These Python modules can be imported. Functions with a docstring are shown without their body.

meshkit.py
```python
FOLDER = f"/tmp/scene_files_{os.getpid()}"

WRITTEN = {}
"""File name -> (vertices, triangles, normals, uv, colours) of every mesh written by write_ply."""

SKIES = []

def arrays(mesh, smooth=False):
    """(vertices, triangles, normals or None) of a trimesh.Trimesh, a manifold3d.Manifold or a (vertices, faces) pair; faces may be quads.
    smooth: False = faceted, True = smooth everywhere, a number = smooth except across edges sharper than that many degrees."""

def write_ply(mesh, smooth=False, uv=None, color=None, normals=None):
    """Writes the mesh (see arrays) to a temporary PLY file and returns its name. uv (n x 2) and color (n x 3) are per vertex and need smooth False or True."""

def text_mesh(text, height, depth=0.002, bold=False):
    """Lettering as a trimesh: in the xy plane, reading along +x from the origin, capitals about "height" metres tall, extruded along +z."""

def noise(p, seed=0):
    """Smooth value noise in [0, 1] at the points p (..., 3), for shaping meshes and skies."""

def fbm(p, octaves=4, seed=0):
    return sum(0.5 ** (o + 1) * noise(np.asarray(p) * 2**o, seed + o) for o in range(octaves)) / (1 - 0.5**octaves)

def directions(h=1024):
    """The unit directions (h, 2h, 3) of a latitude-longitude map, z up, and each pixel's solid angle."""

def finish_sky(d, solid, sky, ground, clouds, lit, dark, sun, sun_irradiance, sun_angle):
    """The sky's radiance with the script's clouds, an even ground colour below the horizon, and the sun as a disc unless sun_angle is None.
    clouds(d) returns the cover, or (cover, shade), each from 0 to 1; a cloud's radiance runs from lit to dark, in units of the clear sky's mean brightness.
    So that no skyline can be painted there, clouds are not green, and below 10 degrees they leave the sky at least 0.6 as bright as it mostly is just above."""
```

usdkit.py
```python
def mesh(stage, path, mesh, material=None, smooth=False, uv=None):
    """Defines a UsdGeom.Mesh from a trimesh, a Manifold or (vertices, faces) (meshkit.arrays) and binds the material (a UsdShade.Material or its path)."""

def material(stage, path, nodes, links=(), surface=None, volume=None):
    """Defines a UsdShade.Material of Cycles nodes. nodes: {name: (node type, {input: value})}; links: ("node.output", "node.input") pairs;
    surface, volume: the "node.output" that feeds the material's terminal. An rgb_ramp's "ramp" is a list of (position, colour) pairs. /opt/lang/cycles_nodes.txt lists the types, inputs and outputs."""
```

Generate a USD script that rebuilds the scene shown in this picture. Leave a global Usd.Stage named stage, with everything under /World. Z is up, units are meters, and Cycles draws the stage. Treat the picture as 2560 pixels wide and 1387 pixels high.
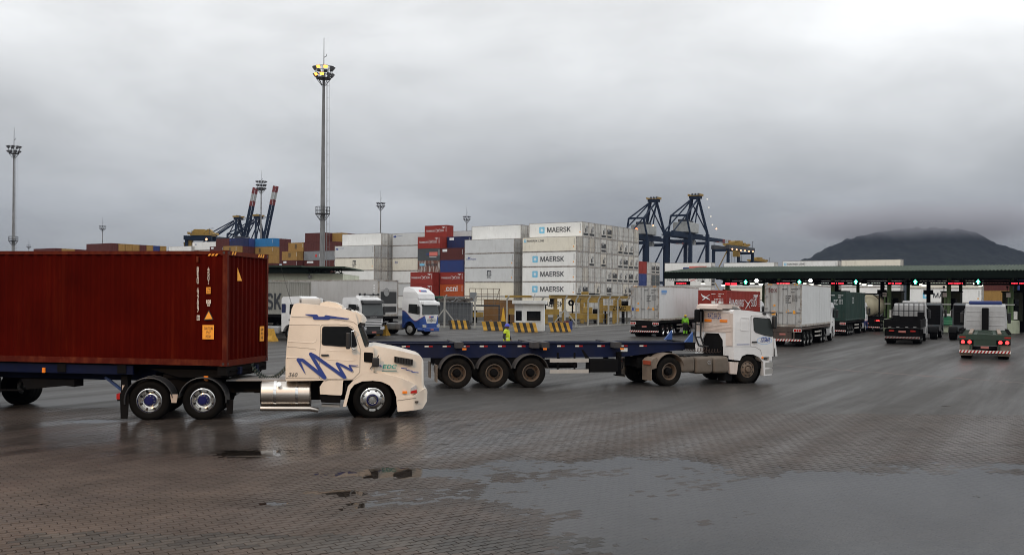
import math, random, functools
import numpy as np, trimesh, shapely, manifold3d, usdkit, meshkit
from shapely.geometry import Polygon, LineString, Point
from shapely import affinity
from manifold3d import Manifold, CrossSection
from pxr import Usd, UsdGeom, UsdLux, UsdShade, Gf, Sdf, Vt

stage = Usd.Stage.CreateInMemory()
UsdGeom.SetStageUpAxis(stage, UsdGeom.Tokens.z)
UsdGeom.SetStageMetersPerUnit(stage, 1.0)
UsdGeom.Xform.Define(stage, '/World')
UsdGeom.Scope.Define(stage, '/World/Looks')
rng = np.random.default_rng(7)

# ------------------------------------------------------------------ camera
F, HORIZON, EYE, ROLL = 2500.0, 746.0, 3.1, math.radians(0.45)
CR, SR = math.cos(ROLL), math.sin(ROLL)
cam = UsdGeom.Camera.Define(stage, '/World/camera')
cam.CreateHorizontalApertureAttr(36.0)
cam.CreateVerticalApertureAttr(36.0 * 1387 / 2560)
cam.CreateFocalLengthAttr(36.0 * F / 2560)
cam.CreateVerticalApertureOffsetAttr((HORIZON - 693.5) / 2560 * 36.0)
cam.CreateClippingRangeAttr(Gf.Vec2f(0.5, 20000))
cam.CreateExposureAttr(0.2)
cam.AddTransformOp().Set(Gf.Matrix4d(CR, 0, SR, 0, -SR, 0, CR, 0, 0, -1, 0, 0, 0, 0, EYE, 1))

def P(px, py, y):
    """the point at distance y ahead of the camera that the photograph shows at (px, py)"""
    u, v = (px - 1280) / F, (HORIZON - py) / F
    return np.array([(u * CR - v * SR) * y, y, EYE + (u * SR + v * CR) * y])

def G(px, py, z=0.0):
    """the point of the ground seen at (px, py)"""
    u, v = (px - 1280) / F, (HORIZON - py) / F
    return P(px, py, (z - EYE) / (u * SR + v * CR))

# ------------------------------------------------------------------ sky and sun (overcast late afternoon)
SUN_EL, SUN_AZ = math.radians(52), math.radians(205)
sky = UsdLux.DomeLight.Define(stage, '/World/sky')
sky.GetPrim().SetCustomDataByKey('kind', 'structure')
skymat = usdkit.material(stage, '/World/Looks/sky_look', {
    'tc': ('texture_coordinate', {}),
    'sep': ('separate_xyz', {}),
    'sky': ('sky_texture', {'sky_type': 'single_scattering', 'sun_disc': False, 'sun_elevation': SUN_EL, 'sun_rotation': SUN_AZ}),
    'zc': ('math', {'math_type': 'maximum', 'value2': 0.0}),
    'za': ('math', {'math_type': 'add', 'value2': 0.22}),
    'dx': ('math', {'math_type': 'divide'}), 'dy': ('math', {'math_type': 'divide'}),
    'cv': ('combine_xyz', {'z': 3.3}), 'dm': ('mapping', {'location': (3.1, 0.4, 1.7), 'scale': (2.6, 2.6, 6.5)}),
    'n1': ('noise_texture', {'scale': 0.85, 'detail': 5.0, 'roughness': 0.48, 'distortion': 0.5}),
    'n2': ('noise_texture', {'scale': 2.6, 'detail': 5.0, 'roughness': 0.55, 'distortion': 0.3}),
    'el': ('rgb_ramp', {'ramp': [(0, (2.15, 2.22, 2.28)), (0.05, (2.8, 2.88, 2.91)), (0.10, (4.0, 4.09, 4.10)), (0.17, (5.5, 5.6, 5.6)), (0.29, (8.3, 8.38, 8.34)), (0.55, (10.4, 10.4, 10.3)), (1, (12.0, 12.0, 12.0))]}),
    'r1': ('map_range', {'clamp': True, 'from_min': 0.30, 'from_max': 0.70, 'to_min': 0.66, 'to_max': 1.19}),
    'r2': ('map_range', {'clamp': True, 'from_min': 0.30, 'from_max': 0.70, 'to_min': 0.92, 'to_max': 1.08}),
    'hx': ('map_range', {'clamp': True, 'from_min': 0.0, 'from_max': 0.42, 'to_min': 0.0, 'to_max': 1.0}),
    'hz': ('map_range', {'clamp': True, 'from_min': 0.0, 'from_max': 0.22, 'to_min': 0.52, 'to_max': 0.0}),
    'hm': ('math', {'math_type': 'multiply'}),
    'hi': ('math', {'math_type': 'subtract', 'value1': 1.0}),
    'm1': ('math', {'math_type': 'multiply'}), 'm2': ('math', {'math_type': 'multiply'}),
    'vm': ('vector_math', {'math_type': 'scale'}),
    'mx': ('mix', {'mix_type': 'mix', 'fac': 0.95}),
    'bg': ('background_shader', {'strength': 0.105})},
    [('tc.generated', 'sep.vector'), ('sep.z', 'zc.value1'), ('zc.value', 'za.value1'), ('sep.x', 'dx.value1'), ('za.value', 'dx.value2'),
     ('sep.y', 'dy.value1'), ('za.value', 'dy.value2'), ('dx.value', 'cv.x'), ('dy.value', 'cv.y'), ('tc.generated', 'dm.vector'), ('dm.vector', 'n1.vector'), ('cv.vector', 'n2.vector'),
     ('zc.value', 'el.fac'), ('n1.fac', 'r1.value'), ('n2.fac', 'r2.value'), ('sep.x', 'hx.value'), ('zc.value', 'hz.value'),
     ('hx.result', 'hm.value1'), ('hz.result', 'hm.value2'), ('hm.value', 'hi.value2'),
     ('r1.result', 'm1.value1'), ('r2.result', 'm1.value2'), ('m1.value', 'm2.value1'), ('hi.value', 'm2.value2'),
     ('el.color', 'vm.vector1'), ('m2.value', 'vm.scale'), ('sky.color', 'mx.color1'), ('vm.vector', 'mx.color2'), ('mx.color', 'bg.color')],
    surface='bg.background')
UsdShade.MaterialBindingAPI.Apply(sky.GetPrim()).Bind(skymat)

sun = UsdLux.DistantLight.Define(stage, '/World/sun')
sun.CreateNormalizeAttr(True); sun.CreateIntensityAttr(0.14); sun.CreateAngleAttr(25.0); sun.CreateColorAttr(Gf.Vec3f(1, 0.97, 0.93))
_to = Gf.Vec3d(math.cos(SUN_EL) * math.sin(SUN_AZ), math.cos(SUN_EL) * math.cos(SUN_AZ), math.sin(SUN_EL))
sun.AddTransformOp().Set(Gf.Matrix4d().SetRotate(Gf.Rotation(Gf.Vec3d(0, 0, 1), _to)))

# unseen sodium lamp, out of view at left, placed to light the near truck
UNSEEN_LAMP_AT = (-11.5, 9.0, 10.6)
lamp = UsdLux.SphereLight.Define(stage, '/World/yard_lamp')
lamp.CreateRadiusAttr(0.3); lamp.CreateNormalizeAttr(True); lamp.CreateIntensityAttr(1700.0); lamp.CreateColorAttr(Gf.Vec3f(1.0, 0.56, 0.24))
lamp.AddTranslateOp().Set(Gf.Vec3d(*UNSEEN_LAMP_AT))

# ------------------------------------------------------------------ mesh helpers
class B:
    """collects shapes that become one mesh"""
    def __init__(s): s.v, s.f, s.n, s.k = [], [], 0, []
    def add(s, v, f):
        v, f = np.asarray(v, float), np.asarray(f, int)
        if len(f) and f.shape[1] == 4: f = np.vstack([f[:, [0, 1, 2]], f[:, [0, 2, 3]]])
        s.v.append(v); s.f.append(f + s.n); s.n += len(v); s.k.append((v, f)); return s
    def mesh(s, m):
        if hasattr(m, 'to_mesh'):
            q = m.to_mesh(); return s.add(q.vert_properties[:, :3], q.tri_verts)
        return s.add(m.vertices, m.faces)
    def bx(s, x0, x1, y0, y1, z0, z1):
        v = [[x, y, z] for z in (z0, z1) for x, y in ((x0, y0), (x1, y0), (x1, y1), (x0, y1))]
        return s.add(v, [[0, 3, 2, 1], [4, 5, 6, 7], [0, 1, 5, 4], [1, 2, 6, 5], [2, 3, 7, 6], [3, 0, 4, 7]])
    def bar(s, p, q, w, h=None, up=(0, 0, 1)):
        p, q = np.array(p, float), np.array(q, float); h = h or w
        d = (q - p) / np.linalg.norm(q - p); up = np.array(up, float)
        if abs(d @ up) > 0.98: up = np.array([1.0, 0, 0])
        a = np.cross(up, d); a /= np.linalg.norm(a); c = np.cross(d, a)
        o = [a * i * w / 2 + c * j * h / 2 for i, j in ((-1, -1), (1, -1), (1, 1), (-1, 1))]
        return s.add([p + x for x in o] + [q + x for x in o], [[0, 3, 2, 1], [4, 5, 6, 7], [0, 1, 5, 4], [1, 2, 6, 5], [2, 3, 7, 6], [3, 0, 4, 7]])
    def tube(s, pts, r, n=8, r2=None, caps=True):
        pts = [np.array(p, float) for p in pts]; m = len(pts); V = []
        t0 = pts[1] - pts[0]; up = np.array([0, 0, 1.0])
        if abs(t0[2]) > 0.9 * np.linalg.norm(t0): up = np.array([1.0, 0, 0])
        for i, p in enumerate(pts):
            t = pts[min(i + 1, m - 1)] - pts[max(i - 1, 0)]; t = t / (np.linalg.norm(t) + 1e-12)
            a = np.cross(up, t); a /= (np.linalg.norm(a) + 1e-12); c = np.cross(t, a); up = c
            rr = r if r2 is None else r + (r2 - r) * i / (m - 1)
            V += [p + rr * (math.cos(k * 2 * math.pi / n) * a + math.sin(k * 2 * math.pi / n) * c) for k in range(n)]
        Fc = [[i * n + k, i * n + (k + 1) % n, (i + 1) * n + (k + 1) % n, (i + 1) * n + k] for i in range(m - 1) for k in range(n)]
        e = (m - 1) * n
        Fc = [t for q in Fc for t in ([q[0], q[1], q[2]], [q[0], q[2], q[3]])]
        if caps: Fc += [[0, k + 1, k] for k in range(1, n - 1)] + [[e, e + k, e + k + 1] for k in range(1, n - 1)]
        return s.add(V, Fc)
    def prism(s, poly, axis, a, b):
        """poly in the plane across axis ('y': (x, z), 'z': (x, y), 'x': (y, z)), from a to b along it"""
        g = poly if hasattr(poly, 'geom_type') else Polygon(poly)
        for q in getattr(g, 'geoms', [g]):
            if q.is_empty or q.area < 1e-7: continue
            m = trimesh.creation.extrude_polygon(q, abs(b - a), engine='earcut'); v = m.vertices + [0, 0, min(a, b)]; f = m.faces
            if axis == 'y': v = v[:, [0, 2, 1]]; f = f[:, ::-1]
            if axis == 'x': v = v[:, [2, 0, 1]]
            s.add(v, f)
        return s
    def lathe(s, prof, n=24, axis='y', at=(0, 0, 0)):
        """prof: (radius, along) pairs turned about the axis"""
        m = len(prof); V = []
        for k in range(n):
            c, d = math.cos(2 * math.pi * k / n), math.sin(2 * math.pi * k / n)
            for r, h in prof:
                V.append({'y': (r * c, h, r * d), 'z': (r * c, r * d, h), 'x': (h, r * c, r * d)}[axis])
        Fc = [[k * m + i, ((k + 1) % n) * m + i, ((k + 1) % n) * m + i + 1, k * m + i + 1] for k in range(n) for i in range(m - 1)]
        if axis != 'z': Fc = [q[::-1] for q in Fc]
        if axis == 'x': Fc = [q[::-1] for q in Fc]
        return s.add(np.array(V) + np.array(at, float), Fc)
    def move(s, d=(0, 0, 0), rotz=0.0, scale=1.0):
        c, n = math.cos(rotz), math.sin(rotz); R = np.array([[c, -n, 0], [n, c, 0], [0, 0, 1]])
        s.v = [v * scale @ R.T + np.array(d, float) for v in s.v]; s.k = [(a, k[1]) for a, k in zip(s.v, s.k)]; return s
    def apart(s, gap=0.012):
        """the groups of shapes that touch one another"""
        n = len(s.k); lo = np.array([v.min(0) for v, f in s.k]) - gap; hi = np.array([v.max(0) for v, f in s.k]) + gap
        lab = np.arange(n)
        for i in range(n):
            t = ((lo[i] <= hi) & (hi[i] >= lo)).all(1)
            a = lab[t].min()
            for l in set(lab[t]): lab[lab == l] = a
        out = []
        for l in sorted(set(lab)):
            b = B()
            for i in np.nonzero(lab == l)[0]: b.add(*s.k[i])
            out.append(b)
        return out
    def join(s, o):
        v, f = o.arrays(); return s.add(v, f)
    def arrays(s): return np.vstack(s.v), np.vstack(s.f)

def rounded(pts, r, seg=4):
    g = Polygon(pts).buffer(-r, quad_segs=seg).buffer(r, quad_segs=seg) if r else Polygon(pts)
    return g
def extr(g, axis, a, b):
    b_ = B().prism(g, axis, a, b); v, f = b_.arrays()
    t = trimesh.Trimesh(v, f, process=True); t.merge_vertices()
    if t.volume < 0: t.invert()
    return Manifold(manifold3d.Mesh(np.asarray(t.vertices, np.float32), np.asarray(t.faces, np.uint32)))
def body3(side, top=None, front=None, lim=20):
    """solid with the given side (x, z), top (x, y) and front (y, z) outlines"""
    m = extr(side, 'y', -lim, lim)
    if top is not None: m = m ^ extr(top, 'z', -lim, lim)
    if front is not None: m = m ^ extr(front, 'x', -lim, lim)
    return m
def rbox(x0, x1, y0, y1, z0, z1, r=0.03, n=8):
    s = [Manifold.sphere(r, n).translate([x, y, z]) for x in (x0 + r, x1 - r) for y in (y0 + r, y1 - r) for z in (z0 + r, z1 - r)]
    return Manifold.batch_hull(s)
def ngon(c, r, n=12, a0=0.0): return [(c[0] + r * math.cos(a0 + 2 * math.pi * k / n), c[1] + r * math.sin(a0 + 2 * math.pi * k / n)) for k in range(n)]
@functools.lru_cache(None)
def text_arrays(t, h, bold): m = meshkit.text_mesh(t, h, 0.004, bold); return np.array(m.vertices), np.array(m.faces)
def text(b, t, h, origin, right, up, bold=True, width=None, center=False, slant=0.0):
    """lettering whose baseline starts at origin, reading along right"""
    v, f = text_arrays(t, float(h), bold); v = v.copy(); w = v[:, 0].max()
    sx = (width / w) if width else 1.0; v[:, 0] *= sx; v[:, 0] += slant * v[:, 1]
    if center: v[:, 0] -= w * sx / 2
    r, u = np.array(right, float), np.array(up, float); n = np.cross(r, u)
    return b.add(np.array(origin, float) + v[:, :1] * r + v[:, 1:2] * u + v[:, 2:] * n, f)

JOINED = {'lettering', 'text', 'line', 'decal', 'marks', 'stripes', 'castings', 'rods', 'handles', 'lines'}
_used = {}
def numbered(parent, name):
    k = (parent, name); _used[k] = _used.get(k, -1) + 1
    return name if _used[k] == 0 else f'{name}_{_used[k]:03d}'
def tag(prim, label=None, cat=None, group=None, kind=None):
    for k, v in (('label', label), ('category', cat), ('group', group), ('kind', kind)):
        if v: prim.SetCustomDataByKey(k, v)
    return prim
def thing(name, label=None, cat=None, loc=(0, 0, 0), rot=0.0, group=None, kind=None):
    x = UsdGeom.Xform.Define(stage, '/World/' + numbered('', name))
    x.AddTranslateOp().Set(Gf.Vec3d(*map(float, loc))); x.AddRotateZOp().Set(float(rot))
    return tag(x.GetPrim(), label, cat, group, kind)
def obj(name, b, mat, parent=None, smooth=False, label=None, kind=None):
    """one mesh of the scene: a part of parent, or top-level"""
    base = str(parent.GetPath()) if parent else '/World'
    if hasattr(b, 'decompose'):
        d = b.decompose()
        if len(d) > 1 and parent: return [obj(name, x, mat, parent, smooth, label) for x in d][0]
    if isinstance(b, B) and parent and not kind and len(b.k) > 1 and not JOINED & set(name.split('_')):
        d = b.apart()
        if 1 < len(d) <= 12: return [obj(name, x, mat, parent, smooth, label, 'part') for x in d][0]
        if len(d) > 12: kind = 'stuff'
    if kind == 'part': kind = None
    m = usdkit.mesh(stage, base + '/' + numbered(base, name), b if hasattr(b, 'to_mesh') or isinstance(b, tuple) else (b.arrays()), mat, smooth)
    return tag(m.GetPrim(), label, kind=kind)
def dup(src, label, loc, rot=0.0, group=None):
    d = src.GetCustomData()
    t = thing(''.join(c for c in src.GetName()).rstrip('0123456789').rstrip('_'), label or d.get('label'), d.get('category'), loc, rot, group or d.get('group'))
    t.GetReferences().AddInternalReference(src.GetPath()); t.SetInstanceable(True)
    return t

# ------------------------------------------------------------------ materials
def mat(name, nodes, links, surface='p.BSDF', volume=None): return usdkit.material(stage, '/World/Looks/' + name, nodes, links, surface=surface, volume=volume)
_m = {}
def plain(name, col, rough=0.5, metallic=0.0, emit=0.0, coat=0.0, spec=0.5):
    if name not in _m:
        d = {'base_color': col, 'roughness': rough, 'metallic': metallic, 'specular_ior_level': spec}
        if emit: d.update(emission_color=col, emission_strength=emit)
        if coat: d.update(coat_weight=coat, coat_roughness=0.08)
        _m[name] = mat(name, {'p': ('principled_bsdf', d)}, [])
    return _m[name]
def paint(name, col, rough=0.45, dirt=0.35, dirtcol=(0.16, 0.12, 0.085), metallic=0.0, coat=0.0, sx=1.2, sz=0.18, lo=0.45, hi=0.8, bump=0.0, spec=0.35, var=0.18):
    """paint with vertical streaks and blotches of dirt or rust"""
    if name not in _m:
        n = {'g': ('geometry', {}), 'mp': ('mapping', {'scale': (sx, sx, sz)}), 'n': ('noise_texture', {'scale': 1.6, 'detail': 8.0, 'roughness': 0.65}),
             'n2': ('noise_texture', {'scale': 0.55, 'detail': 5.0, 'roughness': 0.6}),
             'r': ('map_range', {'clamp': True, 'from_min': lo, 'from_max': hi, 'to_min': 0.0, 'to_max': dirt}),
             'r2': ('map_range', {'from_min': 0.3, 'from_max': 0.7, 'to_min': 1 - var, 'to_max': 1 + var * .65}),
             'mx': ('mix', {'color1': col, 'color2': dirtcol}), 'sc': ('vector_math', {'math_type': 'scale'}),
             'rr': ('map_range', {'clamp': True, 'from_min': 0.3, 'from_max': 0.8, 'to_min': rough * 0.8, 'to_max': min(1, rough * 1.5)}),
             'p': ('principled_bsdf', {'metallic': metallic, 'specular_ior_level': spec, **({'coat_weight': coat, 'coat_roughness': 0.1} if coat else {})})}
        l = [('g.position', 'mp.vector'), ('mp.vector', 'n.vector'), ('g.position', 'n2.vector'), ('n.fac', 'r.value'), ('r.result', 'mx.fac'), ('n2.fac', 'r2.value'),
             ('mx.color', 'sc.vector1'), ('r2.result', 'sc.scale'), ('sc.vector', 'p.base_color'), ('n.fac', 'rr.value'), ('rr.result', 'p.roughness')]
        if bump:
            n['b'] = ('bump', {'strength': bump, 'distance': 0.02}); l += [('n.fac', 'b.height'), ('b.normal', 'p.normal')]
        _m[name] = mat(name, n, l)
    return _m[name]
RUST = (0.13, 0.05, 0.022)
rubber = paint('rubber', (0.0045, 0.0045, 0.0045), 0.7, 0.4, (0.012, 0.011, 0.010), spec=.06)
dusty_rubber = paint('dusty_rubber', (0.009, 0.0085, 0.008), 0.85, 0.7, (0.028, 0.023, 0.018), sx=2, sz=2, spec=.06)
black = plain('black_plastic', (0.012, 0.012, 0.013), 0.45)
dull_black = paint('dull_black', (0.005, 0.005, 0.0055), 0.7, 0.5, (0.014, 0.0125, 0.011), spec=.07)
chrome = plain('chrome', (0.75, 0.74, 0.72), 0.12, 1.0)
steel = paint('brushed_steel', (0.62, 0.58, 0.53), 0.28, 0.2, metallic=1.0, sx=0.4, sz=6)
grey_steel = paint('grey_steel', (0.30, 0.30, 0.30), 0.5, 0.5, metallic=0.3)
glass = plain('dark_glass', (0.004, 0.0045, 0.005), 0.05, 0, spec=0.4)
mirror_glass = plain('mirror_glass', (0.5, 0.5, 0.5), 0.05, 1.0)
tinted = plain('tinted_glass', (0.03, 0.036, 0.036), 0.06, 0, spec=0.7)
orange_lens = plain('orange_lens', (0.8, 0.22, 0.02), 0.25)
red_lens = plain('red_lens', (0.35, 0.012, 0.01), 0.2)
clear_lens = plain('clear_lens', (0.55, 0.56, 0.58), 0.08, 0.4)
yellow = paint('yellow_marking', (0.75, 0.42, 0.03), 0.5, 0.3)
white_mark = plain('white_marking', (0.68, 0.66, 0.62), 0.6)
black_mark = plain('black_marking', (0.015, 0.015, 0.017), 0.5)
blue_mark = plain('blue_marking', (0.02, 0.045, 0.22), 0.4)
# ------------------------------------------------------------------ ground, pavers, puddles
PAVE_ROT = math.radians(38)
def ground_nodes(pavers):
    n = {'g': ('geometry', {}), 'mp': ('mapping', {'rotation': (0, 0, math.radians(-38)), 'scale': (1, 1, 1)}),
         'big': ('noise_texture', {'scale': 0.16, 'detail': 6.0, 'roughness': 0.6}),
         'mid': ('noise_texture', {'scale': 1.1, 'detail': 5.0, 'roughness': 0.65}),
         'fine': ('noise_texture', {'scale': 26.0, 'detail': 4.0, 'roughness': 0.7}),
         'srot': ('vector_rotate', {'rotate_type': 'z_axis', 'angle': math.radians(-60)}), 'smp': ('mapping', {'scale': (0.05, 0.75, 1)}), 'streak': ('noise_texture', {'scale': 0.9, 'detail': 6.0, 'roughness': 0.6, 'distortion': 0.25}),
         'base': ('rgb_ramp', {'ramp': [(0.30, (0.024, 0.0225, 0.0205)), (0.50, (0.034, 0.032, 0.030)), (0.70, (0.046, 0.043, 0.040))]}),
         'red': ('map_range', {'clamp': True, 'from_min': 0.60, 'from_max': 0.70, 'to_min': 0.0, 'to_max': 0.16}),
         'mred': ('mix', {'color2': (0.060, 0.030, 0.024)}),
         's1': ('map_range', {'clamp': True, 'from_min': 0.40, 'from_max': 0.66, 'to_min': 0.80, 'to_max': 1.12}), 'sc1': ('vector_math', {'math_type': 'scale'}),
         's2': ('map_range', {'clamp': True, 'from_min': 0.25, 'from_max': 0.75, 'to_min': 0.82, 'to_max': 1.18}), 'sc2': ('vector_math', {'math_type': 'scale'}),
         'rg': ('map_range', {'clamp': True, 'from_min': 0.36, 'from_max': 0.62, 'to_min': 0.34, 'to_max': 0.56}),
         'bp': ('bump', {'strength': 0.35, 'distance': 0.004}), 'sz': ('separate_xyz', {}), 'wet': ('map_range', {'clamp': True, 'from_min': -0.001, 'from_max': 0.0105, 'to_min': 0.8, 'to_max': 1.0}), 'rm': ('math', {'math_type': 'multiply'}), 'sp': ('map_range', {'clamp': True, 'from_min': 0.8, 'from_max': 1.0, 'to_min': 0.04, 'to_max': 0.09}), 'wd': ('map_range', {'clamp': True, 'from_min': 0.8, 'from_max': 0.98, 'to_min': 0.5, 'to_max': 1.0}), 'sc4': ('vector_math', {'math_type': 'scale'}), 'p': ('principled_bsdf', {'specular_ior_level': 0.09})}
    l = [('g.position', 'mp.vector'), ('g.position', 'big.vector'), ('g.position', 'mid.vector'), ('g.position', 'fine.vector'), ('g.position', 'srot.vector'), ('srot.vector', 'smp.vector'), ('smp.vector', 'streak.vector'),
         ('mid.fac', 'base.fac'), ('big.fac', 'red.value'), ('red.result', 'mred.fac'), ('base.color', 'mred.color1'),
         ('streak.fac', 's1.value'), ('mred.color', 'sc1.vector1'), ('s1.result', 'sc1.scale'), ('fine.fac', 's2.value'), ('sc1.vector', 'sc2.vector1'), ('s2.result', 'sc2.scale'),
         ('streak.fac', 'rg.value'), ('rg.result', 'p.roughness'), ('fine.fac', 'bp.height'), ('bp.normal', 'p.normal')]
    n.update({'wz0': ('vector_math', {'math_type': 'subtract', 'vector2': (-6.5, 22.6, 0)}), 'wz1': ('vector_math', {'math_type': 'multiply', 'vector2': (1 / 11.0, 1 / 4.2, 0)}), 'wn': ('vector_math', {'math_type': 'length'}), 'wj': ('map_range', {'from_min': 0.3, 'from_max': 0.7, 'to_min': -0.35, 'to_max': 0.35}), 'wa': ('math', {'math_type': 'add'}), 'wk': ('map_range', {'clamp': True, 'from_min': 0.55, 'from_max': 1.0, 'to_min': 0.42, 'to_max': 1.0}), 'sc3': ('vector_math', {'math_type': 'scale'}), 'rz': ('math', {'math_type': 'multiply'})})  # wet ground by the near truck; its dark reflection is partly in the colour
    l += [('g.position', 'wz0.vector1'), ('wz0.vector', 'wz1.vector1'), ('wz1.vector', 'wn.vector1'), ('streak.fac', 'wj.value'), ('wn.value', 'wa.value1'), ('wj.result', 'wa.value2'), ('wa.value', 'wk.value'), ('sc2.vector', 'sc3.vector1'), ('wk.result', 'sc3.scale')]
    if pavers:
        l = [x for x in l if x != ('rg.result', 'p.roughness')] + [('g.position', 'sz.vector'), ('sz.z', 'wet.value'), ('wet.result', 'rm.value1'), ('rg.result', 'rz.value1'), ('wk.result', 'rz.value2'), ('rz.value', 'rm.value2'), ('rm.value', 'p.roughness'), ('wet.result', 'sp.value'), ('sp.result', 'p.specular_ior_level')]
        n.update({'oi': ('object_info', {}), 'ad': ('math', {'math_type': 'add'}), 'fr': ('math', {'math_type': 'fraction'}),
                  'tone': ('rgb_ramp', {'ramp': [(0, (0.66, 0.66, 0.66)), (0.45, (1.0, 1.0, 0.99)), (0.8, (1.2, 1.19, 1.17)), (0.93, (1.22, 1.19, 1.15)), (0.97, (1.22, 1.05, 0.98)), (1, (1.22, 1.05, 0.98))]}), 'mt': ('mix', {'mix_type': 'multiply', 'fac': 1.0})})
        l += [('g.random_per_island', 'ad.value1'), ('oi.random', 'ad.value2'), ('ad.value', 'fr.value1'), ('fr.value', 'tone.fac'), ('sc3.vector', 'sc4.vector1'), ('wet.result', 'wd.value'), ('wd.result', 'sc4.scale'), ('sc4.vector', 'mt.color1'), ('tone.color', 'mt.color2'), ('mt.color', 'p.base_color')]
    else:
        n.update({'bk': ('brick_texture', {'scale': 1.0, 'brick_width': 0.24, 'row_height': 0.12, 'mortar_size': 0.010, 'mortar_smooth': 0.3, 'color1': (1.06, 1.04, 1.02), 'color2': (0.84, 0.83, 0.82), 'mortar': (0.45, 0.44, 0.43)}),
                  'mt': ('mix', {'mix_type': 'multiply', 'fac': 0.85}), 'b2': ('bump', {'strength': 0.5, 'distance': 0.006})})
        l = [x for x in l if x[1] != 'p.normal'] + [('mp.vector', 'bk.vector'), ('sc3.vector', 'mt.color1'), ('bk.color', 'mt.color2'), ('mt.color', 'p.base_color'), ('bk.fac', 'b2.height'), ('bp.normal', 'b2.normal'), ('b2.normal', 'p.normal')]
        n['b2'][1]['invert'] = True
    if not pavers:
        l = [x for x in l if x != ('rg.result', 'p.roughness')] + [('rg.result', 'rz.value1'), ('wk.result', 'rz.value2'), ('rz.value', 'p.roughness')]
        for k in ('sz', 'wet', 'rm', 'sp', 'wd', 'sc4'): n.pop(k)
    return n, l
paver_mat = mat('concrete_paver', *ground_nodes(True))
ground_mat = mat('paved_ground', *ground_nodes(False))
bed_mat = plain('joint_sand', (0.012, 0.0105, 0.009), 0.95, spec=.05)
water_mat = mat('rain_water', {'fr': ('fresnel', {'IOR': 1.27}), 't': ('transparent_bsdf', {'color': (0.85, 0.85, 0.84)}), 'gl': ('glossy_bsdf', {'color': (0.64, 0.64, 0.65), 'roughness': 0.02}),
    'g': ('geometry', {}), 'n': ('noise_texture', {'scale': 1.6, 'detail': 3.0}), 'b': ('bump', {'strength': 0.05, 'distance': 0.004}), 'm': ('mix_closure', {})},
    [('g.position', 'n.vector'), ('n.fac', 'b.height'), ('b.normal', 'gl.normal'), ('fr.fac', 'm.fac'), ('t.BSDF', 'm.closure1'), ('gl.BSDF', 'm.closure2')], surface='m.closure')

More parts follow.
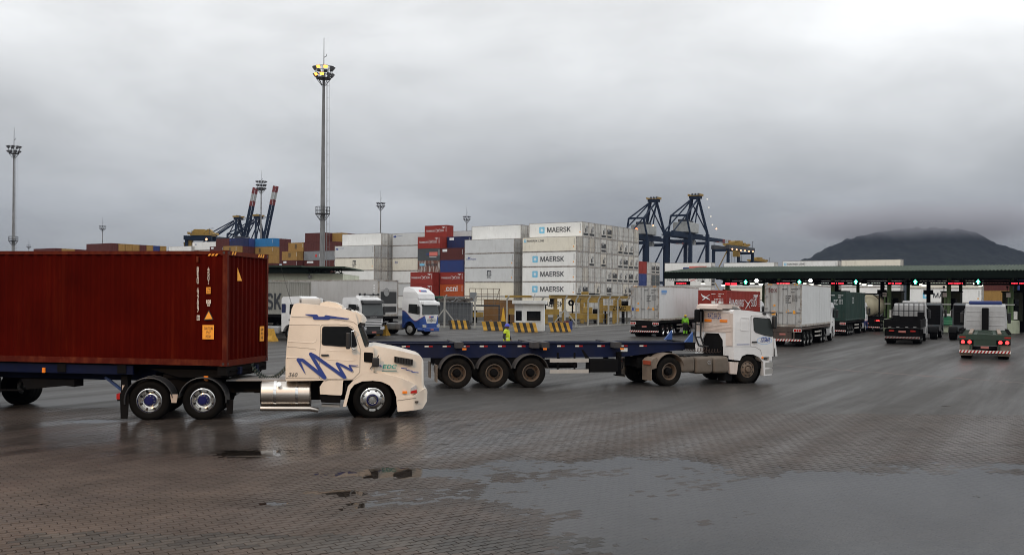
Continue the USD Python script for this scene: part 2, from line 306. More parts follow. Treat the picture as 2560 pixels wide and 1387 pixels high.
def paving_height(x, y):
    """gentle hollows of the worn paving: below zero the rain stands"""
    x, y = np.asarray(x, float), np.asarray(y, float)
    left = np.interp(y, [9.8, 12.2, 13.6, 15.0, 16.2, 18.6, 20], [1.4, 0.0, -1.2, -2.2, -2.1, -1.4, -0.5])
    s = np.minimum((x - left) * 0.8, 19.6 + 0.08 * x - y)
    s = s + (meshkit.fbm(np.stack([x, y, x * 0], -1) * 0.33 + 7, 3, 11) - 0.5) * 3.2
    h = 0.0065 - 0.0105 * np.clip(s / 2.2, -0.7, 1)
    p = np.stack([x, y, x * 0], -1)
    h += (meshkit.fbm(p * 0.9 + 31, 3, 5) - 0.5) * 0.018 * np.interp(s, [-0.8, 0.5, 3.0], [0.5, 1.0, 0.75])
    h -= 0.003 * np.clip((x - 2.0) / 3, 0, 1) * np.clip((16.5 - y) / 2, 0, 1)
    for cx, cy, rx, ry, d in ((-5.0, 19.7, 1.0, 0.7, 0.021), (-3.55, 17.4, 1.3, 0.45, 0.0062), (-1.9, 17.9, 0.6, 0.35, 0.010), (-3.0, 15.9, 0.9, 0.4, 0.0065), (-10.3, 24.6, 0.9, 0.5, 0.020), (-3.6, 14.9, 0.7, 0.35, 0.008), (9.5, 21.6, 1.6, 0.5, 0.004)):
        h -= d * np.exp(-((x - cx) / rx) ** 2 - ((y - cy) / ry) ** 2)
    return np.maximum(h, -0.0105)

ground = thing('ground', kind='structure')
def in_view(x, y, m=0.6): return (y > 9.6) & (y < 27.5) & (np.abs(x) < y * 0.512 + m + 3.4)
field_poly = Polygon([(-8.5, 9.6), (8.5, 9.6), (17.6, 27.5), (-17.6, 27.5)])
big = shapely.box(-4000, -600, 4000, 9000)
obj('ground_sheet', B().prism(big.difference(field_poly.buffer(-0.3)), 'z', -0.5, 0.0), ground_mat, ground)
obj('joint_sand', B().prism(field_poly, 'z', -0.2, -0.022), bed_mat, ground)
L_, W_, A_ = 0.26, 0.13, 0.014
half = [(0.25, A_), (0.75, -A_)]
def zig(): return [(t * L_ / 2 + k * L_ / 2, a) for k in (0, 1) for t, a in half]
outline = [(0, 0)] + zig() + [(L_, 0), (L_ - 0.010, W_ * 0.3), (L_ + 0.010, W_ * 0.7), (L_, W_)] + [(x, W_ + a) for x, a in zig()[::-1]] + [(0, W_), (0.010, W_ * 0.7), (-0.010, W_ * 0.3)]
og = Polygon(outline)
outer = np.array(og.buffer(-0.0035, join_style='mitre').exterior.coords)[:-1]; inner = np.array(og.buffer(-0.0095, join_style='mitre').exterior.coords)[:-1]
if len(inner) != len(outer): inner = outer + (np.array([L_ / 2, W_ / 2]) - outer) * 0.1
k_ = len(outer)
tt = trimesh.creation.triangulate_polygon(Polygon(inner), engine='earcut')
tidx = [np.argmin(((inner - p) ** 2).sum(1)) for p in tt[0]]
topf = np.array([[tidx[a] for a in f] for f in tt[1]])
a0, b0, c0 = (inner[topf[:, i]] for i in range(3))
flip = np.cross(b0 - a0, c0 - a0) < 0; topf[flip] = topf[flip][:, ::-1]
ccw = Polygon(outer).exterior.is_ccw
sidef = []
for i in range(k_):
    j = (i + 1) % k_; q = [k_ + i, k_ + j, j, i] if ccw else [k_ + j, k_ + i, i, j]
    sidef += [[q[0], q[1], q[2]], [q[0], q[2], q[3]]]
pf = np.vstack([topf, np.array(sidef)])
ii, jj = np.meshgrid(np.arange(-150, 151), np.arange(-290, 291))
ux, uy = np.array([math.cos(PAVE_ROT), math.sin(PAVE_ROT)]), np.array([-math.sin(PAVE_ROT), math.cos(PAVE_ROT)])
la, lb = ii * L_ + (jj % 2) * L_ / 2, jj * W_
cx, cy = (la * ux[0] + lb * uy[0]).ravel(), (la * ux[1] + lb * uy[1] + 19.0).ravel()
keep = in_view(cx, cy, 0.2); cx, cy = cx[keep], cy[keep]
order = np.argsort(cy * 1.0 + 1000 * ((np.abs(cx) > cy * 0.512 - 0.2) | (cy < 12.2))); cx, cy = cx[order], cy[order]
N_ = len(cx)
hz = paving_height(cx, cy) + rng.normal(0, 0.0011, N_)
tilt = rng.normal(0, 0.006, (N_, 2)); yaw = rng.normal(0, 0.008, N_)
lo_ = np.concatenate([inner, outer]) - [L_ / 2, W_ / 2]
zl = np.concatenate([np.zeros(k_), np.full(k_, -0.0055)])
ca, sa = np.cos(PAVE_ROT + yaw)[:, None], np.sin(PAVE_ROT + yaw)[:, None]
wx = cx[:, None] + lo_[None, :, 0] * ca - lo_[None, :, 1] * sa
wy = cy[:, None] + lo_[None, :, 0] * sa + lo_[None, :, 1] * ca
wz = hz[:, None] + zl[None] + (wx - cx[:, None]) * tilt[:, :1] + (wy - cy[:, None]) * tilt[:, 1:]
PV = np.stack([wx, wy, wz], -1)
for i in range(300):
    obj('paver', (PV[i], pf), paver_mat, ground)
rest = PV[300:]
obj('paver_field', (rest.reshape(-1, 3), (pf[None] + (np.arange(len(rest)) * 2 * k_)[:, None, None]).reshape(-1, 3)), paver_mat, ground, kind='stuff')
# standing rain: one flat sheet; the pavers that stand proud of it give each puddle its outline
gx, gy = np.meshgrid(np.linspace(-15, 16, 117), np.linspace(9.8, 26.0, 59))
hh = paving_height(gx, gy) < 0.0035
qs = []
for r in range(58):
    for c in range(116):
        if hh[r:r + 2, c:c + 2].any(): qs.append([r * 117 + c, r * 117 + c + 1, (r + 1) * 117 + c + 1, (r + 1) * 117 + c])
wv = np.stack([gx.ravel(), gy.ravel(), np.zeros(gx.size)], -1); qs = np.array(qs)
uq, inv = np.unique(qs, return_inverse=True)
tag(obj('rain_puddles', (wv[uq], inv.reshape(qs.shape)), water_mat), 'shallow grey rain puddles standing on the worn concrete pavers', 'puddle', kind='stuff')
# thin line of red pavers crossing the yard in front of the gate
a, b = G(1941, 913), G(2560, 957)
b = a + (b - a) * 1.15; d = (b - a) / np.linalg.norm(b - a); nn = np.array([-d[1], d[0], 0])
rb = B()
for i in range(int(np.linalg.norm(b - a) / 0.24)):
    c = a + d * (i * 0.24); v = [c + nn * s for s in (-.1, .1)] + [c + d * 0.225 + nn * s for s in (.1, -.1)]
    rb.add([p + [0, 0, 0.005] for p in v], [[0, 3, 2, 1]])
obj('red_paver_line', rb, paint('red_paver', (0.17, 0.062, 0.045), 0.5, 0.9, (0.09, 0.08, 0.07), sx=0.8, sz=1, lo=0.38, hi=0.55), ground, kind='stuff')
# raised container yard beyond the fence
obj('container_yard', B().prism([(-400, 140), (400, 140), (400, 900), (-400, 900)], 'z', -0.3, 0.55), paint('yard_concrete', (0.13, 0.125, 0.12), 0.6, 0.4, (0.06, 0.055, 0.05)), None)
stage.GetPrimAtPath('/World/container_yard').SetCustomDataByKey('kind', 'structure')
# scattered litter
lit = B()
for px, py, s in ((1200, 1047, .12), (1420, 1126, .1), (1900, 1118, .25), (2370, 1015, .25), (972, 1110, .1), (940, 1143, .08), (155, 1220, .12), (100, 1265, .2), (2110, 903, .2), (2290, 943, .15), (2440, 1240, .1)):
    g_ = G(px, py); h0 = float(paving_height(g_[0], g_[1])) if in_view(g_[0], g_[1]) else 0
    for _ in range(3):
        o = rng.normal(0, s * .25, 2); w = s * rng.uniform(.2, .45); th = rng.uniform(0, 3)
        c, n2 = math.cos(th) * w, math.sin(th) * w
        lit.add([(g_[0] + o[0] - c, g_[1] + o[1] - n2, h0 + .006), (g_[0] + o[0] + n2 * .4, g_[1] + o[1] - c * .4, h0 + .012), (g_[0] + o[0] + c, g_[1] + o[1] + n2, h0 + .008), (g_[0] + o[0] - n2 * .4, g_[1] + o[1] + c * .4, h0 + .014)], [[0, 1, 2], [0, 2, 3]])
tag(obj('leaf_litter', lit, plain('dead_leaf', (0.03, 0.02, 0.012), 0.7)), 'dark scraps and dead leaves scattered over the paving', 'litter', kind='stuff')

# ------------------------------------------------------------------ mountain
ridge = [(1900, 700), (1986, 654), (2010, 646), (2037, 638), (2060, 625), (2079, 616), (2107, 603), (2144, 591), (2172, 583), (2205, 577), (2260, 572), (2330, 570), (2390, 576), (2419, 586), (2440, 594), (2459, 602), (2490, 609), (2512, 614), (2543, 624), (2560, 637), (2620, 662), (2700, 690), (2800, 740)]
MY = 2600.0
rp_ = np.array([P(a, b, MY) for a, b in ridge])
xs = np.linspace(rp_[0, 0] - 60, rp_[-1, 0] + 60, 260); ds = np.linspace(-1, 1, 61)
top = np.interp(xs, rp_[:, 0], rp_[:, 2], left=0, right=0)
XX, DD = np.meshgrid(xs, ds)
YY = MY + DD * 520
prof = np.clip(1 - np.abs(DD) ** 1.35, 0, 1)
nz = meshkit.fbm(np.stack([XX / 130, YY / 130, XX * 0], -1), 5, 3) - 0.5
tz = meshkit.fbm(np.stack([XX / 14, YY / 14, XX * 0 + 5], -1), 3, 9) - 0.5
ZZ = top[None] * prof * (1 + 0.25 * nz * (np.abs(DD) > .05)) + 12 * tz * prof + nz * 40 * prof * np.abs(DD) - 3
q = np.array([[r * 260 + c, r * 260 + c + 1, (r + 1) * 260 + c + 1, (r + 1) * 260 + c] for r in range(60) for c in range(259)])
hill_mat = mat('forest_slope', {'g': ('geometry', {}), 'n': ('noise_texture', {'scale': 0.06, 'detail': 6.0, 'roughness': 0.7}), 'r': ('rgb_ramp', {'ramp': [(0.3, (0.008, 0.011, 0.009)), (0.7, (0.022, 0.027, 0.021))]}), 'b': ('bump', {'strength': 0.8, 'distance': 8.0}), 'p': ('principled_bsdf', {'roughness': 0.95, 'specular_ior_level': 0.1})},
    [('g.position', 'n.vector'), ('n.fac', 'r.fac'), ('r.color', 'p.base_color'), ('n.fac', 'b.height'), ('b.normal', 'p.normal')])
tag(obj('mountain', (np.stack([XX, YY, ZZ], -1).reshape(-1, 3), q), hill_mat, smooth=True), 'dark forested mountain with its summit lost in low cloud', 'mountain', kind='structure')
# ------------------------------------------------------------------ vehicle parts
class Side:
    """a vertical plane through the ground point o with the given heading: pixel -> (distance along it, height)"""
    def __init__(s, px, py, deg):
        s.o = G(px, py); s.a = math.radians(deg); s.c, s.n = math.cos(s.a), math.sin(s.a)
    def __call__(s, px, py):
        u, v = (px - 1280) / F, (HORIZON - py) / F
        k = u * CR - v * SR
        t = (k * s.o[1] - s.o[0]) / (s.c - k * s.n)
        y = s.o[1] + t * s.n
        return (t, EYE + (u * SR + v * CR) * y)
    def pts(s, l): return [s(*p) for p in l]

def wheel(parent, x, y, r, w, out, rim_mat, tyre_mat=rubber, hub_mat=None, rr=0.295, depth=0.09, n=36, bolts=0, bolt_mat=None, holes=8, front=False, name='wheel'):
    """out: -1 or 1, the side it faces; y: its outer face"""
    z = r; hub_mat = hub_mat or rim_mat
    def pr(l): return [(a, -b * out) for a, b in l]          # along: 0 at the outer face, growing inward
    def lath(l, nn=n):
        b = B().lathe(l, nn, 'y', (x, y, z)); v, f = b.arrays()
        t = trimesh.Trimesh(v, f, process=False)
        c = v - np.array([x, y - out * w / 2, z]); 
        return b
    b = B().lathe(pr([(rr + .01, .035), (rr + .05, .012), (rr + .11, 0.0), (r - .05, .008), (r - .012, .03), (r, .055), (r, w - .05), (r - .04, w), (rr, w)]), n, 'y', (x, y, z))
    g = 0.012
    for k in range(3):                                       # tread grooves are cut as dark bands between proud ribs
        h = .055 + (w - .11) * (k + .5) / 3
        b.lathe(pr([(r, h - .035), (r + .008, h - .03), (r + .008, h + .03), (r, h + .035)]), n, 'y', (x, y, z))
    t = obj(name, b, tyre_mat, parent, 40)
    if front:
        prof = [(rr + .012, .03), (rr - .005, .02), (rr - .03, .05), (rr - .05, .035), (.21, .0), (.15, -.01), (.13, .01), (.12, .03)]
    else:
        prof = [(rr + .012, .03), (rr - .005, .022), (rr - .025, .05), (rr - .04, depth + .06), (.225, depth + .09), (.19, depth + .06), (.15, depth + .05), (.14, depth + .02)]
    obj('rim', B().lathe(pr(prof), n, 'y', (x, y, z)), rim_mat, t, 50)
    if front: hp = [(.125, .03), (.11, -.01), (.085, -.045), (.0, -.05)]
    else: hp = [(.15, depth + .05), (.135, -.0 + depth * .4), (.09, depth * .1), (.085, -.01), (0, -.012)]
    obj('hub', B().lathe(pr(hp), max(10, n // 2), 'y', (x, y, z)), hub_mat, t, 40)
    hb = B()
    for k in range(holes):
        th = 2 * math.pi * (k + .5) / holes; R = (.235 if front else .235)
        c = np.array([x + R * math.cos(th), y - out * ((.018 if front else depth + .078)), z + R * math.sin(th)])
        hb.tube([c - [0, out * .004, 0], c + [0, out * .012, 0]], .028, 8)
    if holes: obj('hand_holes', hb, black, t, kind='stuff')
    if bolts:
        nb = B()
        for k in range(bolts):
            th = 2 * math.pi * k / bolts; R = .142 if front else .125
            c = np.array([x + R * math.cos(th), y + out * (.012 if front else -.02), z + R * math.sin(th)])
            nb.tube([c - [0, out * .04, 0], c + [0, out * .022, 0]], .0125, 6)
        obj('wheel_nuts', nb, bolt_mat or chrome, t, kind='stuff')
    return t

def fender(parent, x, y0, y1, r, z, a0, a1, m, th=0.02, name='mudguard', n=14, lip=0.05):
    """an arched mudguard over a wheel, from angle a0 to a1 (degrees, 90 = up)"""
    b = B(); an = np.radians(np.linspace(a0, a1, n)); V = []
    for a in an:
        c, s = math.cos(a), math.sin(a)
        V += [(x + (r + d) * c, y, z + (r + d) * s) for d, y in ((0, y0), (th, y0), (th, y1), (0, y1))]
    f = []
    for i in range(n - 1):
        for k in range(4): f.append([i * 4 + k, i * 4 + (k + 1) % 4, (i + 1) * 4 + (k + 1) % 4, (i + 1) * 4 + k])
    b.add(V, f)
    e = (n - 1) * 4; b.add([V[k] for k in range(4)] + [V[e + k] for k in range(4)], [[0, 1, 2, 3], [7, 6, 5, 4]])
    # rolled outer lip
    for yy in (y0, y1):
        b.tube([(x + (r + th / 2) * math.cos(a), yy, z + (r + th / 2) * math.sin(a)) for a in an], 0.018, 6)
    return obj(name, b, m, parent, 35)

def coil(b, p, q, turns, R, r=0.008, sag=0.3, n=10):
    p, q = np.array(p, float), np.array(q, float); d = q - p; L = np.linalg.norm(d); d /= L
    a = np.cross(d, [0, 0, 1.]); a /= np.linalg.norm(a); c = np.cross(a, d); pts = []
    for i in range(turns * n + 1):
        t = i / (turns * n); th = 2 * math.pi * i / n
        pts.append(p + (q - p) * t + [0, 0, -sag * 4 * t * (1 - t)] + R * (a * math.cos(th) + c * math.sin(th)))
    return b.tube(pts, r, 5)

def stripes(parent, p, q, h, n, mats, name, up=(0, 0, 1), nrm=None, th=0.006, slant=0.0):
    """a board or band of alternating stripes from p to q"""
    p, q, up = np.array(p, float), np.array(q, float), np.array(up, float); bs = [B(), B()]
    nrm = np.cross(q - p, up) if nrm is None else np.array(nrm, float); nrm = nrm / np.linalg.norm(nrm); d = (q - p) / n
    for i in range(n):
        a = p + d * i; b_ = a + d; s = d * slant
        v = [a, b_, b_ + up * h + s, a + up * h + s]
        if slant:
            cl = lambda x: p + (q - p) * min(1, max(0, ((x - p) @ (q - p)) / ((q - p) @ (q - p)))) + up * ((x - p) @ up)
            v = [cl(x) for x in v]
        bs[i % 2].add(v + [x + nrm * th for x in v], [[4, 5, 6, 7], [0, 1, 5, 4], [1, 2, 6, 5], [2, 3, 7, 6], [3, 0, 4, 7]])
    for b_, m in zip(bs, mats): obj(name, b_, m, parent, kind='stuff')

# ------------------------------------------------------------------ shipping containers
CW = 2.438
def corrugated(b, x0, x1, y, z0, z1, out, axis='x', pitch=0.278, depth=0.036, face=None):
    """trapezoidal sheet whose outer face lies at y; out: +1 or -1 the way it faces"""
    n = max(2, int(round((x1 - x0) / pitch))); p = (x1 - x0) / n; xs, ds = [], []
    for i in range(n):
        for t, d in ((0, 0), (.26, 0), (.5, 1), (.76, 1)): xs.append(x0 + (i + t) * p); ds.append(d)
    xs.append(x1); ds.append(0)
    V = [(x, y - out * depth * d, z) for z in (z0, z1) for x, d in zip(xs, ds)]
    if axis == 'y': V = [(b_, a, c) for a, b_, c in V]
    m = len(xs); f = [[i, i + 1, m + i + 1, m + i] for i in range(m - 1)]
    if (out > 0) ^ (axis == 'y'): f = [q[::-1] for q in f]
    return b.add(V, f)

def castings(L, H, h=CW):
    for sx in (-1, 1):
        for sy in (-1, 1):
            for z in (0, H - .118):
                yield sx * (L / 2 - .089), sy * (h / 2 - .081), z

def star(c, r, n=7, ri=0.32, rot=90):
    return Polygon([(c[0] + (r if k % 2 == 0 else r * ri) * math.cos(math.radians(rot + 180 * k / n)), c[1] + (r if k % 2 == 0 else r * ri) * math.sin(math.radians(rot + 180 * k / n))) for k in range(2 * n)])

logo_blue = plain('pale_blue_logo', (0.16, 0.47, 0.66), 0.5)
logo_white = plain('white_logo', (0.72, 0.73, 0.73), 0.5)
logo_red = plain('red_logo', (0.55, 0.03, 0.025), 0.5)
logo_navy = plain('navy_logo', (0.025, 0.04, 0.12), 0.5)
logo_dark = plain('dark_lettering', (0.02, 0.022, 0.028), 0.5)
pink = plain('faded_red_logo', (0.55, 0.14, 0.11), 0.6)

def side_marks(t, L, H, logo, y=-CW / 2 - .012):
    """lettering and emblems on the long side that faces the camera (local -y), reading along +x"""
    def S(x, z): return (x, y, z)
    R, U = (1, 0, 0), (0, 0, 1)
    k = logo or ''
    if k == 'star':
        c = (-L * .255, H * .52); s = .62
        obj('logo_panel', B().prism(shapely.box(c[0] - s, c[1] - s, c[0] + s, c[1] + s).buffer(-.12).buffer(.12), 'y', y, y - .006), logo_blue, t)
        obj('star_emblem', B().prism(star(c, s * .82), 'y', y - .006, y - .012), logo_white, t)
        obj('lettering', text(B(), 'MAERSK', .95, S(-L * .165, H * .52 - .46), R, U, width=5.4), logo_dark, t)
    elif k == 'starline':
        c = (-L * .445, H * .75); s = .26
        obj('logo_panel', B().prism(shapely.box(c[0] - s, c[1] - s, c[0] + s, c[1] + s), 'y', y, y - .006), logo_blue, t)
        obj('star_emblem', B().prism(star(c, s * .8), 'y', y - .006, y - .012), logo_white, t)
        obj('lettering', text(B(), 'MAERSK LINE', .36, S(-L * .41, H * .75 - .17), R, U, width=3.9), logo_dark, t)
    elif k == 'msc' or k == 'mscy':
        s = 1.0 if k == 'msc' else .8
        obj('lettering', text(text(B(), 'm', 1.2 * s, S(0, H * .5), R, U, center=True, width=1.1 * s), 'SC', .52 * s, S(0, H * .5 - .62 * s), R, U, center=True, width=1.1 * s), logo_dark, t)
        obj('logo_line', B().bx(-.75 * s, .75 * s, y - .004, y, H * .5 - .1 * s, H * .5 - .05 * s), logo_dark, t)
    elif k in ('hs', 'hsw'):
        m1 = logo_white if k == 'hs' else logo_dark; q = .55 if L < 8 else 1.0
        z = H * .46
        obj('lettering', text(text(text(B(), 'H', .62 * q + .12, S(-L * .44, z), R, U, False, width=.5 * q + .06), 'AMBURG', .5 * q + .1, S(-L * .44 + .66 * q + .05, z), R, U, False, width=L * .36), 'SÜD', .55 * q + .12, S(L * .2, z), R, U, False, width=L * .17), m1, t)
        cx, cz = L * .12, z + .2; w = L * .06
        v = B().prism(Polygon([(cx - 2 * w, cz + .42), (cx - w * .4, cz + .1), (cx + .9 * w, cz - .35), (cx + .1 * w, cz - .05)]).buffer(.03), 'y', y, y - .006).prism(Polygon([(cx + 1.2 * w, cz + .4), (cx + .2 * w, cz + .15), (cx - 1.5 * w, cz - .4), (cx - .1 * w, cz - .02)]).buffer(.03), 'y', y - .007, y - .012)
        obj('bird_emblem', v, logo_white if k == 'hs' else logo_red, t)
        if k == 'hs':
            obj('small_marks', B().bx(L * .28, L * .42, y - .006, y, H * .83, H * .87).bx(L * .31, L * .4, y - .006, y, H * .78, H * .8).bx(L * .34, L * .37, y - .006, y, H * .72, H * .77), logo_white, t)
    elif k == 'ccni':
        obj('lettering', text(B(), 'ccni', .95, S(-L * .25, H * .48), R, U, width=L * .52), logo_white, t)
        obj('logo_line', B().bx(-L * .3, L * .28, y - .005, y, H * .41, H * .435), logo_white, t)
    elif k == 'cronos':
        obj('lettering', text(B(), 'CRONOS', .34, S(-L * .47, H * .56), R, U, False, width=2.5), blue_mark, t)
        obj('leaf_emblem', B().prism(Polygon([(-5.3, 1.95), (-5.1, 2.25), (-4.8, 2.1), (-4.6, 2.3), (-4.7, 1.95)]), 'y', y, y - .006), blue_mark, t)
    elif k == 'leaf':
        x = -L * .44
        obj('leaf_emblem', B().prism(Polygon([(x - .5, H * .72), (x - .2, H * .84), (x, H * .76), (x + .3, H * .86), (x + .45, H * .7), (x + .1, H * .66)]), 'y', y, y - .006), blue_mark, t)
        obj('lettering', text(B(), 'CRONOS', .16, S(x + .7, H * .77), R, U, False, width=1.5), blue_mark, t)
    elif k == 'po':
        c0 = -L * .1
        obj('logo_panel', B().bx(c0, c0 + L * .13, y - .005, y, H * .42, H * .62), logo_navy, t); obj('logo_panel', B().bx(c0 + L * .13, c0 + L * .5, y - .005, y, H * .38, H * .7), pink, t)
        obj('lettering', text(text(B(), 'P&O', .3, S(c0 + .08, H * .47), R, U, width=L * .11), 'Nedlloyd', .34, S(c0 + L * .15, H * .47), R, U, width=L * .32), logo_white, t)
        if L < 8: obj('logo_line', B().bx(c0 + L * .14, c0 + L * .45, y - .004, y, H * .27, H * .31), logo_white, t)
    elif k == 'maer':
        obj('logo_panel', B().bx(-L * .4, -L * .18, y - .005, y, H * .56, H * .74), logo_blue, t)
        obj('lettering', text(B(), 'MAERSK', .5, S(-L * .1, H * .54), R, U, width=L * .5), logo_dark, t)
    elif k == 'rsk':
        obj('lettering', text(B(), 'MAERSK', 1.2, S(-L * .05 + .5, H * .16), R, U, width=5.4), logo_dark, t)
    elif k == 'emblem':
        obj('small_marks', text(B(), 'M', .8, S(-.2, H * .36), R, U, width=.9), logo_white, t)
        obj('emblem', B().prism(Polygon(ngon((-1.3, H * .5), .42, 9)), 'y', y, y - .006), logo_red, t)
    elif k == 'sky':
        obj('small_marks', B().bx(-L * .47, -L * .36, y - .005, y, H * .62, H * .82), logo_white, t)
    elif k == 'num':
        obj('lettering', text(B(), '38', .5, S(-L * .44, H * .6), R, U), blue_mark, t)
    elif k == 'dots':
        obj('small_marks', text(B(), '38', .55, S(-L * .4, H * .6), R, U), blue_mark, t)
    elif k == 'box':
        obj('small_marks', B().bx(-L * .4, -L * .2, y - .005, y, H * .7, H * .9), logo_white, t)
    if k not in ('', 'rsk', 'none') and L > 5:                       # small identification lettering near the far end
        b = B()
        for i, z in enumerate(np.linspace(H * .82, H * .45, 6)): b.bx(L * .455, L * .455 + .13, y - .004, y, z, z + .11)
        obj('identification_lettering', b, logo_dark if k in ('star', 'starline', 'msc', 'cronos', 'leaf', 'hsw', 'num') else logo_white, t, kind='stuff')
        if k in ('star', 'starline', 'msc', 'cronos'):
            obj('caution_label', B().bx(L * .44, L * .44 + .24, y - .004, y, H * .27, H * .36), plain('caution_orange', (0.75, 0.32, 0.03), 0.5), t)

CAUT = plain('caution_orange', (0.75, 0.32, 0.03), 0.5)
def end_wall(t, L, H, kind, s, mats, dark=False, seed=0):
    """what closes the end at local x = s * L / 2"""
    x = s * L / 2; wall, trim = mats
    r = np.random.default_rng(seed)
    if kind == 'door':
        for sy in (-1, 1):
            d = obj('door', B().bx(x - s * .05, x - s * .012, min(sy * .012, sy * 1.12), max(sy * .012, sy * 1.12), .17, H - .13), wall, t)
            b, hb = B(), B()
            for yy in (.3, .85):
                b.tube([(x + s * .014, sy * yy, .1), (x + s * .014, sy * yy, H - .08)], .019, 6)
                for z in (.25, H * .35, H * .62, H - .3): b.bx(min(x - s * .01, x + s * .03), max(x - s * .01, x + s * .03), sy * yy - .045, sy * yy + .045, z, z + .07)
                hb.bx(min(x, x + s * .045), max(x, x + s * .045), min(sy * yy, sy * yy - .32), max(sy * yy, sy * yy - .32), H * .33, H * .33 + .05)
            for z in (.35, H * .4, H * .68, H - .35): b.bx(min(x - s * .02, x + s * .02), max(x - s * .02, x + s * .02), min(sy * 1.02, sy * 1.2), max(sy * 1.02, sy * 1.2), z, z + .12)
            obj('locking_rods', b, trim, d, kind='stuff'); obj('handles', hb, trim, d, kind='stuff')
    elif kind == 'unit':
        obj('unit_panel', B().bx(x - s * .09, x - s * .01, -1.1, 1.1, .15, H - .12), wall, t)
        ff = 1.5 if not dark else 1.7
        b = B().bx(min(x - s * .012, x + s * .003), max(x - s * .012, x + s * .003), -.95, .95, .3, .75)
        if dark: b.bx(min(x - s * .012, x + s * .004), max(x - s * .012, x + s * .004), -.98, .98, 1.0, 1.95)
        else: b.bx(min(x - s * .012, x + s * .004), max(x - s * .012, x + s * .004), -.25, .15, .9, 1.7).bx(min(x - s * .012, x + s * .004), max(x - s * .012, x + s * .004), .35, .6, 1.0, 1.5)
        u = obj('cooling_unit', b, black, t, kind='stuff')
        obj('fan_grille', B().lathe([(.34, s * 0), (.34, s * .03), (.28, s * .03), (.27, s * .004), (.05, s * .006), (0, s * .02)], 14, 'x', (x, -.3 if dark else .45, H * .66)), trim, u)
        obj('unit_frame', B().bx(min(x - s * .012, x + s * .02), max(x - s * .012, x + s * .02), -1.0, 1.0, .78, .84).bx(min(x - s * .012, x + s * .02), max(x - s * .012, x + s * .02), -1.0, 1.0, H * .72, H * .72 + .05), wall, t, kind='stuff')
    else:
        b = B(); corrugated(b, -1.08, 1.08, x - s * .02, .15, H - .1, s, 'y', .24, .04)
        obj('end_wall', b, wall, t)

_protos, ENDW = {}, {}
rail_m = paint('reefer_rail', (0.36, 0.34, 0.31), .6, .7, (0.12, 0.07, 0.04), sx=1.5, sz=1.5, lo=.42, hi=.62)
def container(loc, rot, L, H, wall, trim, label, group=None, kind='dry', near='wall', far=None, logo=None, dark=False, seed=0, roof=None, cat='container', name='shipping_container', detail=False):
    """near: how the +x end is closed; far: the -x end (None: not built in detail)"""
    key = (name, L, H, str(wall.GetPath()), str(trim.GetPath()), kind, near, far, logo, dark, detail, str(roof.GetPath()) if roof else '')
    if key in _protos and not logo == 'none': return dup(_protos[key], label, loc, rot, group)
    t = thing(name, label, cat, loc, rot, group); h = CW / 2
    _protos[key] = t
    fr = B()
    for sx in (-1, 1):
        for sy in (-1, 1): fr.bx(*sorted((sx * L / 2, sx * (L / 2 - .12))), *sorted((sy * h, sy * (h - .09))), .118, H - .118)
        fr.bx(*sorted((sx * L / 2, sx * (L / 2 - .1))), -h + .09, h - .09, H - .12, H - .012).bx(*sorted((sx * L / 2, sx * (L / 2 - .1))), -h + .09, h - .09, .0, .15)
    for sy in (-1, 1):
        fr.bx(-L / 2 + .12, L / 2 - .12, *sorted((sy * h, sy * (h - .06))), H - .1, H - .012).bx(-L / 2 + .12, L / 2 - .12, *sorted((sy * h, sy * (h - .05))), .012, .16)
    obj('frame', fr, trim if kind == 'dry' else rail_m, t)
    cc = B()
    for x, y, z in castings(L, H): cc.bx(x - .092, x + .092, y - .084, y + .084, z, z + .12)
    obj('corner_castings' if not detail else 'corner_casting', cc, trim if kind == 'dry' else grey_steel, t, kind=None if detail else 'stuff')
    for sy in (-1, 1):
        b = B()
        if kind == 'dry': corrugated(b, -L / 2 + .12, L / 2 - .12, sy * (h - .012), .16, H - .1, sy)
        else:
            b.bx(-L / 2 + .12, L / 2 - .12, *sorted((sy * (h - .004), sy * (h - .05))), .16, H - .1)
            for k in range(1, int(L / 1.15)): b.bx(-L / 2 + k * 1.15 - .006, -L / 2 + k * 1.15 + .006, *sorted((sy * h, sy * (h - .01))), .18, H - .12)
        obj('side_wall', b, wall, t)
    obj('roof', B().bx(-L / 2 + .1, L / 2 - .1, -h + .06, h - .06, H - .06, H - .02), roof or wall, t)
    obj('floor', B().bx(-L / 2 + .1, L / 2 - .1, -h + .05, h - .05, .06, .16), dull_black, t)
    wall_e = ENDW.get(str(wall.GetPath()), wall)
    end_wall(t, L, H, near, 1, (wall_e, trim if kind == 'dry' else grey_steel), dark, seed)
    end_wall(t, L, H, far or 'wall', -1, (wall_e, trim if kind == 'dry' else grey_steel), dark, seed + 1)
    side_marks(t, L, H, logo)
    return t
# ------------------------------------------------------------------ the cream bonneted tractor in front, its chassis trailer and the red container
cream = paint('cream_paint', (0.70, 0.63, 0.54), 0.28, 0.10, (0.42, 0.34, 0.26), coat=0.5)
seam = plain('panel_gap', (0.05, 0.042, 0.035), 0.8)
S1 = Side(439, 1051, 8.0)
nrm = np.array([-math.sin(S1.a), math.cos(S1.a), 0]); HW = 1.22
TR = thing('truck_tractor', 'cream bonneted truck tractor with blue zigzag stripes pulling the red container', 'truck', S1.o + nrm * HW, 8.0)
y0 = -HW
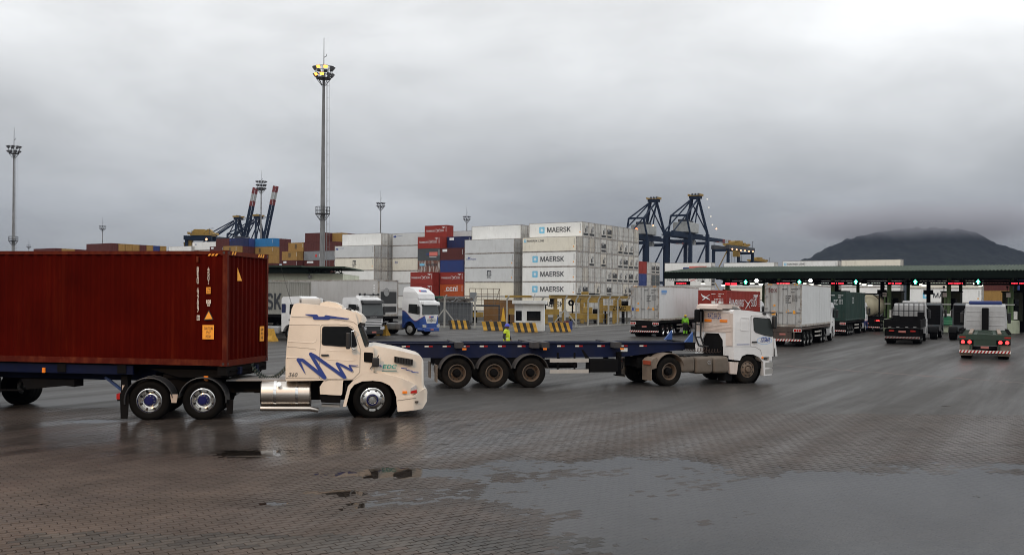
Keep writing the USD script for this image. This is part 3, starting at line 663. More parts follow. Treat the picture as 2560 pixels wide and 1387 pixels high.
# bodywork
cab_side = S1.pts([(713.5, 952), (713.5, 905), (716, 870), (719, 845), (724.5, 799), (729, 772), (734, 761), (742, 757.5), (792, 762), (853, 770.5), (875, 776), (888, 782), (893, 800), (895, 817), (912, 868), (934, 866), (934, 933), (913, 931), (888, 949), (870, 950), (797, 951)])
topv = Polygon([(-10, -HW), (10, -HW), (10, HW), (-10, HW)])
frontv = rounded([(-HW, 0), (HW, 0), (HW, 2.35), (HW - .10, 3.6), (-HW + .10, 3.6), (-HW, 2.35)], .08)
cabx0, cabx1 = S1(713, 900)[0], S1(934, 866)[0]
topv = rounded([(cabx0 - .02, -HW), (cabx1 + .3, -HW), (cabx1 + .3, HW), (cabx0 - .02, HW)], .12)
cab = body3(Polygon(cab_side).buffer(-.03).buffer(.03, quad_segs=3), topv, frontv)
obj('cab', cab, cream, TR, 25)
# bonnet with wheel arch
hood = S1.pts([(932, 865), (940, 865), (1000, 877), (1047, 889.5), (1056, 895), (1060, 903), (1062, 975), (1062, 990), (990.5, 990), (980, 968), (960, 955), (932, 951)])
hx0, hx1 = S1(932, 900)[0], S1(1062, 950)[0]
htop = rounded([(hx0 - .02, -1.10), (hx0 + .3, -1.10), (hx1 - .25, -.98), (hx1, -.90), (hx1, .90), (hx1 - .25, .98), (hx0 + .3, 1.10), (hx0 - .02, 1.10)], .10)
hfront = rounded([(-1.12, .3), (1.12, .3), (1.12, 1.4), (.95, 2.2), (-.95, 2.2), (-1.12, 1.4)], .14)
wx, wz = S1(931, 1004.5); wxa = wx
arch = Manifold.cylinder(3, .66, .66, 36, True).rotate([90, 0, 0]).translate([wxa, 0, .52])
obj('bonnet', body3(Polygon(hood), htop, hfront) - arch, cream, TR, 25)
# flared wing over the front wheel
wing = S1.pts([(857, 1016), (870, 965), (886, 948), (912, 930), (934, 932), (965, 935), (1000, 943), (1030, 957), (1043, 966), (1043, 982), (1030, 990), (990.5, 991), (984, 975), (974, 963), (955, 954), (932, 951), (905, 953), (886, 961), (876, 973), (865, 1016)])
wg = Polygon(wing).buffer(-.01).buffer(.01)
wv_ = extr(wg, 'y', -HW, -.85) + extr(wg, 'y', .85, HW)
wtop = rounded([(-1, -HW), (hx1 - .55, -HW), (hx1 - .02, -.96), (hx1 - .02, .96), (hx1 - .55, HW), (-1, HW)], .2)
obj('wing', wv_ ^ extr(wtop, 'z', -1, 5), cream, TR, 25)
obj('wheel_arch_lining', B().lathe([(.67, -1.1), (.67, -.4)], 24, 'y', (wxa, 0, .52)).lathe([(.0, -.4), (.67, -.4)], 24, 'y', (wxa, 0, .52)), dull_black, TR)
# bumper
bump = rounded(S1.pts([(990.5, 991), (1030, 990), (1062, 973), (1067, 972), (1070, 981), (1069, 1005), (1057, 1023), (994, 1029)]), .02)
btop = rounded([(hx0 + .4, -HW), (hx1 - .28, -HW), (hx1 + .09, -.95), (hx1 + .09, .95), (hx1 - .28, HW), (hx0 + .4, HW)], .12)
bm = body3(bump, btop)
obj('bumper', bm, cream, TR, 25)
gx, gz = S1(1052, 1004)
obj('bumper_step', B().bx(gx - .22, gx - .06, -HW + .02, -HW + .1, gz - .03, gz + .02), seam, TR)
a, b = S1(993, 1001), S1(1062, 994)
obj('bumper_groove', B().bar((a[0], -HW - .001, a[1]), (b[0] - .22, -HW - .001, b[1]), .004, .012), seam, TR)
# lamps
hl = S1.pts([(1027, 971), (1041, 962), (1043, 982), (1027, 983)])
obj('headlamp', B().prism(hl, 'y', -1.135, -1.08), clear_lens, TR); hr = S1.pts([(1027, 978), (1042, 974), (1043, 982.5), (1027, 983.5)])
obj('indicator_lamp', B().prism(hr, 'y', -1.150, -1.10), red_lens, TR)
m_ = S1.pts([(1006, 977), (1018, 977), (1018, 983), (1006, 983)])
obj('side_marker', B().prism(m_, 'y', -HW - .018, -HW + .02), orange_lens, TR)
# door
def flat(name, pts, m, d0, d1, parent=TR, r=0.0, label=None):
    g = rounded(S1.pts(pts), r) if r else Polygon(S1.pts(pts))
    return obj(name, B().prism(g, 'y', y0 - d1, y0 - d0), m, parent, label=label)
door_pts = [(803, 812), (845, 811.5), (872, 814), (882, 819), (890, 842), (900, 872), (899, 930), (881, 948), (798, 946)]
dg = rounded(S1.pts(door_pts), .05)
obj('door_gap', B().prism(dg.buffer(.011), 'y', y0 - .002, y0 + .01), seam, TR)
dr = obj('door', B().prism(dg, 'y', y0 - .006, y0 + .01), cream, TR)
wn = rounded(S1.pts([(807, 817), (870, 817.5), (880, 823), (887, 842), (892, 866.5), (850, 864.5), (805.5, 861)]), .05)
obj('window', B().prism(wn, 'y', y0 - .009, y0 - .006), glass, dr)
obj('window_seal', B().prism(wn.buffer(.018).difference(wn), 'y', y0 - .012, y0 - .006), black, dr)
obj('door_handle', B().mesh(rbox(*[f for f in (S1(803, 886)[0], S1(822, 886)[0], y0 - .05, y0 - .006, S1(803, 889.5)[1], S1(803, 885)[1])], .012)), black, dr)
cr = S1.pts([(811, 898), (811, 880), (816, 875.5), (893, 878)])
obj('door_crease', B().tube([(x, y0 - .006, z) for x, z in cr], .006, 5).tube([(x, y0 - .006, z) for x, z in S1.pts([(818, 898), (884, 901.5), (890, 896)])], .008, 5), cream, dr)
# panel lines and creases of the sleeper cab
for l in ([(727, 791), (800, 794), (882, 804), (893, 812)], [(718, 866), (784, 872), (790, 874)], [(714.5, 944), (798, 946)], [(722, 812), (800, 813)]):
    obj('panel_line', B().tube([(x, y0 - .0005, z) for x, z in S1.pts(l)], .004, 4), seam, TR)
for l in ([(720, 853), (780, 857), (789, 853), (791, 846)], [(716, 893), (796, 896)]):
    obj('body_crease', B().tube([(x, y0 + .003, z) for x, z in S1.pts(l)], .012, 6), cream, TR)
# sun visor and windscreen
vis = S1.pts([(886, 778), (891, 780), (905, 788), (914, 798), (916, 803), (912, 808), (900, 806), (893, 813), (888, 795)])
vtop = rounded([(S1(880, 790)[0] - .3, -1.13), (S1(917, 800)[0] - .12, -1.13), (S1(917, 800)[0], -.8), (S1(917, 800)[0], .8), (S1(917, 800)[0] - .12, 1.13), (S1(880, 790)[0] - .3, 1.13)], .1)
obj('sun_visor', body3(Polygon(vis), vtop), cream, TR, 25)
vb = S1.pts([(893, 812), (900, 808), (913, 808), (911, 812), (905, 815), (894, 818)])
obj('visor_lining', B().prism(vb, 'y', -1.08, 1.08), black, TR)
ws = S1.pts([(895, 818), (906, 818), (921, 858), (920, 863), (913, 867.5)])
obj('windscreen', B().prism(ws, 'y', -1.10, 1.10), tinted, TR)
obj('windscreen_pillar', B().tube([(x, -1.11, z) for x, z in S1.pts([(905, 816), (921, 858), (919, 864), (913, 868)])], .025, 6), black, TR)
# mirrors
mx, mz = S1(869, 848)
MR = obj('mirror', rbox(S1(865.5, 848)[0], S1(876.5, 848)[0], y0 - .30, y0 - .22, S1(865, 871)[1], S1(865, 830)[1], .03), black, TR, 30)
obj('mirror_arm', B().tube([(x, y0 - .2, z) for x, z in S1.pts([(885, 826), (879, 828), (878.5, 850), (879, 868), (886, 873)])], .014, 6).tube([(S1(885, 826)[0], y0 - .2, S1(885, 826)[1]), (S1(888, 828)[0], y0 + .05, S1(888, 828)[1])], .014, 6).tube([(S1(886, 873)[0], y0 - .2, S1(886, 873)[1]), (S1(890, 872)[0], y0 + .05, S1(890, 872)[1])], .02, 6), chrome, TR)
mm = S1(938, 905)
obj('bonnet_mirror', B().mesh(rbox(mm[0] - .08, mm[0] + .1, y0 - .1, y0 - .02, mm[1] - .12, mm[1] + .12, .03)).tube([(mm[0], y0 - .05, mm[1]), (S1(947, 888)[0], y0 + .05, S1(947, 888)[1]), (S1(925, 922)[0], y0 - .05, S1(925, 922)[1])], .012, 5), black, TR, 30)
# vents, antenna, roof unit
obj('side_vent', B().prism(rounded(S1.pts([(910, 880), (932.5, 881.5), (932, 906), (910, 904)]), .02), 'y', y0 - .014, y0 + .01), dull_black, TR)
vp = S1.pts([(986, 891), (1033, 899), (1032.5, 914), (985.5, 906)])
V = B().prism(rounded(vp, .015), 'y', -1.105, -1.0); BV = obj('bonnet_vent', V, black, TR)
lv = B()
for k in range(7):
    t = (k + .5) / 7; xa = vp[0][0] + (vp[1][0] - vp[0][0]) * t; zt = vp[0][1] + (vp[1][1] - vp[0][1]) * t; zb = vp[3][1] + (vp[2][1] - vp[3][1]) * t
    lv.bx(xa - .01, xa + .01, -1.112, -1.10, zb + .01, zt - .01)
obj('louvre', lv, dull_black, BV, kind='stuff')
obj('roof_hatch', rbox(S1(742, 750)[0], S1(800, 750)[0], -.5, .5, S1(760, 764)[1], S1(760, 745)[1], .05), paint('grey_plastic', (0.45, 0.46, 0.46), .4, .3), TR, 30)
AC = body3(rounded(S1.pts([(797, 763), (799, 757), (815, 753), (838, 757), (853, 765), (855, 770), (848, 772)]), .03), None, rounded([(-.75, 0), (.75, 0), (.75, 4), (-.75, 4)], .0))
obj('roof_air_conditioner', AC, cream, TR, 30)
obj('aerial', B().tube([(S1(750, 757)[0], -.9, S1(750, 757)[1]), (S1(750, 747)[0], -.9, S1(750, 747)[1])], .02, 6, .012).tube([(S1(727, 760)[0], -1.0, S1(727, 760)[1]), (S1(700, 665)[0], -1.0, S1(700, 665)[1])], .006, 5, .003), black, TR)
obj('roof_lamp', rbox(S1(870, 776)[0] - .06, S1(878, 776)[0], -1.0, -.85, S1(874, 780)[1], S1(874, 775)[1] + .05, .03), black, TR)
# blue zigzag decals
shadow_grey = plain('grey_decal', (0.33, 0.31, 0.29), 0.4)
def zig(pts, w0, w1, m, d, name='zigzag_decal'):
    l = S1.pts(pts); n = len(l) - 1; parts = []
    for i in range(n):
        wa, wb = w0[i], w0[i + 1]
        (xa, za), (xb, zb) = l[i], l[i + 1]
        L2 = math.hypot(xb - xa, zb - za); nx, nz_ = -(zb - za) / L2, (xb - xa) / L2
        parts.append(Polygon([(xa + nx * wa, za + nz_ * wa), (xb + nx * wb, zb + nz_ * wb), (xb - nx * wb, zb - nz_ * wb), (xa - nx * wa, za - nz_ * wa)]).buffer(.006))
        parts.append(Point(xb, zb).buffer(wb, quad_segs=5))
    obj(name, B().prism(shapely.union_all(parts).simplify(.002), 'y', y0 - d, y0 - d + .0015), m, TR)
zz = [(762, 932), (745, 898), (757, 900), (812, 944), (776, 884), (788, 890), (862, 943), (842, 908), (856, 913), (880, 926), (873, 913), (888, 914), (895, 913)]
ww = [.004, .05, .05, .055, .05, .05, .05, .04, .035, .03, .02, .012, .004]
zig([(x + 2.5, y + 3.5) for x, y in zz], [w * .8 for w in ww], None, shadow_grey, .0080)
zig(zz, [w * .72 for w in ww], None, blue_mark, .0095)
zig([(764, 786), (792, 790), (785, 795), (822, 795), (814, 791), (868, 797), (872, 796)], [.005, .035, .03, .035, .03, .012, .003], None, blue_mark, .004, 'lightning_decal')
# lettering
def wr(t, px, py, h, m, w, slant=.25, d=.004, yy=None, name='lettering'):
    x, z = S1(px, py); obj(name, text(B(), t, h, (x, (y0 if yy is None else yy) - d, z), (1, 0, 0), (0, 0, 1), width=w, slant=slant), m, TR)
wr('360', 720, 941, .095, plain('grey_lettering', (0.10, 0.10, 0.10), .4), .22)
wr('EDC', 955, 921.5, .10, plain('green_lettering', (0.02, 0.28, 0.24), .4), .36, yy=-1.105)
x, z = S1(955, 927.5); obj('lettering_line', B().bx(x, x + .38, -1.109, -1.1, z - .012, z + .012), plain('green_grey_lettering', (0.10, 0.2, 0.2), .4), TR)
x1_, z1_ = S1(940, 917); 
for l in ([(938, 914.5), (952, 913.5), (949, 916.5), (956, 916)], [(1003, 920), (1018, 922), (1016, 925), (1032, 928), (1029, 930), (1047, 932)]):
    obj('lightning_decal', B().tube([(x, -1.105, z) for x, z in S1.pts(l)], .012, 4), blue_mark, TR)
# fuel tank, step, chassis
ta, tb = S1(649, 985), S1(776, 985); tr_ = .335; tz_ = S1(700, 988)[1]
TK = obj('fuel_tank', B().lathe([(0, ta[0]), (tr_ - .03, ta[0]), (tr_, ta[0] + .03), (tr_, tb[0] - .03), (tr_ - .03, tb[0]), (0, tb[0])], 40, 'x', (0, y0 + tr_ + .04, tz_)), steel, TR, 35)
for px in (686, 741): obj('tank_strap', B().lathe([(tr_ + .008, S1(px, 985)[0] - .035), (tr_ + .008, S1(px, 985)[0] + .035)], 40, 'x', (0, y0 + tr_ + .04, tz_)), chrome, TK, True)
fc = S1(697, 963)
obj('filler_cap', B().tube([(fc[0], y0 + .15, fc[1] - .04), (fc[0], y0 + .02, fc[1] + .03)], .062, 14), chrome, TK, 40)
ea, eb = S1(650, 1022), S1(775, 1022)
obj('exhaust_pipe', B().tube([(ea[0], y0 + .10, ea[1]), (eb[0], y0 + .10, eb[1]), (eb[0] + .18, y0 + .2, eb[1] - .05)], .062, 14), steel, TR, 50)
obj('exhaust_end', B().tube([(ea[0] - .004, y0 + .10, ea[1]), (ea[0] + .01, y0 + .10, ea[1])], .052, 12), dull_black, TR)
flat('step_cover', [(799.5, 966), (812, 948), (858, 949), (855, 985), (852, 988), (800, 985)], cream, -.06, .0)
x, z = S1(827, 963.5); obj('step_cover_emblem', B().prism(Point(x, z).buffer(.035), 'y', y0 + .055, y0 + .064).bx(x - .12, x + .12, y0 + .055, y0 + .064, z - .055, z - .03), shadow_grey, TR, kind='stuff')
flat('battery_box', [(800, 988), (852, 990), (850, 1008), (803, 1006)], dull_black, -.4, -.05)
flat('side_step', [(804, 1011), (849, 1013), (849, 1018), (804, 1016)], steel, -.3, -.02)
fz = .98
obj('chassis_rail', B().bx(-1.1, hx0 - .2, -.45, -.36, .62, fz - .04).bx(-1.1, hx0 - .2, .36, .45, .62, fz - .04).bx(-.8, -.6, -.36, .36, .66, .9).bx(.6, .8, -.36, .36, .66, .9).bx(1.8, 2.2, -.36, .36, .6, .9), dull_black, TR)
obj('deck_plate', B().bx(S1(560, 950)[0], cabx0 - .01, -.85, .85, fz - .03, fz), grey_steel, TR)
obj('fifth_wheel', B().bx(-.45, .45, -.5, .5, fz + .02, fz + .12).bx(-.3, .3, -.42, .42, fz - .05, fz + .02), dull_black, TR)
obj('axle', B().tube([(-.66, -1.0, .5), (-.66, 1.0, .5)], .09, 10).tube([(.66, -1.0, .5), (.66, 1.0, .5)], .09, 10).tube([(wxa, -1.0, .48), (wxa, 1.0, .48)], .07, 10), dull_black, TR)
obj('underbody', B().bx(hx0 - 1.6, hx1 - .3, -.75, .75, .45, .9), dull_black, TR)
obj('front_mud_flap', B().bx(S1(862, 1000)[0], S1(866, 1000)[0], y0 + .02, y0 + .6, .35, .9), dull_black, TR)
navy_hub = plain('navy_hub', (0.008, 0.010, 0.075), .4, spec=.2)
for px, py in ((372, 1051), (506, 1050)):
    ax = S1(px, 1003)[0]
    for sd in (-1, 1):
        wheel(TR, ax, sd * (HW - .02), .49, .56, sd, chrome, rubber, navy_hub, n=48, bolts=10, depth=.12)
        fender(TR, ax, sd * (HW + .02), sd * (HW - .62), .565, .49, -5 if px > 400 else 8, 172 if px > 400 else 188, black)
for sd in (-1, 1): wheel(TR, wxa, sd * (HW - .03), .485, .32, sd, chrome, rubber, chrome, n=48, bolts=10, front=True, bolt_mat=navy_hub)
obj('navy_hub_ring', B().lathe([(.155, HW - .03 + .004), (.115, HW - .03 + .03)], 24, 'y', (wxa, 0, .485)).lathe([(.155, -(HW - .03 + .004)), (.115, -(HW - .03 + .03))], 24, 'y', (wxa, 0, .485)), navy_hub, TR)
flap = S1.pts([(299, 985), (318, 950), (322, 1000), (318, 1047), (301, 1047)])
obj('mud_flap', B().prism(flap, 'y', y0 + .02, y0 + .05).prism(flap, 'y', -y0 - .05, -y0 - .02), dull_black, TR)
fl2 = S1.pts([(563, 1000), (582, 1000), (580, 1035), (566, 1035)])
obj('mud_flap', B().prism(fl2, 'y', y0 + .1, y0 + .14), dull_black, TR)
obj('bracket_plate', B().prism(S1.pts([(426, 985), (445, 985), (442, 1006), (429, 1006)]), 'y', y0 - .03, y0 - .01), paint('pale_plate', (0.45, 0.38, 0.33), .5, .4), TR)
tl = S1(296, 992)
obj('tail_lamp', B().bx(tl[0] - .06, tl[0] + .02, y0 + .05, y0 + .35, tl[1] - .06, tl[1] + .07), red_lens, TR)
cl_ = B()
hz_ = fz + .25
for i, (ya, yb) in enumerate(((-.35, -.25), (-.1, .05))):
    coil(cl_, (S1(618, 930)[0], ya, 1.3), (S1(705, 938)[0], yb, 1.25), 16, .075, .009, .32)
obj('air_hose', cl_, plain('green_hose', (0.012, 0.03, 0.03), .5), TR)

# chassis trailer
CT_rot = -10.5
ca_, sa_ = math.cos(math.radians(CT_rot)), math.sin(math.radians(CT_rot))
corner = P(566, 916, 2500 / 100.2); fwd = np.array([ca_, sa_, 0]); left = np.array([-sa_, ca_, 0])
CL, CHH = 12.192, 2.896
cc_ = corner + left * CW / 2 - fwd * CL / 2
base_z = corner[2]
navy_paint = paint('navy_chassis_paint', (0.004, 0.007, 0.028), .5, .4, (0.012, 0.012, 0.012), spec=.1)
CH = thing('chassis_trailer', 'dark blue skeletal trailer under the red container', 'trailer', (cc_[0], cc_[1], 0), CT_rot)
z1 = base_z - .012
bm_ = B()
for sy in (-1, 1):
    bm_.bx(-CL / 2, CL / 2 - 2.3, sy * .5 - .07, sy * .5 + .07, z1 - .45, z1 - .04).bx(CL / 2 - 2.3, CL / 2 + .05, sy * .5 - .07, sy * .5 + .07, z1 - .22, z1 - .04)
obj('main_beam', bm_, navy_paint, CH)
for x in (-CL / 2 + .12, -1.5, 1.5, 3.2, CL / 2 - .14): obj('bolster', B().bx(x - .12, x + .12, -1.18, 1.18, z1 - .22, z1), dull_black, CH)
obj('side_rave', B().bx(-CL / 2, CL / 2 - 2.6, -1.15, -1.08, z1 - .25, z1 - .02).bx(-CL / 2, CL / 2 - 2.6, 1.08, 1.15, z1 - .25, z1 - .02), navy_paint, CH)
obj('gooseneck', B().prism(Polygon([(CL / 2 - 2.2, z1 - .1), (CL / 2 + .02, z1 - .1), (CL / 2 - .1, z1 - .28), (CL / 2 - 1.4, z1 - .30)]), 'y', -1.0, 1.0), dull_black, CH)
lgx = CL / 2 - 2.9
for sy in (-1, 1):
    lg = obj('landing_leg', B().bx(lgx - .09, lgx + .09, sy * .95 - .09, sy * .95 + .09, .45, z1 - .2).bx(lgx - .16, lgx + .16, sy * .95 - .15, sy * .95 + .15, .40, .45), dull_black, CH)
    obj('plate', B().bx(lgx - .06, lgx + .06, sy * .95 - .094, sy * .95 + .094, .62, .80), paint('pale_plate', (0.45, 0.38, 0.33), .5, .4), lg)
    obj('leg_brace', B().bar((lgx - .05, sy * .95, .62), (lgx - .62, sy * .9, z1 - .35), .06), paint('blue_brace', (0.02, 0.05, 0.16), .4, .3), CH)
obj('leg_cross_tie', B().tube([(lgx, -.9, .8), (lgx, .9, .75)], .03, 6).tube([(lgx + .05, -.8, .7), (lgx + .6, -.6, 1.0)], .04, 6), dull_black, CH)
obj('underrun_box', B().prism(Polygon([(.2, z1 - .44), (1.75, z1 - .44), (1.75, .72), (1.5, .74), (.35, .62)]), 'y', -1.0, -.6).prism(Polygon([(-.6, .56), (.25, .58), (.25, .62), (-.6, .6)]), 'y', -1.0, -.95), dull_black, CH)
obj('side_lamp', B().bx(.95, 1.03, -1.19, -1.15, z1 - .25, z1 - .12), orange_lens, CH); obj('side_lamp', B().bx(CL / 2 - .62, CL / 2 - .52, -1.19, -1.15, z1 - .36, z1 - .24), orange_lens, CH)
for k, ax in enumerate((-1.2, -2.5, -3.8)):
    for sd in (-1, 1): wheel(CH, ax, sd * 1.2, .5, .56, sd, plain('grey_rim', (.2, .2, .2), .4, .5), rubber, n=28)

# red container with lettering
red_w = mat('red_container_paint', {'g': ('geometry', {}), 'mp': ('mapping', {'scale': (1.6, 1.6, .12)}), 'n': ('noise_texture', {'scale': 1.7, 'detail': 9.0, 'roughness': .7}), 'n2': ('noise_texture', {'scale': .8, 'detail': 4.0}),
    'r': ('rgb_ramp', {'ramp': [(0.0, (0.046, 0.0020, 0.0007)), (0.55, (0.068, 0.0032, 0.0011)), (0.66, (0.085, 0.0065, 0.0020)), (0.80, (0.16, 0.040, 0.014))]}), 'r2': ('map_range', {'from_min': .3, 'from_max': .7, 'to_min': .56, 'to_max': .86}), 's': ('vector_math', {'math_type': 'scale'}), 'p': ('principled_bsdf', {'roughness': .55, 'specular_ior_level': .02})},
    [('g.position', 'mp.vector'), ('mp.vector', 'n.vector'), ('g.position', 'n2.vector'), ('n.fac', 'r.fac'), ('n2.fac', 'r2.value'), ('r.color', 's.vector1'), ('r2.result', 's.scale'), ('s.vector', 'p.base_color')])
red_t = paint('red_container_trim', (0.060, 0.0062, 0.0026), .55, .5, (0.19, 0.05, 0.02), lo=.45, hi=.75, sx=3, sz=1.2, spec=.1)
RC = container((cc_[0], cc_[1], base_z), CT_rot, CL, CHH, red_w, red_t, 'long dark red corrugated container on the trailer behind the cream truck', near='wall', detail=True, logo='none')
yy = -CW / 2 - .001
SC = Side(566, 1051, CT_rot); SC.o = np.array([corner[0], corner[1], 0.0])
def cm(px, py): t_, z_ = SC(px, py); return CL / 2 + t_, z_ - base_z
def stack_text(t, px, py0, py1, h, m):
    chars = [c for c in t]; b = B()
    for i, c in enumerate(chars):
        if c == ' ': continue
        x, z = cm(px, py0 + (py1 - py0) * i / (len(chars) - 1)); text(b, c, h, (x, yy, z), (1, 0, 0), (0, 0, 1), False, width=(.03 if c in '1I' else .062), center=True)
    obj('lettering', b, m, RC)
stack_text('BEAU 427867', 494.5, 678, 781, .105, white_mark)
stack_text('45G1', 521, 678, 711, .10, white_mark)
def sticker(px0, py0, px1, py1, m, name='caution_label', d=.004):
    (xa, za), (xb, zb) = cm(px0, py0), cm(px1, py1); return obj(name, B().bx(xa, xb, yy - d, yy, zb, za), m, RC)
b = B(); (xa, za), (xb, zb) = cm(492.5, 788), cm(499.5, 801)
b.bx(xa, xb, yy - .004, yy, zb, zb + .012).bx(xa, xb, yy - .004, yy, za - .012, za).bx(xa, xa + .01, yy - .004, yy, zb + .012, za - .012).bx(xb - .01, xb, yy - .004, yy, zb + .012, za - .012)
x, z = cm(496, 799); text(b, '7', .1, (x, yy, z), (1, 0, 0), (0, 0, 1), width=.04, center=True); obj('check_digit', b, white_mark, RC)
sticker(516, 718, 526.5, 734, CAUT)
for i, s_ in enumerate(('2.9m', "9'6\"")):
    x, z = cm(521.5, 724.5 + i * 8); obj('label_text', text(B(), s_, .05, (x, yy - .004, z), (1, 0, 0), (0, 0, 1), width=.085, center=True), black_mark, RC)
sticker(516, 749, 527, 759, white_mark, 'company_mark'); x, z = cm(521.5, 757); obj('label_text', text(B(), 'IC', .07, (x, yy - .004, z), (1, 0, 0), (0, 0, 1), width=.085, center=True), red_t, RC)
x, z = cm(521.5, 765.5); obj('lettering', text(B(), '83', .055, (x, yy, z), (1, 0, 0), (0, 0, 1), width=.08, center=True), white_mark, RC)
tri = [cm(511, 798.5), cm(532, 797.5), cm(522, 777)]; tp = Polygon(tri)
obj('warning_triangle', B().prism(tp.buffer(.015), 'y', yy - .003, yy), black_mark, RC); obj('warning_triangle', B().prism(tp.buffer(-.006), 'y', yy - .006, yy - .003), CAUT, RC)
sticker(506.5, 812, 535, 848, CAUT)
for i, (s_, w_) in enumerate((('CAUTION', .235), ("9'6\"", .12), ('HIGH', .14))):
    x, z = cm(521, 824 + i * 10); obj('label_text', text(B(), s_, .068, (x, yy - .004, z), (1, 0, 0), (0, 0, 1), False, width=w_, center=True), black_mark, RC)
b = B()
for px in (519.5, 528, 537):
    q = [cm(px, 639.5), cm(px + 5, 639.5), cm(px + 9, 634.5), cm(px + 4, 634.5)]; b.prism(q, 'y', yy - .004, yy)
obj('hazard_stripes', b, CAUT, RC)
b = B(); xe = CL / 2 + .004
for yv in (-.98, -.84, .55, .69, .83):
    b.prism([(yv, CHH - .10), (yv + .07, CHH - .10), (yv + .12, CHH - .02), (yv + .05, CHH - .02)], 'x', CL / 2, xe)
obj('hazard_stripes', b, CAUT, RC)
obj('warning_triangle', B().prism([(-.62, 2.15), (-.36, 2.15), (-.62, 2.48)], 'x', CL / 2 - .02, CL / 2 - .012), CAUT, RC)
obj('caution_label', B().bx(CL / 2 - .02, CL / 2 - .012, .74, 1.0, .55, .95), CAUT, RC)
b = B()
for i, s_ in enumerate(('CAU', "9'6", 'HI')): text(b, s_, .07, (CL / 2 - .012, .79, .83 - .11 * i), (0, 1, 0), (0, 0, 1), False, width=.16)
obj('label_text', b, black_mark, RC)
h_ = B()
for x, y, z in castings(CL, CHH):
    s_ = -1 if y < 0 else 1
    h_.bx(x - .03, x + .03, *sorted((s_ * CW / 2 + s_ * .001 + s_ * .003, s_ * CW / 2 - .01 * s_)), z + .03, z + .09)
    if x > 0: h_.bx(CL / 2 + .002, CL / 2 + .006, y - .025, y + .025, z + .03, z + .09)
obj('casting_holes', h_, black_mark, RC, kind='stuff')
obj('bracket', B().bx(*sorted((cm(492, 640)[0], cm(497, 640)[0])), yy - .03, yy, cm(492, 655)[1], cm(492, 641)[1]), red_t, RC)
# ------------------------------------------------------------------ container stacks
GR = -32.7
GU = np.array([math.cos(math.radians(GR)), math.sin(math.radians(GR)), 0]); GV = np.array([-GU[1], GU[0], 0])
YB = 0.55
def cpaint(name, c, dirt=.5, dc=RUST, lo=.5, hi=.85, rough=.55, var=.07): return paint(name, c, rough, dirt, dc, sx=1.6, sz=.3, lo=lo, hi=hi, var=var)
wht = cpaint('reefer_white', (0.74, 0.73, 0.70), .4, (0.30, 0.25, 0.19), .55, .85)
cre = cpaint('reefer_cream', (0.72, 0.67, 0.56), .45, (0.30, 0.23, 0.15), .54, .82)
lgr = cpaint('reefer_grey', (0.55, 0.555, 0.55), .4, (0.26, 0.22, 0.17), .55, .85)
mar = cpaint('maroon_container', (0.080, 0.016, 0.013)); mar2 = cpaint('maroon_trim', (0.065, 0.014, 0.012))
och = cpaint('ochre_container', (0.30, 0.17, 0.045), .4, (0.14, 0.08, 0.03)); red = cpaint('red_line_container', (0.25, 0.024, 0.015), .35)
ora = cpaint('orange_container', (0.42, 0.075, 0.015), .3); blu = cpaint('blue_container', (0.018, 0.038, 0.15), .3); nav = cpaint('navy_container', (0.013, 0.02, 0.075), .3)
skb = cpaint('sky_blue_container', (0.022, 0.16, 0.36), .35, (0.1, 0.1, 0.1)); gry = cpaint('grey_container', (0.21, 0.22, 0.23), .4); dgr = cpaint('dark_grey_container', (0.06, 0.07, 0.075), .35)
grn = cpaint('green_container', (0.012, 0.035, 0.028), .3); rsk = cpaint('weathered_grey_container', (0.25, 0.245, 0.22), .6, (0.12, 0.11, 0.09))
rus = cpaint('rusty_white_container', (0.42, 0.42, 0.40), .95, (0.13, 0.05, 0.03), .38, .5)
for w_, e_ in ((wht, cpaint('reefer_end_white', (0.52, 0.51, 0.48), .6, (0.20, 0.14, 0.09), .46, .7)), (cre, cpaint('reefer_end_cream', (0.50, 0.47, 0.41), .6, (0.20, 0.13, 0.08), .46, .7)), (lgr, cpaint('reefer_end_grey', (0.40, 0.40, 0.39), .5, (0.18, 0.13, 0.09), .46, .7))): ENDW[str(w_.GetPath())] = e_  # end faces get a darker, dirtier tone than the side walls
T40, T20, HC, ST = 12.192, 6.058, 2.896, 2.591
def place(O, row, z, L, H, wall, label, group, logo=None, kind='reefer', near='door', far=None, dark=False, trim=None, back=0.0):
    c = O + GV * (row * 2.5 + CW / 2) - GU * (L / 2 + back)
    return container((c[0], c[1], z), GR, L, H, wall, trim or wall, label, group, kind, near, far, logo, dark)
NUM = ['corner', 'second', 'third', 'fourth', 'fifth', 'sixth', 'seventh', 'eighth', 'ninth', 'tenth', 'eleventh', 'last']
TIER = ['bottom', 'second', 'third', 'fourth', 'fifth', 'top', 'seventh', 'eighth']

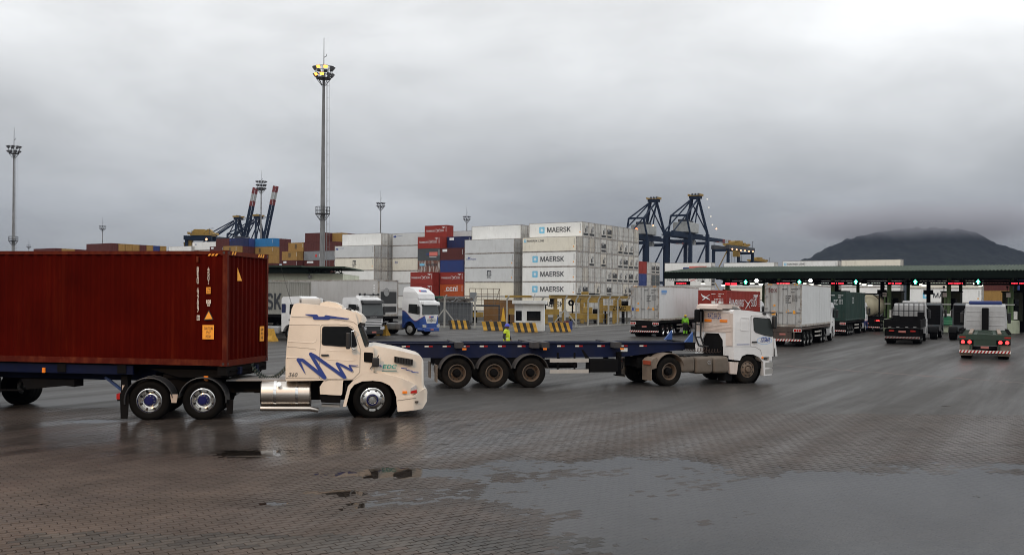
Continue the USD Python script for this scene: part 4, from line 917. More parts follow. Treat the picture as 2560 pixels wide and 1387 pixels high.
# block whose long faces carry the pale blue star
OS = P(1440, 746, 190.8); OS[2] = 0
ends = [['D'] * 11, list('UKDUDKDDUKU'), list('DDDDDUKUUKU'), list('DDUDUDDUKUU'), list('DDDDKDDUUUD'), list('_UUDUKDDDDD')]
looks = {'D': ('door', False, 'door'), 'U': ('unit', False, 'machinery'), 'K': ('unit', True, 'black machinery')}
faces = {0: ('star', 'white reefer at ground level with a star logo half hidden by the guard booth'), 1: ('star', 'lowest white reefer seen whole with big blue star logo above the fence'),
         2: ('star', 'white reefer with blue star logo, one above the lowest seen whole'), 3: ('star', 'white reefer with blue star logo just under the small-lettered cream one'),
         4: ('starline', 'cream reefer with a small star logo and thin lettering in its upper corner')}
for t in range(6):
    for r in range(11):
        e = ends[t][r]
        if e == '_': continue
        nr, dk, word = looks[e]; lg, lab = None, None
        if r == 0 and t in faces: lg, lab = faces[t]
        elif t == 5 and r == 1: lg, lab = 'star', 'topmost white reefer with big blue star logo, set back one row'
        if not lab: lab = f'white reefer with {word} end, {NUM[r]} from the corner, {TIER[t]} tier of star logo block'
        place(OS, r, YB + t * (HC + .02), T40, HC, cre if (r + 2 * t) % 5 == 0 or lg == 'starline' else wht, lab, 'reefers stacked in the star logo block', lg, 'reefer', nr, None, dk)
# the block beside it
OC = P(1285, 746, 200); OC[2] = 0
cl = [(None, 'cream reefer at ground level behind the stair platform and grey skip', cre), (None, 'plain cream reefer under the grey one with square black lettering', cre), ('msc', 'pale grey reefer with square black lettering next to the star logo block', lgr),
      ('cronos', 'pale grey reefer with small blue lettering and a rust stain', lgr), (None, 'plain pale grey reefer fourth from the yard floor, above the blue lettered one', lgr), (None, 'plain white reefer topmost beside the star logo block', wht)]
for t in range(6):
    for r in range(3):
        if t == 5 and r == 0: continue
        front = r == (1 if t == 5 else 0)
        place(OC, r, YB + t * (HC + .02), T40, HC, cl[t][2], cl[t][1] if front else f'pale reefer end, row {["one","two","three"][r]}, {TIER[t]} tier, in the gap beside the star block', 'reefers in the pale block beside the star logo block', cl[t][0] if front else None, 'reefer', 'door')
# short containers, two columns
OR = P(1157, 746, 213); OR[2] = 0; OL = OR - GU * 6.2
g2 = 'short containers in the two mixed columns'
def z2(t): return YB + (HC if t > 0 else 0) + max(0, t - 1) * 2.6
for t, r, w, lg, lab in ((0, 0, gry, None, 'grey short container at the foot of the column, under the orange one'), (1, 0, ora, 'ccni', 'orange short container with round white lettering'), (2, 0, red, 'hs', 'red short container with white bird emblem directly on the orange one'),
                         (3, 0, blu, None, 'blue short container above the red one on the orange one'), (4, 0, mar, 'box', 'maroon short container with white label above the blue one'), (5, 1, nav, 'box', 'navy short container topping the column of the orange one'),
                         (5, 0, None, None, None)):
    if w: place(OR, r, z2(t), T20, HC if t == 0 else ST, w, lab, g2, lg, 'dry', 'wall')
for t, r, w, lg, lab in ((1, -1, red, 'hs', 'red short container with bird emblem, lowest, behind the white deflector'), (2, -1, red, 'hs', 'red short container with bird emblem standing beside the one on the orange'), (3, 0, rus, 'maer', 'rust-patched white short container with blue mark and dark lettering'),
                         (4, 0, dgr, 'po', 'dark grey short container with blue and faded red banner'), (5, 0, red, 'hs', 'red short container with bird emblem on the dark grey one'), (6, 1, red, 'hs', 'red short container with bird emblem, highest of all stacks'), (0, -1, gry, None, 'grey short container at the foot, behind the white and blue truck')):
    place(OL, r, z2(t), T20, HC if t == 0 else ST, w, lab, g2, lg, 'dry', 'wall')
for O, rr, n in ((OL, 0, 3), (OL, 1, 6), (OR, 1, 5)):
    for t in range(n): place(O, rr, z2(t), T20, HC if t == 0 else ST, mar, 'maroon short container tucked behind the mixed columns', 'containers behind the mixed columns', None, 'dry', 'wall')
# white long stack behind the mixed columns
OW = P(980, 746, 233.6); OW[2] = 0; OW = OW + GU * T40
wl = [(None, 'white long reefer on the yard floor behind the white and blue truck'), ('msc', 'white long reefer with square black lettering above the white deflector'), (None, 'plain white long reefer under the one with upright blue marks'), ('num', 'white long reefer with blue figures left of the mixed columns'), (None, 'plain white long reefer second from the top, left of the red ones'), ('leaf', 'white long reefer with small leaf emblem topping the stack behind the red ones')]
for t in range(6): place(OW, 0, YB + t * (HC + .02), T40, HC, (wht, lgr, wht, cre, lgr, lgr)[t], wl[t][1], 'white reefers behind the mixed columns', wl[t][0], 'reefer', 'door')
for t in range(6): place(OW + GU * 12.6, 0, YB + t * (HC + .02), T40, HC, lgr, 'pale reefer seen between the highest red one and the pale block' if t == 5 else 'pale reefer hidden behind the mixed columns', 'white reefers behind the mixed columns', None, 'reefer', 'door')
# white stack with the corner of door ends
OQ = P(935, 746, 229.4); OQ[2] = 0
ql = [(None, 'white reefer on the yard floor behind the low cream building'), (None, 'white reefer just above the roof edge of the low building'), (None, 'white reefer two below the leaf emblem, above the low green roof'), ('msc', 'white reefer with square black lettering over the low green roof'), ('leaf', 'grey reefer with blue leaf emblem above the square black lettering'), (None, 'plain white reefer topping the stack beside the tall lamp mast')]
for t in range(6):
    for r in range(3):
        if t == 5 and r == 0: continue
        front = r == (1 if t == 5 else 0)
        place(OQ, r, YB + t * (HC + .02), T40, HC, (wht, wht, wht, cre, lgr, wht)[t], ql[t][1] if front else f'white reefer with barred doors, row {["one","two","three"][r]}, {TIER[t]} tier next to the lamp mast', 'white reefers next to the lamp mast', ql[t][0] if front else None, 'reefer', 'door')
# coloured stacks at the mast
OM = P(838, 746, 281); OM[2] = 0
g5 = 'coloured containers stacked around the lamp mast'
def zt(t): return YB + t * 2.6
for t, w, lg, lab in ((4, mar, 'box', 'long maroon container just above the low green roof at the mast'), (5, gry, 'emblem', 'long grey container with red and white emblem behind the mast'), (6, mar, None, 'long maroon container above the grey one behind the mast')):
    place(OM, 0, zt(t), T40, ST, w, lab, g5, lg, 'dry', 'door')
for r, w, lab in ((0, mar, 'short maroon container topping the stack left of the mast'), (1, och, 'ochre container end against the sky left of the mast'), (2, mar, 'maroon container end against the sky behind the mast'), (3, mar, 'maroon container end just right of the mast top row'), (4, och, 'ochre container end right of the mast in the top row'), (5, red, 'bright red container end beside the white stack in the top row')):
    place(OM, r, zt(7), 8.2 if r == 0 else T20, ST, w, lab, g5, None, 'dry', 'wall', back=3.6 if r == 0 else 0)
for r in (1, 2, 3): place(OM, r, zt(6), T40, ST, mar, f'maroon container end, row {["","two","three","four"][r]} below the sky line behind the mast', g5, None, 'dry', 'door')
for t in range(4): place(OM, 0, zt(t), T40, ST, mar, 'maroon long container hidden behind the low building', 'containers low behind the low building', None, 'dry', 'door')
OM2 = OM - GU * 12.4
place(OM2, 0, zt(6), T20, ST, och, 'short ochre container with square black lettering, upper of two by the mast', g5, 'mscy', 'dry', 'wall')
place(OM2, -1, zt(5), T20, ST, och, 'short ochre container with square black lettering, lower of two by the mast', g5, 'mscy', 'dry', 'wall')
place(OM2, -1, zt(4), T20, ST, mar, 'short maroon container under the lower black lettered ochre one', g5, 'box', 'dry', 'wall')
for t in range(6): place(OM2, 0, zt(t), T20, ST, mar, 'maroon short container hidden behind the ochre ones', 'containers low behind the ochre ones', None, 'dry', 'wall')
for t in range(4): place(OM2, -1, zt(t), T20, ST, mar, 'maroon short container hidden behind the ochre ones', 'containers low behind the ochre ones', None, 'dry', 'wall')
OB = P(683, 746, 312); OB[2] = 0
place(OB, 0, zt(7), T40, ST, skb, 'sky blue container with white mark on the ochre one', g5, 'sky', 'dry', 'door')
place(OB, 0, zt(6), T40, ST, och, 'long ochre container with black lettering under the sky blue one', g5, 'mscy', 'dry', 'wall')
place(OB, 0, zt(5), T40, ST, och, 'long ochre container two below the sky blue one', g5, None, 'dry', 'wall')
for r in (1, 2):
    for t in (7, 6, 5): place(OB, r, zt(t), T40, ST, mar, f'maroon container end beside the sky blue one, row {r + 1}, {("upper", "middle", "lower")[7 - t]}'.replace('row 2', 'next to it').replace('row 3', 'farther'), g5, 'box' if t < 7 else None, 'dry', 'door')
for t in range(5): place(OB, 0, zt(t), T40, ST, mar, 'maroon long container hidden below the sky blue one', 'containers low below the sky blue one', None, 'dry', 'wall')
ON = P(606, 746, 312); ON[2] = 0
place(ON, 0, zt(7), T20, ST, nav, 'navy short container with leaf emblem left of the sky blue one', g5, 'leaf', 'dry', 'wall')
place(ON, -1, zt(6), T20, ST, och, 'ochre short container with black lettering below the navy one', g5, 'mscy', 'dry', 'wall')
place(ON - GU * 6.2, 0, zt(7), T20, ST, mar, 'maroon short container between the navy and the white one', g5, None, 'dry', 'wall')
place(ON - GU * 6.2, -1, zt(6), T20, ST, mar, 'maroon short container peeping over the near red container', g5, 'box', 'dry', 'wall')
place(ON, 1, zt(7), T20, ST, blu, 'blue short container edge behind the navy one', g5, None, 'dry', 'wall')
for O, r, n in ((ON, 0, 7), (ON, -1, 6), (ON - GU * 6.2, 0, 7), (ON - GU * 6.2, -1, 6), (ON, 1, 7)):
    for t in range(n): place(O, r, zt(t), T20, ST, mar, 'maroon short container hidden by the near red container', 'containers hidden by the near red container', None, 'dry', 'wall')
OX = P(539, 746, 345); OX[2] = 0
place(OX, 0, zt(7) + .3, T40, HC, wht, 'white reefer with small blue figures beside the yellow crane top', g5, 'dots', 'reefer', 'door')
for t in range(7): place(OX, 0, zt(t) + .04 * t, T40, ST, wht, 'white container hidden by the near red container', 'containers hidden by the near red container', None, 'reefer', 'door')
OY = P(478, 746, 350); OY[2] = 0
place(OY, 0, 18.0, T40, ST, wht, 'white reefer just showing above the near red container', g5, None, 'reefer', 'door')
for t in range(6): place(OY, 0, YB + t * 2.9, T40, HC, wht, 'white container hidden by the near red container', 'containers hidden by the near red container', None, 'reefer', 'door')
# far rows over the near red container
gf = 'far containers showing over the near red container'
for px, Y, top, cols, w0 in ((277, 300, 6, (mar, och, och, och, mar, och, blu, och), 'near'), (136, 335, 6, (mar, och, och, mar, mar, mar), 'farther')):
    O = P(px, 746, Y); O[2] = 0
    names = {mar: 'maroon', och: 'ochre', blu: 'blue'}
    for r, w in enumerate(cols):
        place(O, r, zt(top), T40, ST, w, f'{names[w]} container end, {NUM[r]} one of the {w0} far row over the red container', gf, 'mscy' if (w is och and r == 1) else None, 'dry', 'wall')
        for t in range(top): place(O, r, zt(t), T40, ST, mar, 'maroon container hidden by the near red container', 'containers hidden by the near red container', None, 'dry', 'wall')
# blocks behind the gate
gr = 'reefers stacked behind the gate'
O0 = P(1594, 746, 236); O0[2] = 0
for r, (w3, w2) in enumerate(((red, blu), (red, blu), (wht, wht), (wht, dgr), (wht, dgr))):
    nm = {red: 'red', blu: 'blue', wht: 'white', dgr: 'dark grey'}
    place(O0, r, YB + 3 * 2.9, T40, HC, w3, f'{nm[w3]} container end beside the star logo block, {NUM[r]} one of the upper row', gr, 'box' if w3 is red else None, 'dry' if w3 is red else 'reefer', 'door' if r < 3 else 'unit', dark=r > 2)
    place(O0, r, YB + 2 * 2.9, T40, HC, w2, f'{nm[w2]} container end beside the star logo block, {NUM[r]} one of the second row', gr, None, 'dry' if w2 is blu else 'reefer', 'door')
    for t in (0, 1): place(O0, r, YB + t * 2.9, T40, HC, lgr, 'pale container hidden behind the grey reefer trailer', 'containers hidden behind the grey reefer trailer', None, 'reefer', 'door')
O1 = P(1778, 746, 241); O1[2] = 0
for t, lg, lab in ((3, 'po', 'white reefer with blue and red banner above the canopy end'), (2, 'hsw', 'white reefer with dark lettering and red bird emblem behind the canopy end'), (1, None, 'plain white reefer under the red bird emblem behind the gate'), (0, None, 'white reefer on the floor under the red bird emblem')):
    place(O1, 0, YB + t * 2.9, T40, HC, wht, lab, gr, lg, 'reefer', 'unit', dark=True)
for bi, (px, Y, n, lgs) in enumerate(((1936, 228, 4, (None, None, None, None)), (2095, 215, 4, (None, None, None, 'starline')), (2252, 207, 4, (None, None, None, None)), (2455, 197, 3, (None, 'star', 'hsw')))):
    O = P(px, 746, Y); O[2] = 0
    for t in range(n):
        where = ('behind the tex reefer', 'behind the dark green container', 'behind the tank container', 'behind the gate booth with green sign')[bi]
        special = {(1, 3): 'white reefer with small blue logo showing above the canopy roof', (3, 1): 'white reefer with big blue star logo seen through the gate', (3, 2): 'white reefer with red bird emblem just under the gate roof'}
        place(O, 0, YB - .3 + t * 2.9 if bi < 3 else -.02 + t * 2.9, T40 if bi < 3 else 13.7, HC, (wht, cre, wht, wht)[(t + bi) % 4], special.get((bi, t), f'plain white reefer {where}, {("bottom", "second", "third", "top")[t]} tier').replace('tex', 'lettered'), gr, lgs[t], 'reefer', 'door')
O = P(2530, 746, 205); O[2] = 0
for k, (t, r, cs) in enumerate(((0, 0, (blu, och)), (1, 0, (och, mar)), (2, 0, (mar, blu)), (3, 0, (och, och)))):
    for j, w in enumerate(cs):
        nm = {blu: 'blue', och: 'ochre', mar: 'maroon'}[w]
        place(O + GU * 6.3 * j, 0, .3 + t * 2.6, T20, ST, w, f'{nm} short container {("far right", "nearer")[1 - j] if False else ("beside the star logo reefer", "beyond the last column")[j]} behind the gate, {TIER[t] if t < 3 else "top"} tier', 'coloured containers behind the gate', None, 'dry', 'wall')
# ------------------------------------------------------------------ lamp masts
mast_steel = paint('mast_steel', (0.20, 0.20, 0.20), .55, .6, (0.07, 0.065, 0.06), sx=2, sz=.25)
lamp_body = plain('floodlight_body', (0.025, 0.025, 0.027), .5)
lamp_glow = mat('lit_floodlight', {'e': ('emission', {'color': (1.0, 0.36, 0.06), 'strength': 3.2})}, [], surface='e.emission')
lamp_lens = plain('floodlight_lens', (0.10, 0.10, 0.11), .1)
def mast(loc, h, label, lit=(), r0=.5, nl=9, tiers=2, rot=0, balcony=True, group='tall lamp masts', ladder_side=1, lens=True):
    t = thing('lamp_mast', label, 'lamp mast', loc, rot, group)
    n = 8
    obj('pole', B().tube([(0, 0, 0), (0, 0, h * .34)], r0, 16, r0 * .86).tube([(0, 0, h * .34), (0, 0, h * .62)], r0 * .84, 16, r0 * .66).tube([(0, 0, h * .62), (0, 0, h)], r0 * .64, 16, r0 * .42), mast_steel, t, 50)
    obj('aerial', B().tube([(0, 0, h), (0, 0, h + 5.5)], .07, 6, .03).tube([(0, 0, h + 2.4), (.35, 0, h + 2.6), (.45, 0, h + 2.9)], .05, 6), lamp_body, t)
    cage = B()
    for z, R in ((h - .9, 1.15), (h - .4, 1.25), (h + .9, 1.45)):
        cage.tube([(R * math.cos(a), R * math.sin(a), z) for a in np.linspace(0, 2 * math.pi, 17)], .045, 5)
    for k in range(n):
        a = 2 * math.pi * k / n; c, s = math.cos(a), math.sin(a)
        cage.tube([(.3 * c, .3 * s, h - 2.0), (1.15 * c, 1.15 * s, h - .9), (1.45 * c, 1.45 * s, h + .9)], .045, 5)
    obj('lamp_cage', cage, lamp_body, t)
    obj('cage_floor', B().lathe([(.2, 0), (1.15, 0), (1.15, .05), (.2, .05)], 16, 'z', (0, 0, h - .95)), lamp_body, t)
    i = 0
    for tier in range(tiers):
        for k in range(nl):
            a = 2 * math.pi * (k + .5 * tier) / nl - math.pi / 2; R = 1.55 + .1 * tier; z = h - .45 + 1.1 * tier
            c = np.array([R * math.cos(a), R * math.sin(a), z]); o = np.array([math.cos(a), math.sin(a), 0]); s = np.array([-o[1], o[0], 0]); dn = np.array([0, 0, -1.]); f = o * .8 + dn * .6; u = np.cross(s, f)
            bk = [c + s * x * .34 + u * y * .26 for x, y in ((-1, -1), (1, -1), (1, 1), (-1, 1))]; sm = [c - f * .34 + s * x * .18 + u * y * .14 for x, y in ((-1, -1), (1, -1), (1, 1), (-1, 1))]
            L = obj('floodlight', B().add(bk + sm, [[0, 1, 2, 3], [7, 6, 5, 4], [0, 4, 5, 1], [1, 5, 6, 2], [2, 6, 7, 3], [3, 7, 4, 0]]), lamp_body, t)
            if lens or i in lit: obj('lens', B().add([p + f * .006 for p in [c + s * x * .31 + u * y * .23 for x, y in ((-1, -1), (1, -1), (1, 1), (-1, 1))]], [[0, 1, 2, 3]]), lamp_glow if i in lit else lamp_lens, L)
            i += 1
    if balcony:
        z = h * .42; R = r0 + .65; b = B()
        for zz in (z + .1, z + .6, z + 1.15): b.tube([(R * math.cos(a), R * math.sin(a), zz) for a in np.linspace(0, 2 * math.pi, 17)], .035, 5)
        for k in range(10):
            a = 2 * math.pi * k / 10; c, s = math.cos(a), math.sin(a)
            b.tube([(r0 * .8 * c, r0 * .8 * s, z - 1.0), (R * c, R * s, z), (R * c, R * s, z + 1.15)], .035, 5)
        obj('balcony_rail', b, lamp_body, t); obj('balcony_floor', B().lathe([(r0 * .8, 0), (R, 0), (R, .06), (r0 * .8, .06)], 16, 'z', (0, 0, z)), lamp_body, t)
        l = B(); x0 = r0 + .3
        for sy in (-.2, .2): l.tube([(x0 * ladder_side, sy - .25, 2), (x0 * ladder_side * .72, sy - .25, h - 1)], .025, 4)
        for k in range(int((h - 3) / .9)):
            zz = 2 + k * .9; xx = x0 * ladder_side * (1 - .28 * k * .9 / (h - 3)); l.tube([(xx, -.45, zz), (xx, -.05, zz)], .02, 4)
            if k % 2 == 0: l.tube([(xx, -.25, zz), (xx + .38 * ladder_side, -.25, zz), (xx + .38 * ladder_side, -.25, zz + .04)], .02, 4)
        for yy in (0.,): l.tube([((x0 + .38) * ladder_side, -.25, 2.2), ((x0 * .72 + .38) * ladder_side, -.25, h - 1.2)], .02, 4)
        obj('ladder', l, mast_steel, t, kind='stuff')
    return t
for px, k, h, lab, kw in ((805, 15.9, 38.3, 'tallest lamp mast with four lit orange floodlights above the low green roof', dict(lit=(8, 0, 17, 9), r0=.47)),
                          (32, 10.2, 38.5, 'lamp mast with unlit floodlights rising behind the near red container', dict(r0=.42)),
                          (651, 7.7, 38.5, 'lamp mast standing between the two raised red and white crane booms', dict(nl=12, tiers=3, balcony=False, r0=.4)),
                          (950, 6.6, 38.0, 'slender lamp mast behind the white reefers left of the mixed columns', dict(nl=8, tiers=2, balcony=False, r0=.4)),
                          (1165.5, 5.7, 38.0, 'slender lamp mast behind the navy container of the mixed columns', dict(nl=8, tiers=2, balcony=False, r0=.4)),
                          (255, 4.9, 37.5, 'small far lamp mast over the far container row', dict(nl=8, tiers=2, balcony=False, r0=.4)),
                          (71, 3.5, 37.5, 'smallest and farthest lamp mast, just over the near red container', dict(nl=8, tiers=1, balcony=False, r0=.4))):
    p = P(px, 746, F / k); mast((p[0], p[1], 0), h, lab, **kw)

mast((UNSEEN_LAMP_AT[0] - 1.7, UNSEEN_LAMP_AT[1], 0), UNSEEN_LAMP_AT[2] - .2, 'unseen lit lamp mast out of view at left, lighting the near truck warm', lit=(2, 3), nl=9, tiers=1, balcony=False, r0=.2)  # mast out of view, carries the unseen lamp that warms the near truck
# ------------------------------------------------------------------ low cream building with green roof
cream_wall = paint('cream_green_wall', (0.55, 0.57, 0.45), .7, .35, (0.30, 0.30, 0.24))
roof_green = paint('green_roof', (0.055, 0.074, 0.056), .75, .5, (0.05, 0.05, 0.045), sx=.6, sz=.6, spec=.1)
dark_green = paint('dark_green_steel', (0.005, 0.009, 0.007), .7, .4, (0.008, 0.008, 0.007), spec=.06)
a = P(640, 746, 112); b = P(857, 746, 112)
t = thing('low_building', 'low cream walled building with flat dark green roof behind the parked trucks', 'building', (a[0], 112, 0), 0)
Lb = b[0] - a[0]
obj('wall', B().bx(-8, Lb, 0, 12, 0, 5.72), cream_wall, t)
obj('roof', B().bx(-9, Lb + .4, -1.2, 13, 6.35, 6.5).bx(-9, Lb * .55, -1.3, 13.2, 6.5, 6.56), roof_green, t)
obj('eave_shadow_board', B().bx(-9, Lb * .62, -1.0, 12.5, 5.72, 6.33), dark_green, t)  # dark slab filling the gap, stands in for shade under the eave
tr = B()
for k in range(4):
    x = Lb * .62 + k * (Lb * .38 / 4); w = Lb * .38 / 4
    tr.bar((x, -.9, 5.75), (x + w, -.9, 6.3), .08).bar((x, -.9, 6.3), (x + w, -.9, 5.75), .08).bar((x + w, -.9, 5.7), (x + w, -.9, 6.35), .08)
tr.bar((Lb * .6, -.9, 5.75), (Lb * 1.02, -.9, 5.75), .09).bar((Lb * .6, -.9, 6.3), (Lb * 1.03, -.9, 6.4), .09)
obj('roof_truss', tr, dark_green, t)
obj('wall_lamp', B().bx(Lb * .60, Lb * .60 + .4, -.3, 0, 5.2, 5.5).bx(Lb * .60 + .1, Lb * .60 + .2, -.15, 0, 5.1, 5.7), grey_steel, t)

# ------------------------------------------------------------------ gate canopy
CA = math.radians(-28); cu = np.array([math.cos(CA), math.sin(CA), 0]); cv = np.array([-cu[1], cu[0], 0])
p0 = P(2372, 746, 105); SPC = 5.9
GT = thing('gate_canopy', 'long green roofed canopy on green posts over the truck gate lanes', 'canopy', (p0[0], p0[1], 0), math.degrees(CA))
x0, x1, yf, ym, yb = -5.05 * SPC, 3.2 * SPC, -4.5, 9.0, 24.0
zf, zm, zb = 6.25, 7.2, 6.0
sheet = B(); n = int((x1 - x0) / .34)
V, Fc = [], []
xs = np.linspace(x0, x1, n * 2 + 1)
for i, x in enumerate(xs):
    d = .09 if i % 2 else 0
    V += [(x, yf, zf + d), (x, ym, zm + d), (x, yb, zb + d)]
for i in range(len(xs) - 1):
    for k in (0, 1): Fc.append([i * 3 + k, i * 3 + 3 + k, i * 3 + 4 + k, i * 3 + 1 + k])
V2 = [(x, y, z - .06) for x, y, z in V]; m_ = len(V)
Fc2 = [[m_ + a for a in q[::-1]] for q in Fc]
edge = [[i * 3, m_ + i * 3, m_ + i * 3 + 3, i * 3 + 3] for i in range(len(xs) - 1)]
obj('roof_sheet', B().add(V + V2, Fc + Fc2 + edge), roof_green, GT)
obj('fascia', B().bx(x0, x1, yf + .05, yf + .12, zf - .75, zf - .03), dark_green, GT)
obj('end_fascia', B().add([(x0, yf, zf - .6), (x0, ym, zm - .6), (x0, yb, zb - .6), (x0, yf, zf), (x0, ym, zm - .02), (x0, yb, zb)], [[0, 3, 4, 1], [1, 4, 5, 2]]), dark_green, GT)
for j in range(-5, 4):
    if j == -5: continue
    obj('roof_beam', B().bar((j * SPC, yf + .2, zf - .5), (j * SPC, ym, zm - .6), .25, .7).bar((j * SPC, ym, zm - .6), (j * SPC, yb - .2, zb - .5), .25, .7), dark_green, GT)
for y in (yf + 3, 2.5, ym, 15.5, 21):
    z = np.interp(y, [yf, ym, yb], [zf, zm, zb]) - .18; obj('purlin', B().bx(x0 + .2, x1 - .2, y - .08, y + .08, z - .15, z), dark_green, GT)
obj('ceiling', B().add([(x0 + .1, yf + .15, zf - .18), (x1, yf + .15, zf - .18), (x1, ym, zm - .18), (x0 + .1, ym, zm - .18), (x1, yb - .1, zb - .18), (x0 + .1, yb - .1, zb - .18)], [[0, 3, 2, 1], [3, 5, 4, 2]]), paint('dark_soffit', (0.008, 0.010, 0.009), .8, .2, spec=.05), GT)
post_green = paint('post_green', (0.13, 0.20, 0.085), .55, .4, (0.07, 0.08, 0.05))
for j in range(-4, 4):
    c = obj('post', B().bx(j * SPC - .2, j * SPC + .2, -.2, .2, 0, zf + .2), post_green, GT)
    obj('back_post', B().bx(j * SPC - .18, j * SPC + .18, 16.8, 17.2, 0, 6.3), post_green, GT)
for y, z in ((6, 5.35), (12.5, 5.15), (13, 5.45)):
    obj('gantry_beam', B().bx(x0 + 4, x1, y - .1, y + .1, z - .1, z + .1), dull_black, GT)
gb = B()
for k in range(80):
    x = x0 + 5 + k * .6
    if x < x1 - 1: gb.bar((x, 12.75, 5.15), (x + .3, 12.75, 5.45), .05).bar((x + .3, 12.75, 5.45), (x + .6, 12.75, 5.15), .05)
obj('gantry_lattice', gb, dull_black, GT, kind='stuff')
# lamps, signals and signs under the roof
lampw = mat('lit_canopy_lamp', {'e': ('emission', {'color': (1.0, 0.98, 0.86), 'strength': 3.6})}, [], surface='e.emission')
greenled = mat('green_signal', {'e': ('emission', {'color': (0.05, 1.0, 0.50), 'strength': 4.5})}, [], surface='e.emission')
greencore = mat('green_signal_core', {'e': ('emission', {'color': (0.75, 1.0, 0.92), 'strength': 3.0})}, [], surface='e.emission')
redled = mat('red_led', {'e': ('emission', {'color': (1.0, 0.03, 0.05), 'strength': 3.2})}, [], surface='e.emission')
def gpos(x, y, z): return p0 * [1, 1, 0] + cu * x + cv * y + np.array([0, 0, z])
gate_rot = math.degrees(CA)
for j in range(-5, 3):
    for k, y in enumerate((1.5, 5.5, 10.0)):
        if (j, k) in ((-5, 1), (2, 2)): continue
        lp = thing('canopy_lamp', f'lit white lamp under the gate roof, {["front","middle","back"][k]} row, over lane {["one","two","three","four","five","six","seven","eight"][j + 5]} from the canopy end', 'lamp', gpos((j + .42) * SPC, y, 5.08 - .04 * k), gate_rot, 'lamps under the gate roof')
        obj('reflector', B().lathe([(.07, .42), (.1, .25), (.30, .06), (.33, .0)], 14, 'z'), plain('lamp_reflector', (.35, .36, .34), .3, .6), lp, 40)
        obj('bulb', B().lathe([(0, -.10), (.2, -.07), (.29, .0), (.29, .03), (0, .04)], 14, 'z'), lampw, lp, 40)
        obj('hanger', B().tube([(0, 0, .4), (0, 0, 1.45)], .03, 6), dull_black, lp)
for j in range(-4, 2):
    s = thing('lane_signal', f'lit green lane signal hanging from the gate roof front, {["first","second","third","fourth","fifth","sixth"][j + 4]} from the canopy end', 'signal', gpos((j + .5) * SPC, -3.2, 5.15), gate_rot, 'green lane signals')
    obj('housing', B().bx(-.36, .36, 0, .16, -.4, .4), dull_black, s); obj('hanger', B().bx(-.04, .04, .02, .1, .4, 1.1), dull_black, s)
    obj('green_arrow', B().prism(Polygon([(-.09, -.24), (.09, -.24), (.09, -.03), (.22, -.03), (0, .26), (-.22, -.03), (-.09, -.03)]), 'y', -.02, 0), greenled, s)
    obj('arrow_core', B().prism(Polygon([(-.05, -.19), (.05, -.19), (.05, 0), (.13, .0), (0, .18), (-.13, .0), (-.05, .0)]), 'y', -.03, -.022), greencore, s)
for i, j in enumerate(range(-5, 2)):
    s = thing('led_sign', f'lit red message sign hanging under the gate roof, {["first","second","third","fourth","fifth","sixth","seventh"][i]} from the canopy end', 'sign', gpos((j + .12) * SPC, -1.0, 5.05), gate_rot, 'red message signs')
    obj('housing', B().bx(-.95, .95, 0, .18, -.22, .22), dull_black, s); obj('hanger', B().bx(-.8, -.74, .05, .1, .22, 1.0).bx(.74, .8, .05, .1, .22, 1.0), dull_black, s)
    bb = B(); r = np.random.default_rng(i)
    x = -.70
    while x < .62:                                            # rows of lit dots, too small to read
        w = r.uniform(.05, .10); bb.bx(x, x + w, -.012, 0, -.06, .06)
        if i == 1: bb.bx(x, x + w, -.012, 0, -.19, -.11)
        x += w + (.035 if r.random() > .18 else .14)
    obj('led_text', bb, redled, s, kind='stuff')
for i, j in enumerate((-4, -3)):
    s = thing('spot_lamp', f'round lit white spot lamp under the gate roof beside the {["first","second"][i]} green signal', 'lamp', gpos((j + .68) * SPC, -2.6, 5.3), gate_rot, 'spot lamps')
    obj('bulb', B().mesh(Manifold.sphere(.2, 16)), mat('lit_spot_%d' % i, {'e': ('emission', {'color': (1, 1, .95), 'strength': 6.0 - 2 * i})}, [], surface='e.emission'), s, True); obj('hanger', B().tube([(0, 0, .18), (0, 0, 1.1)], .035, 6), dull_black, s)
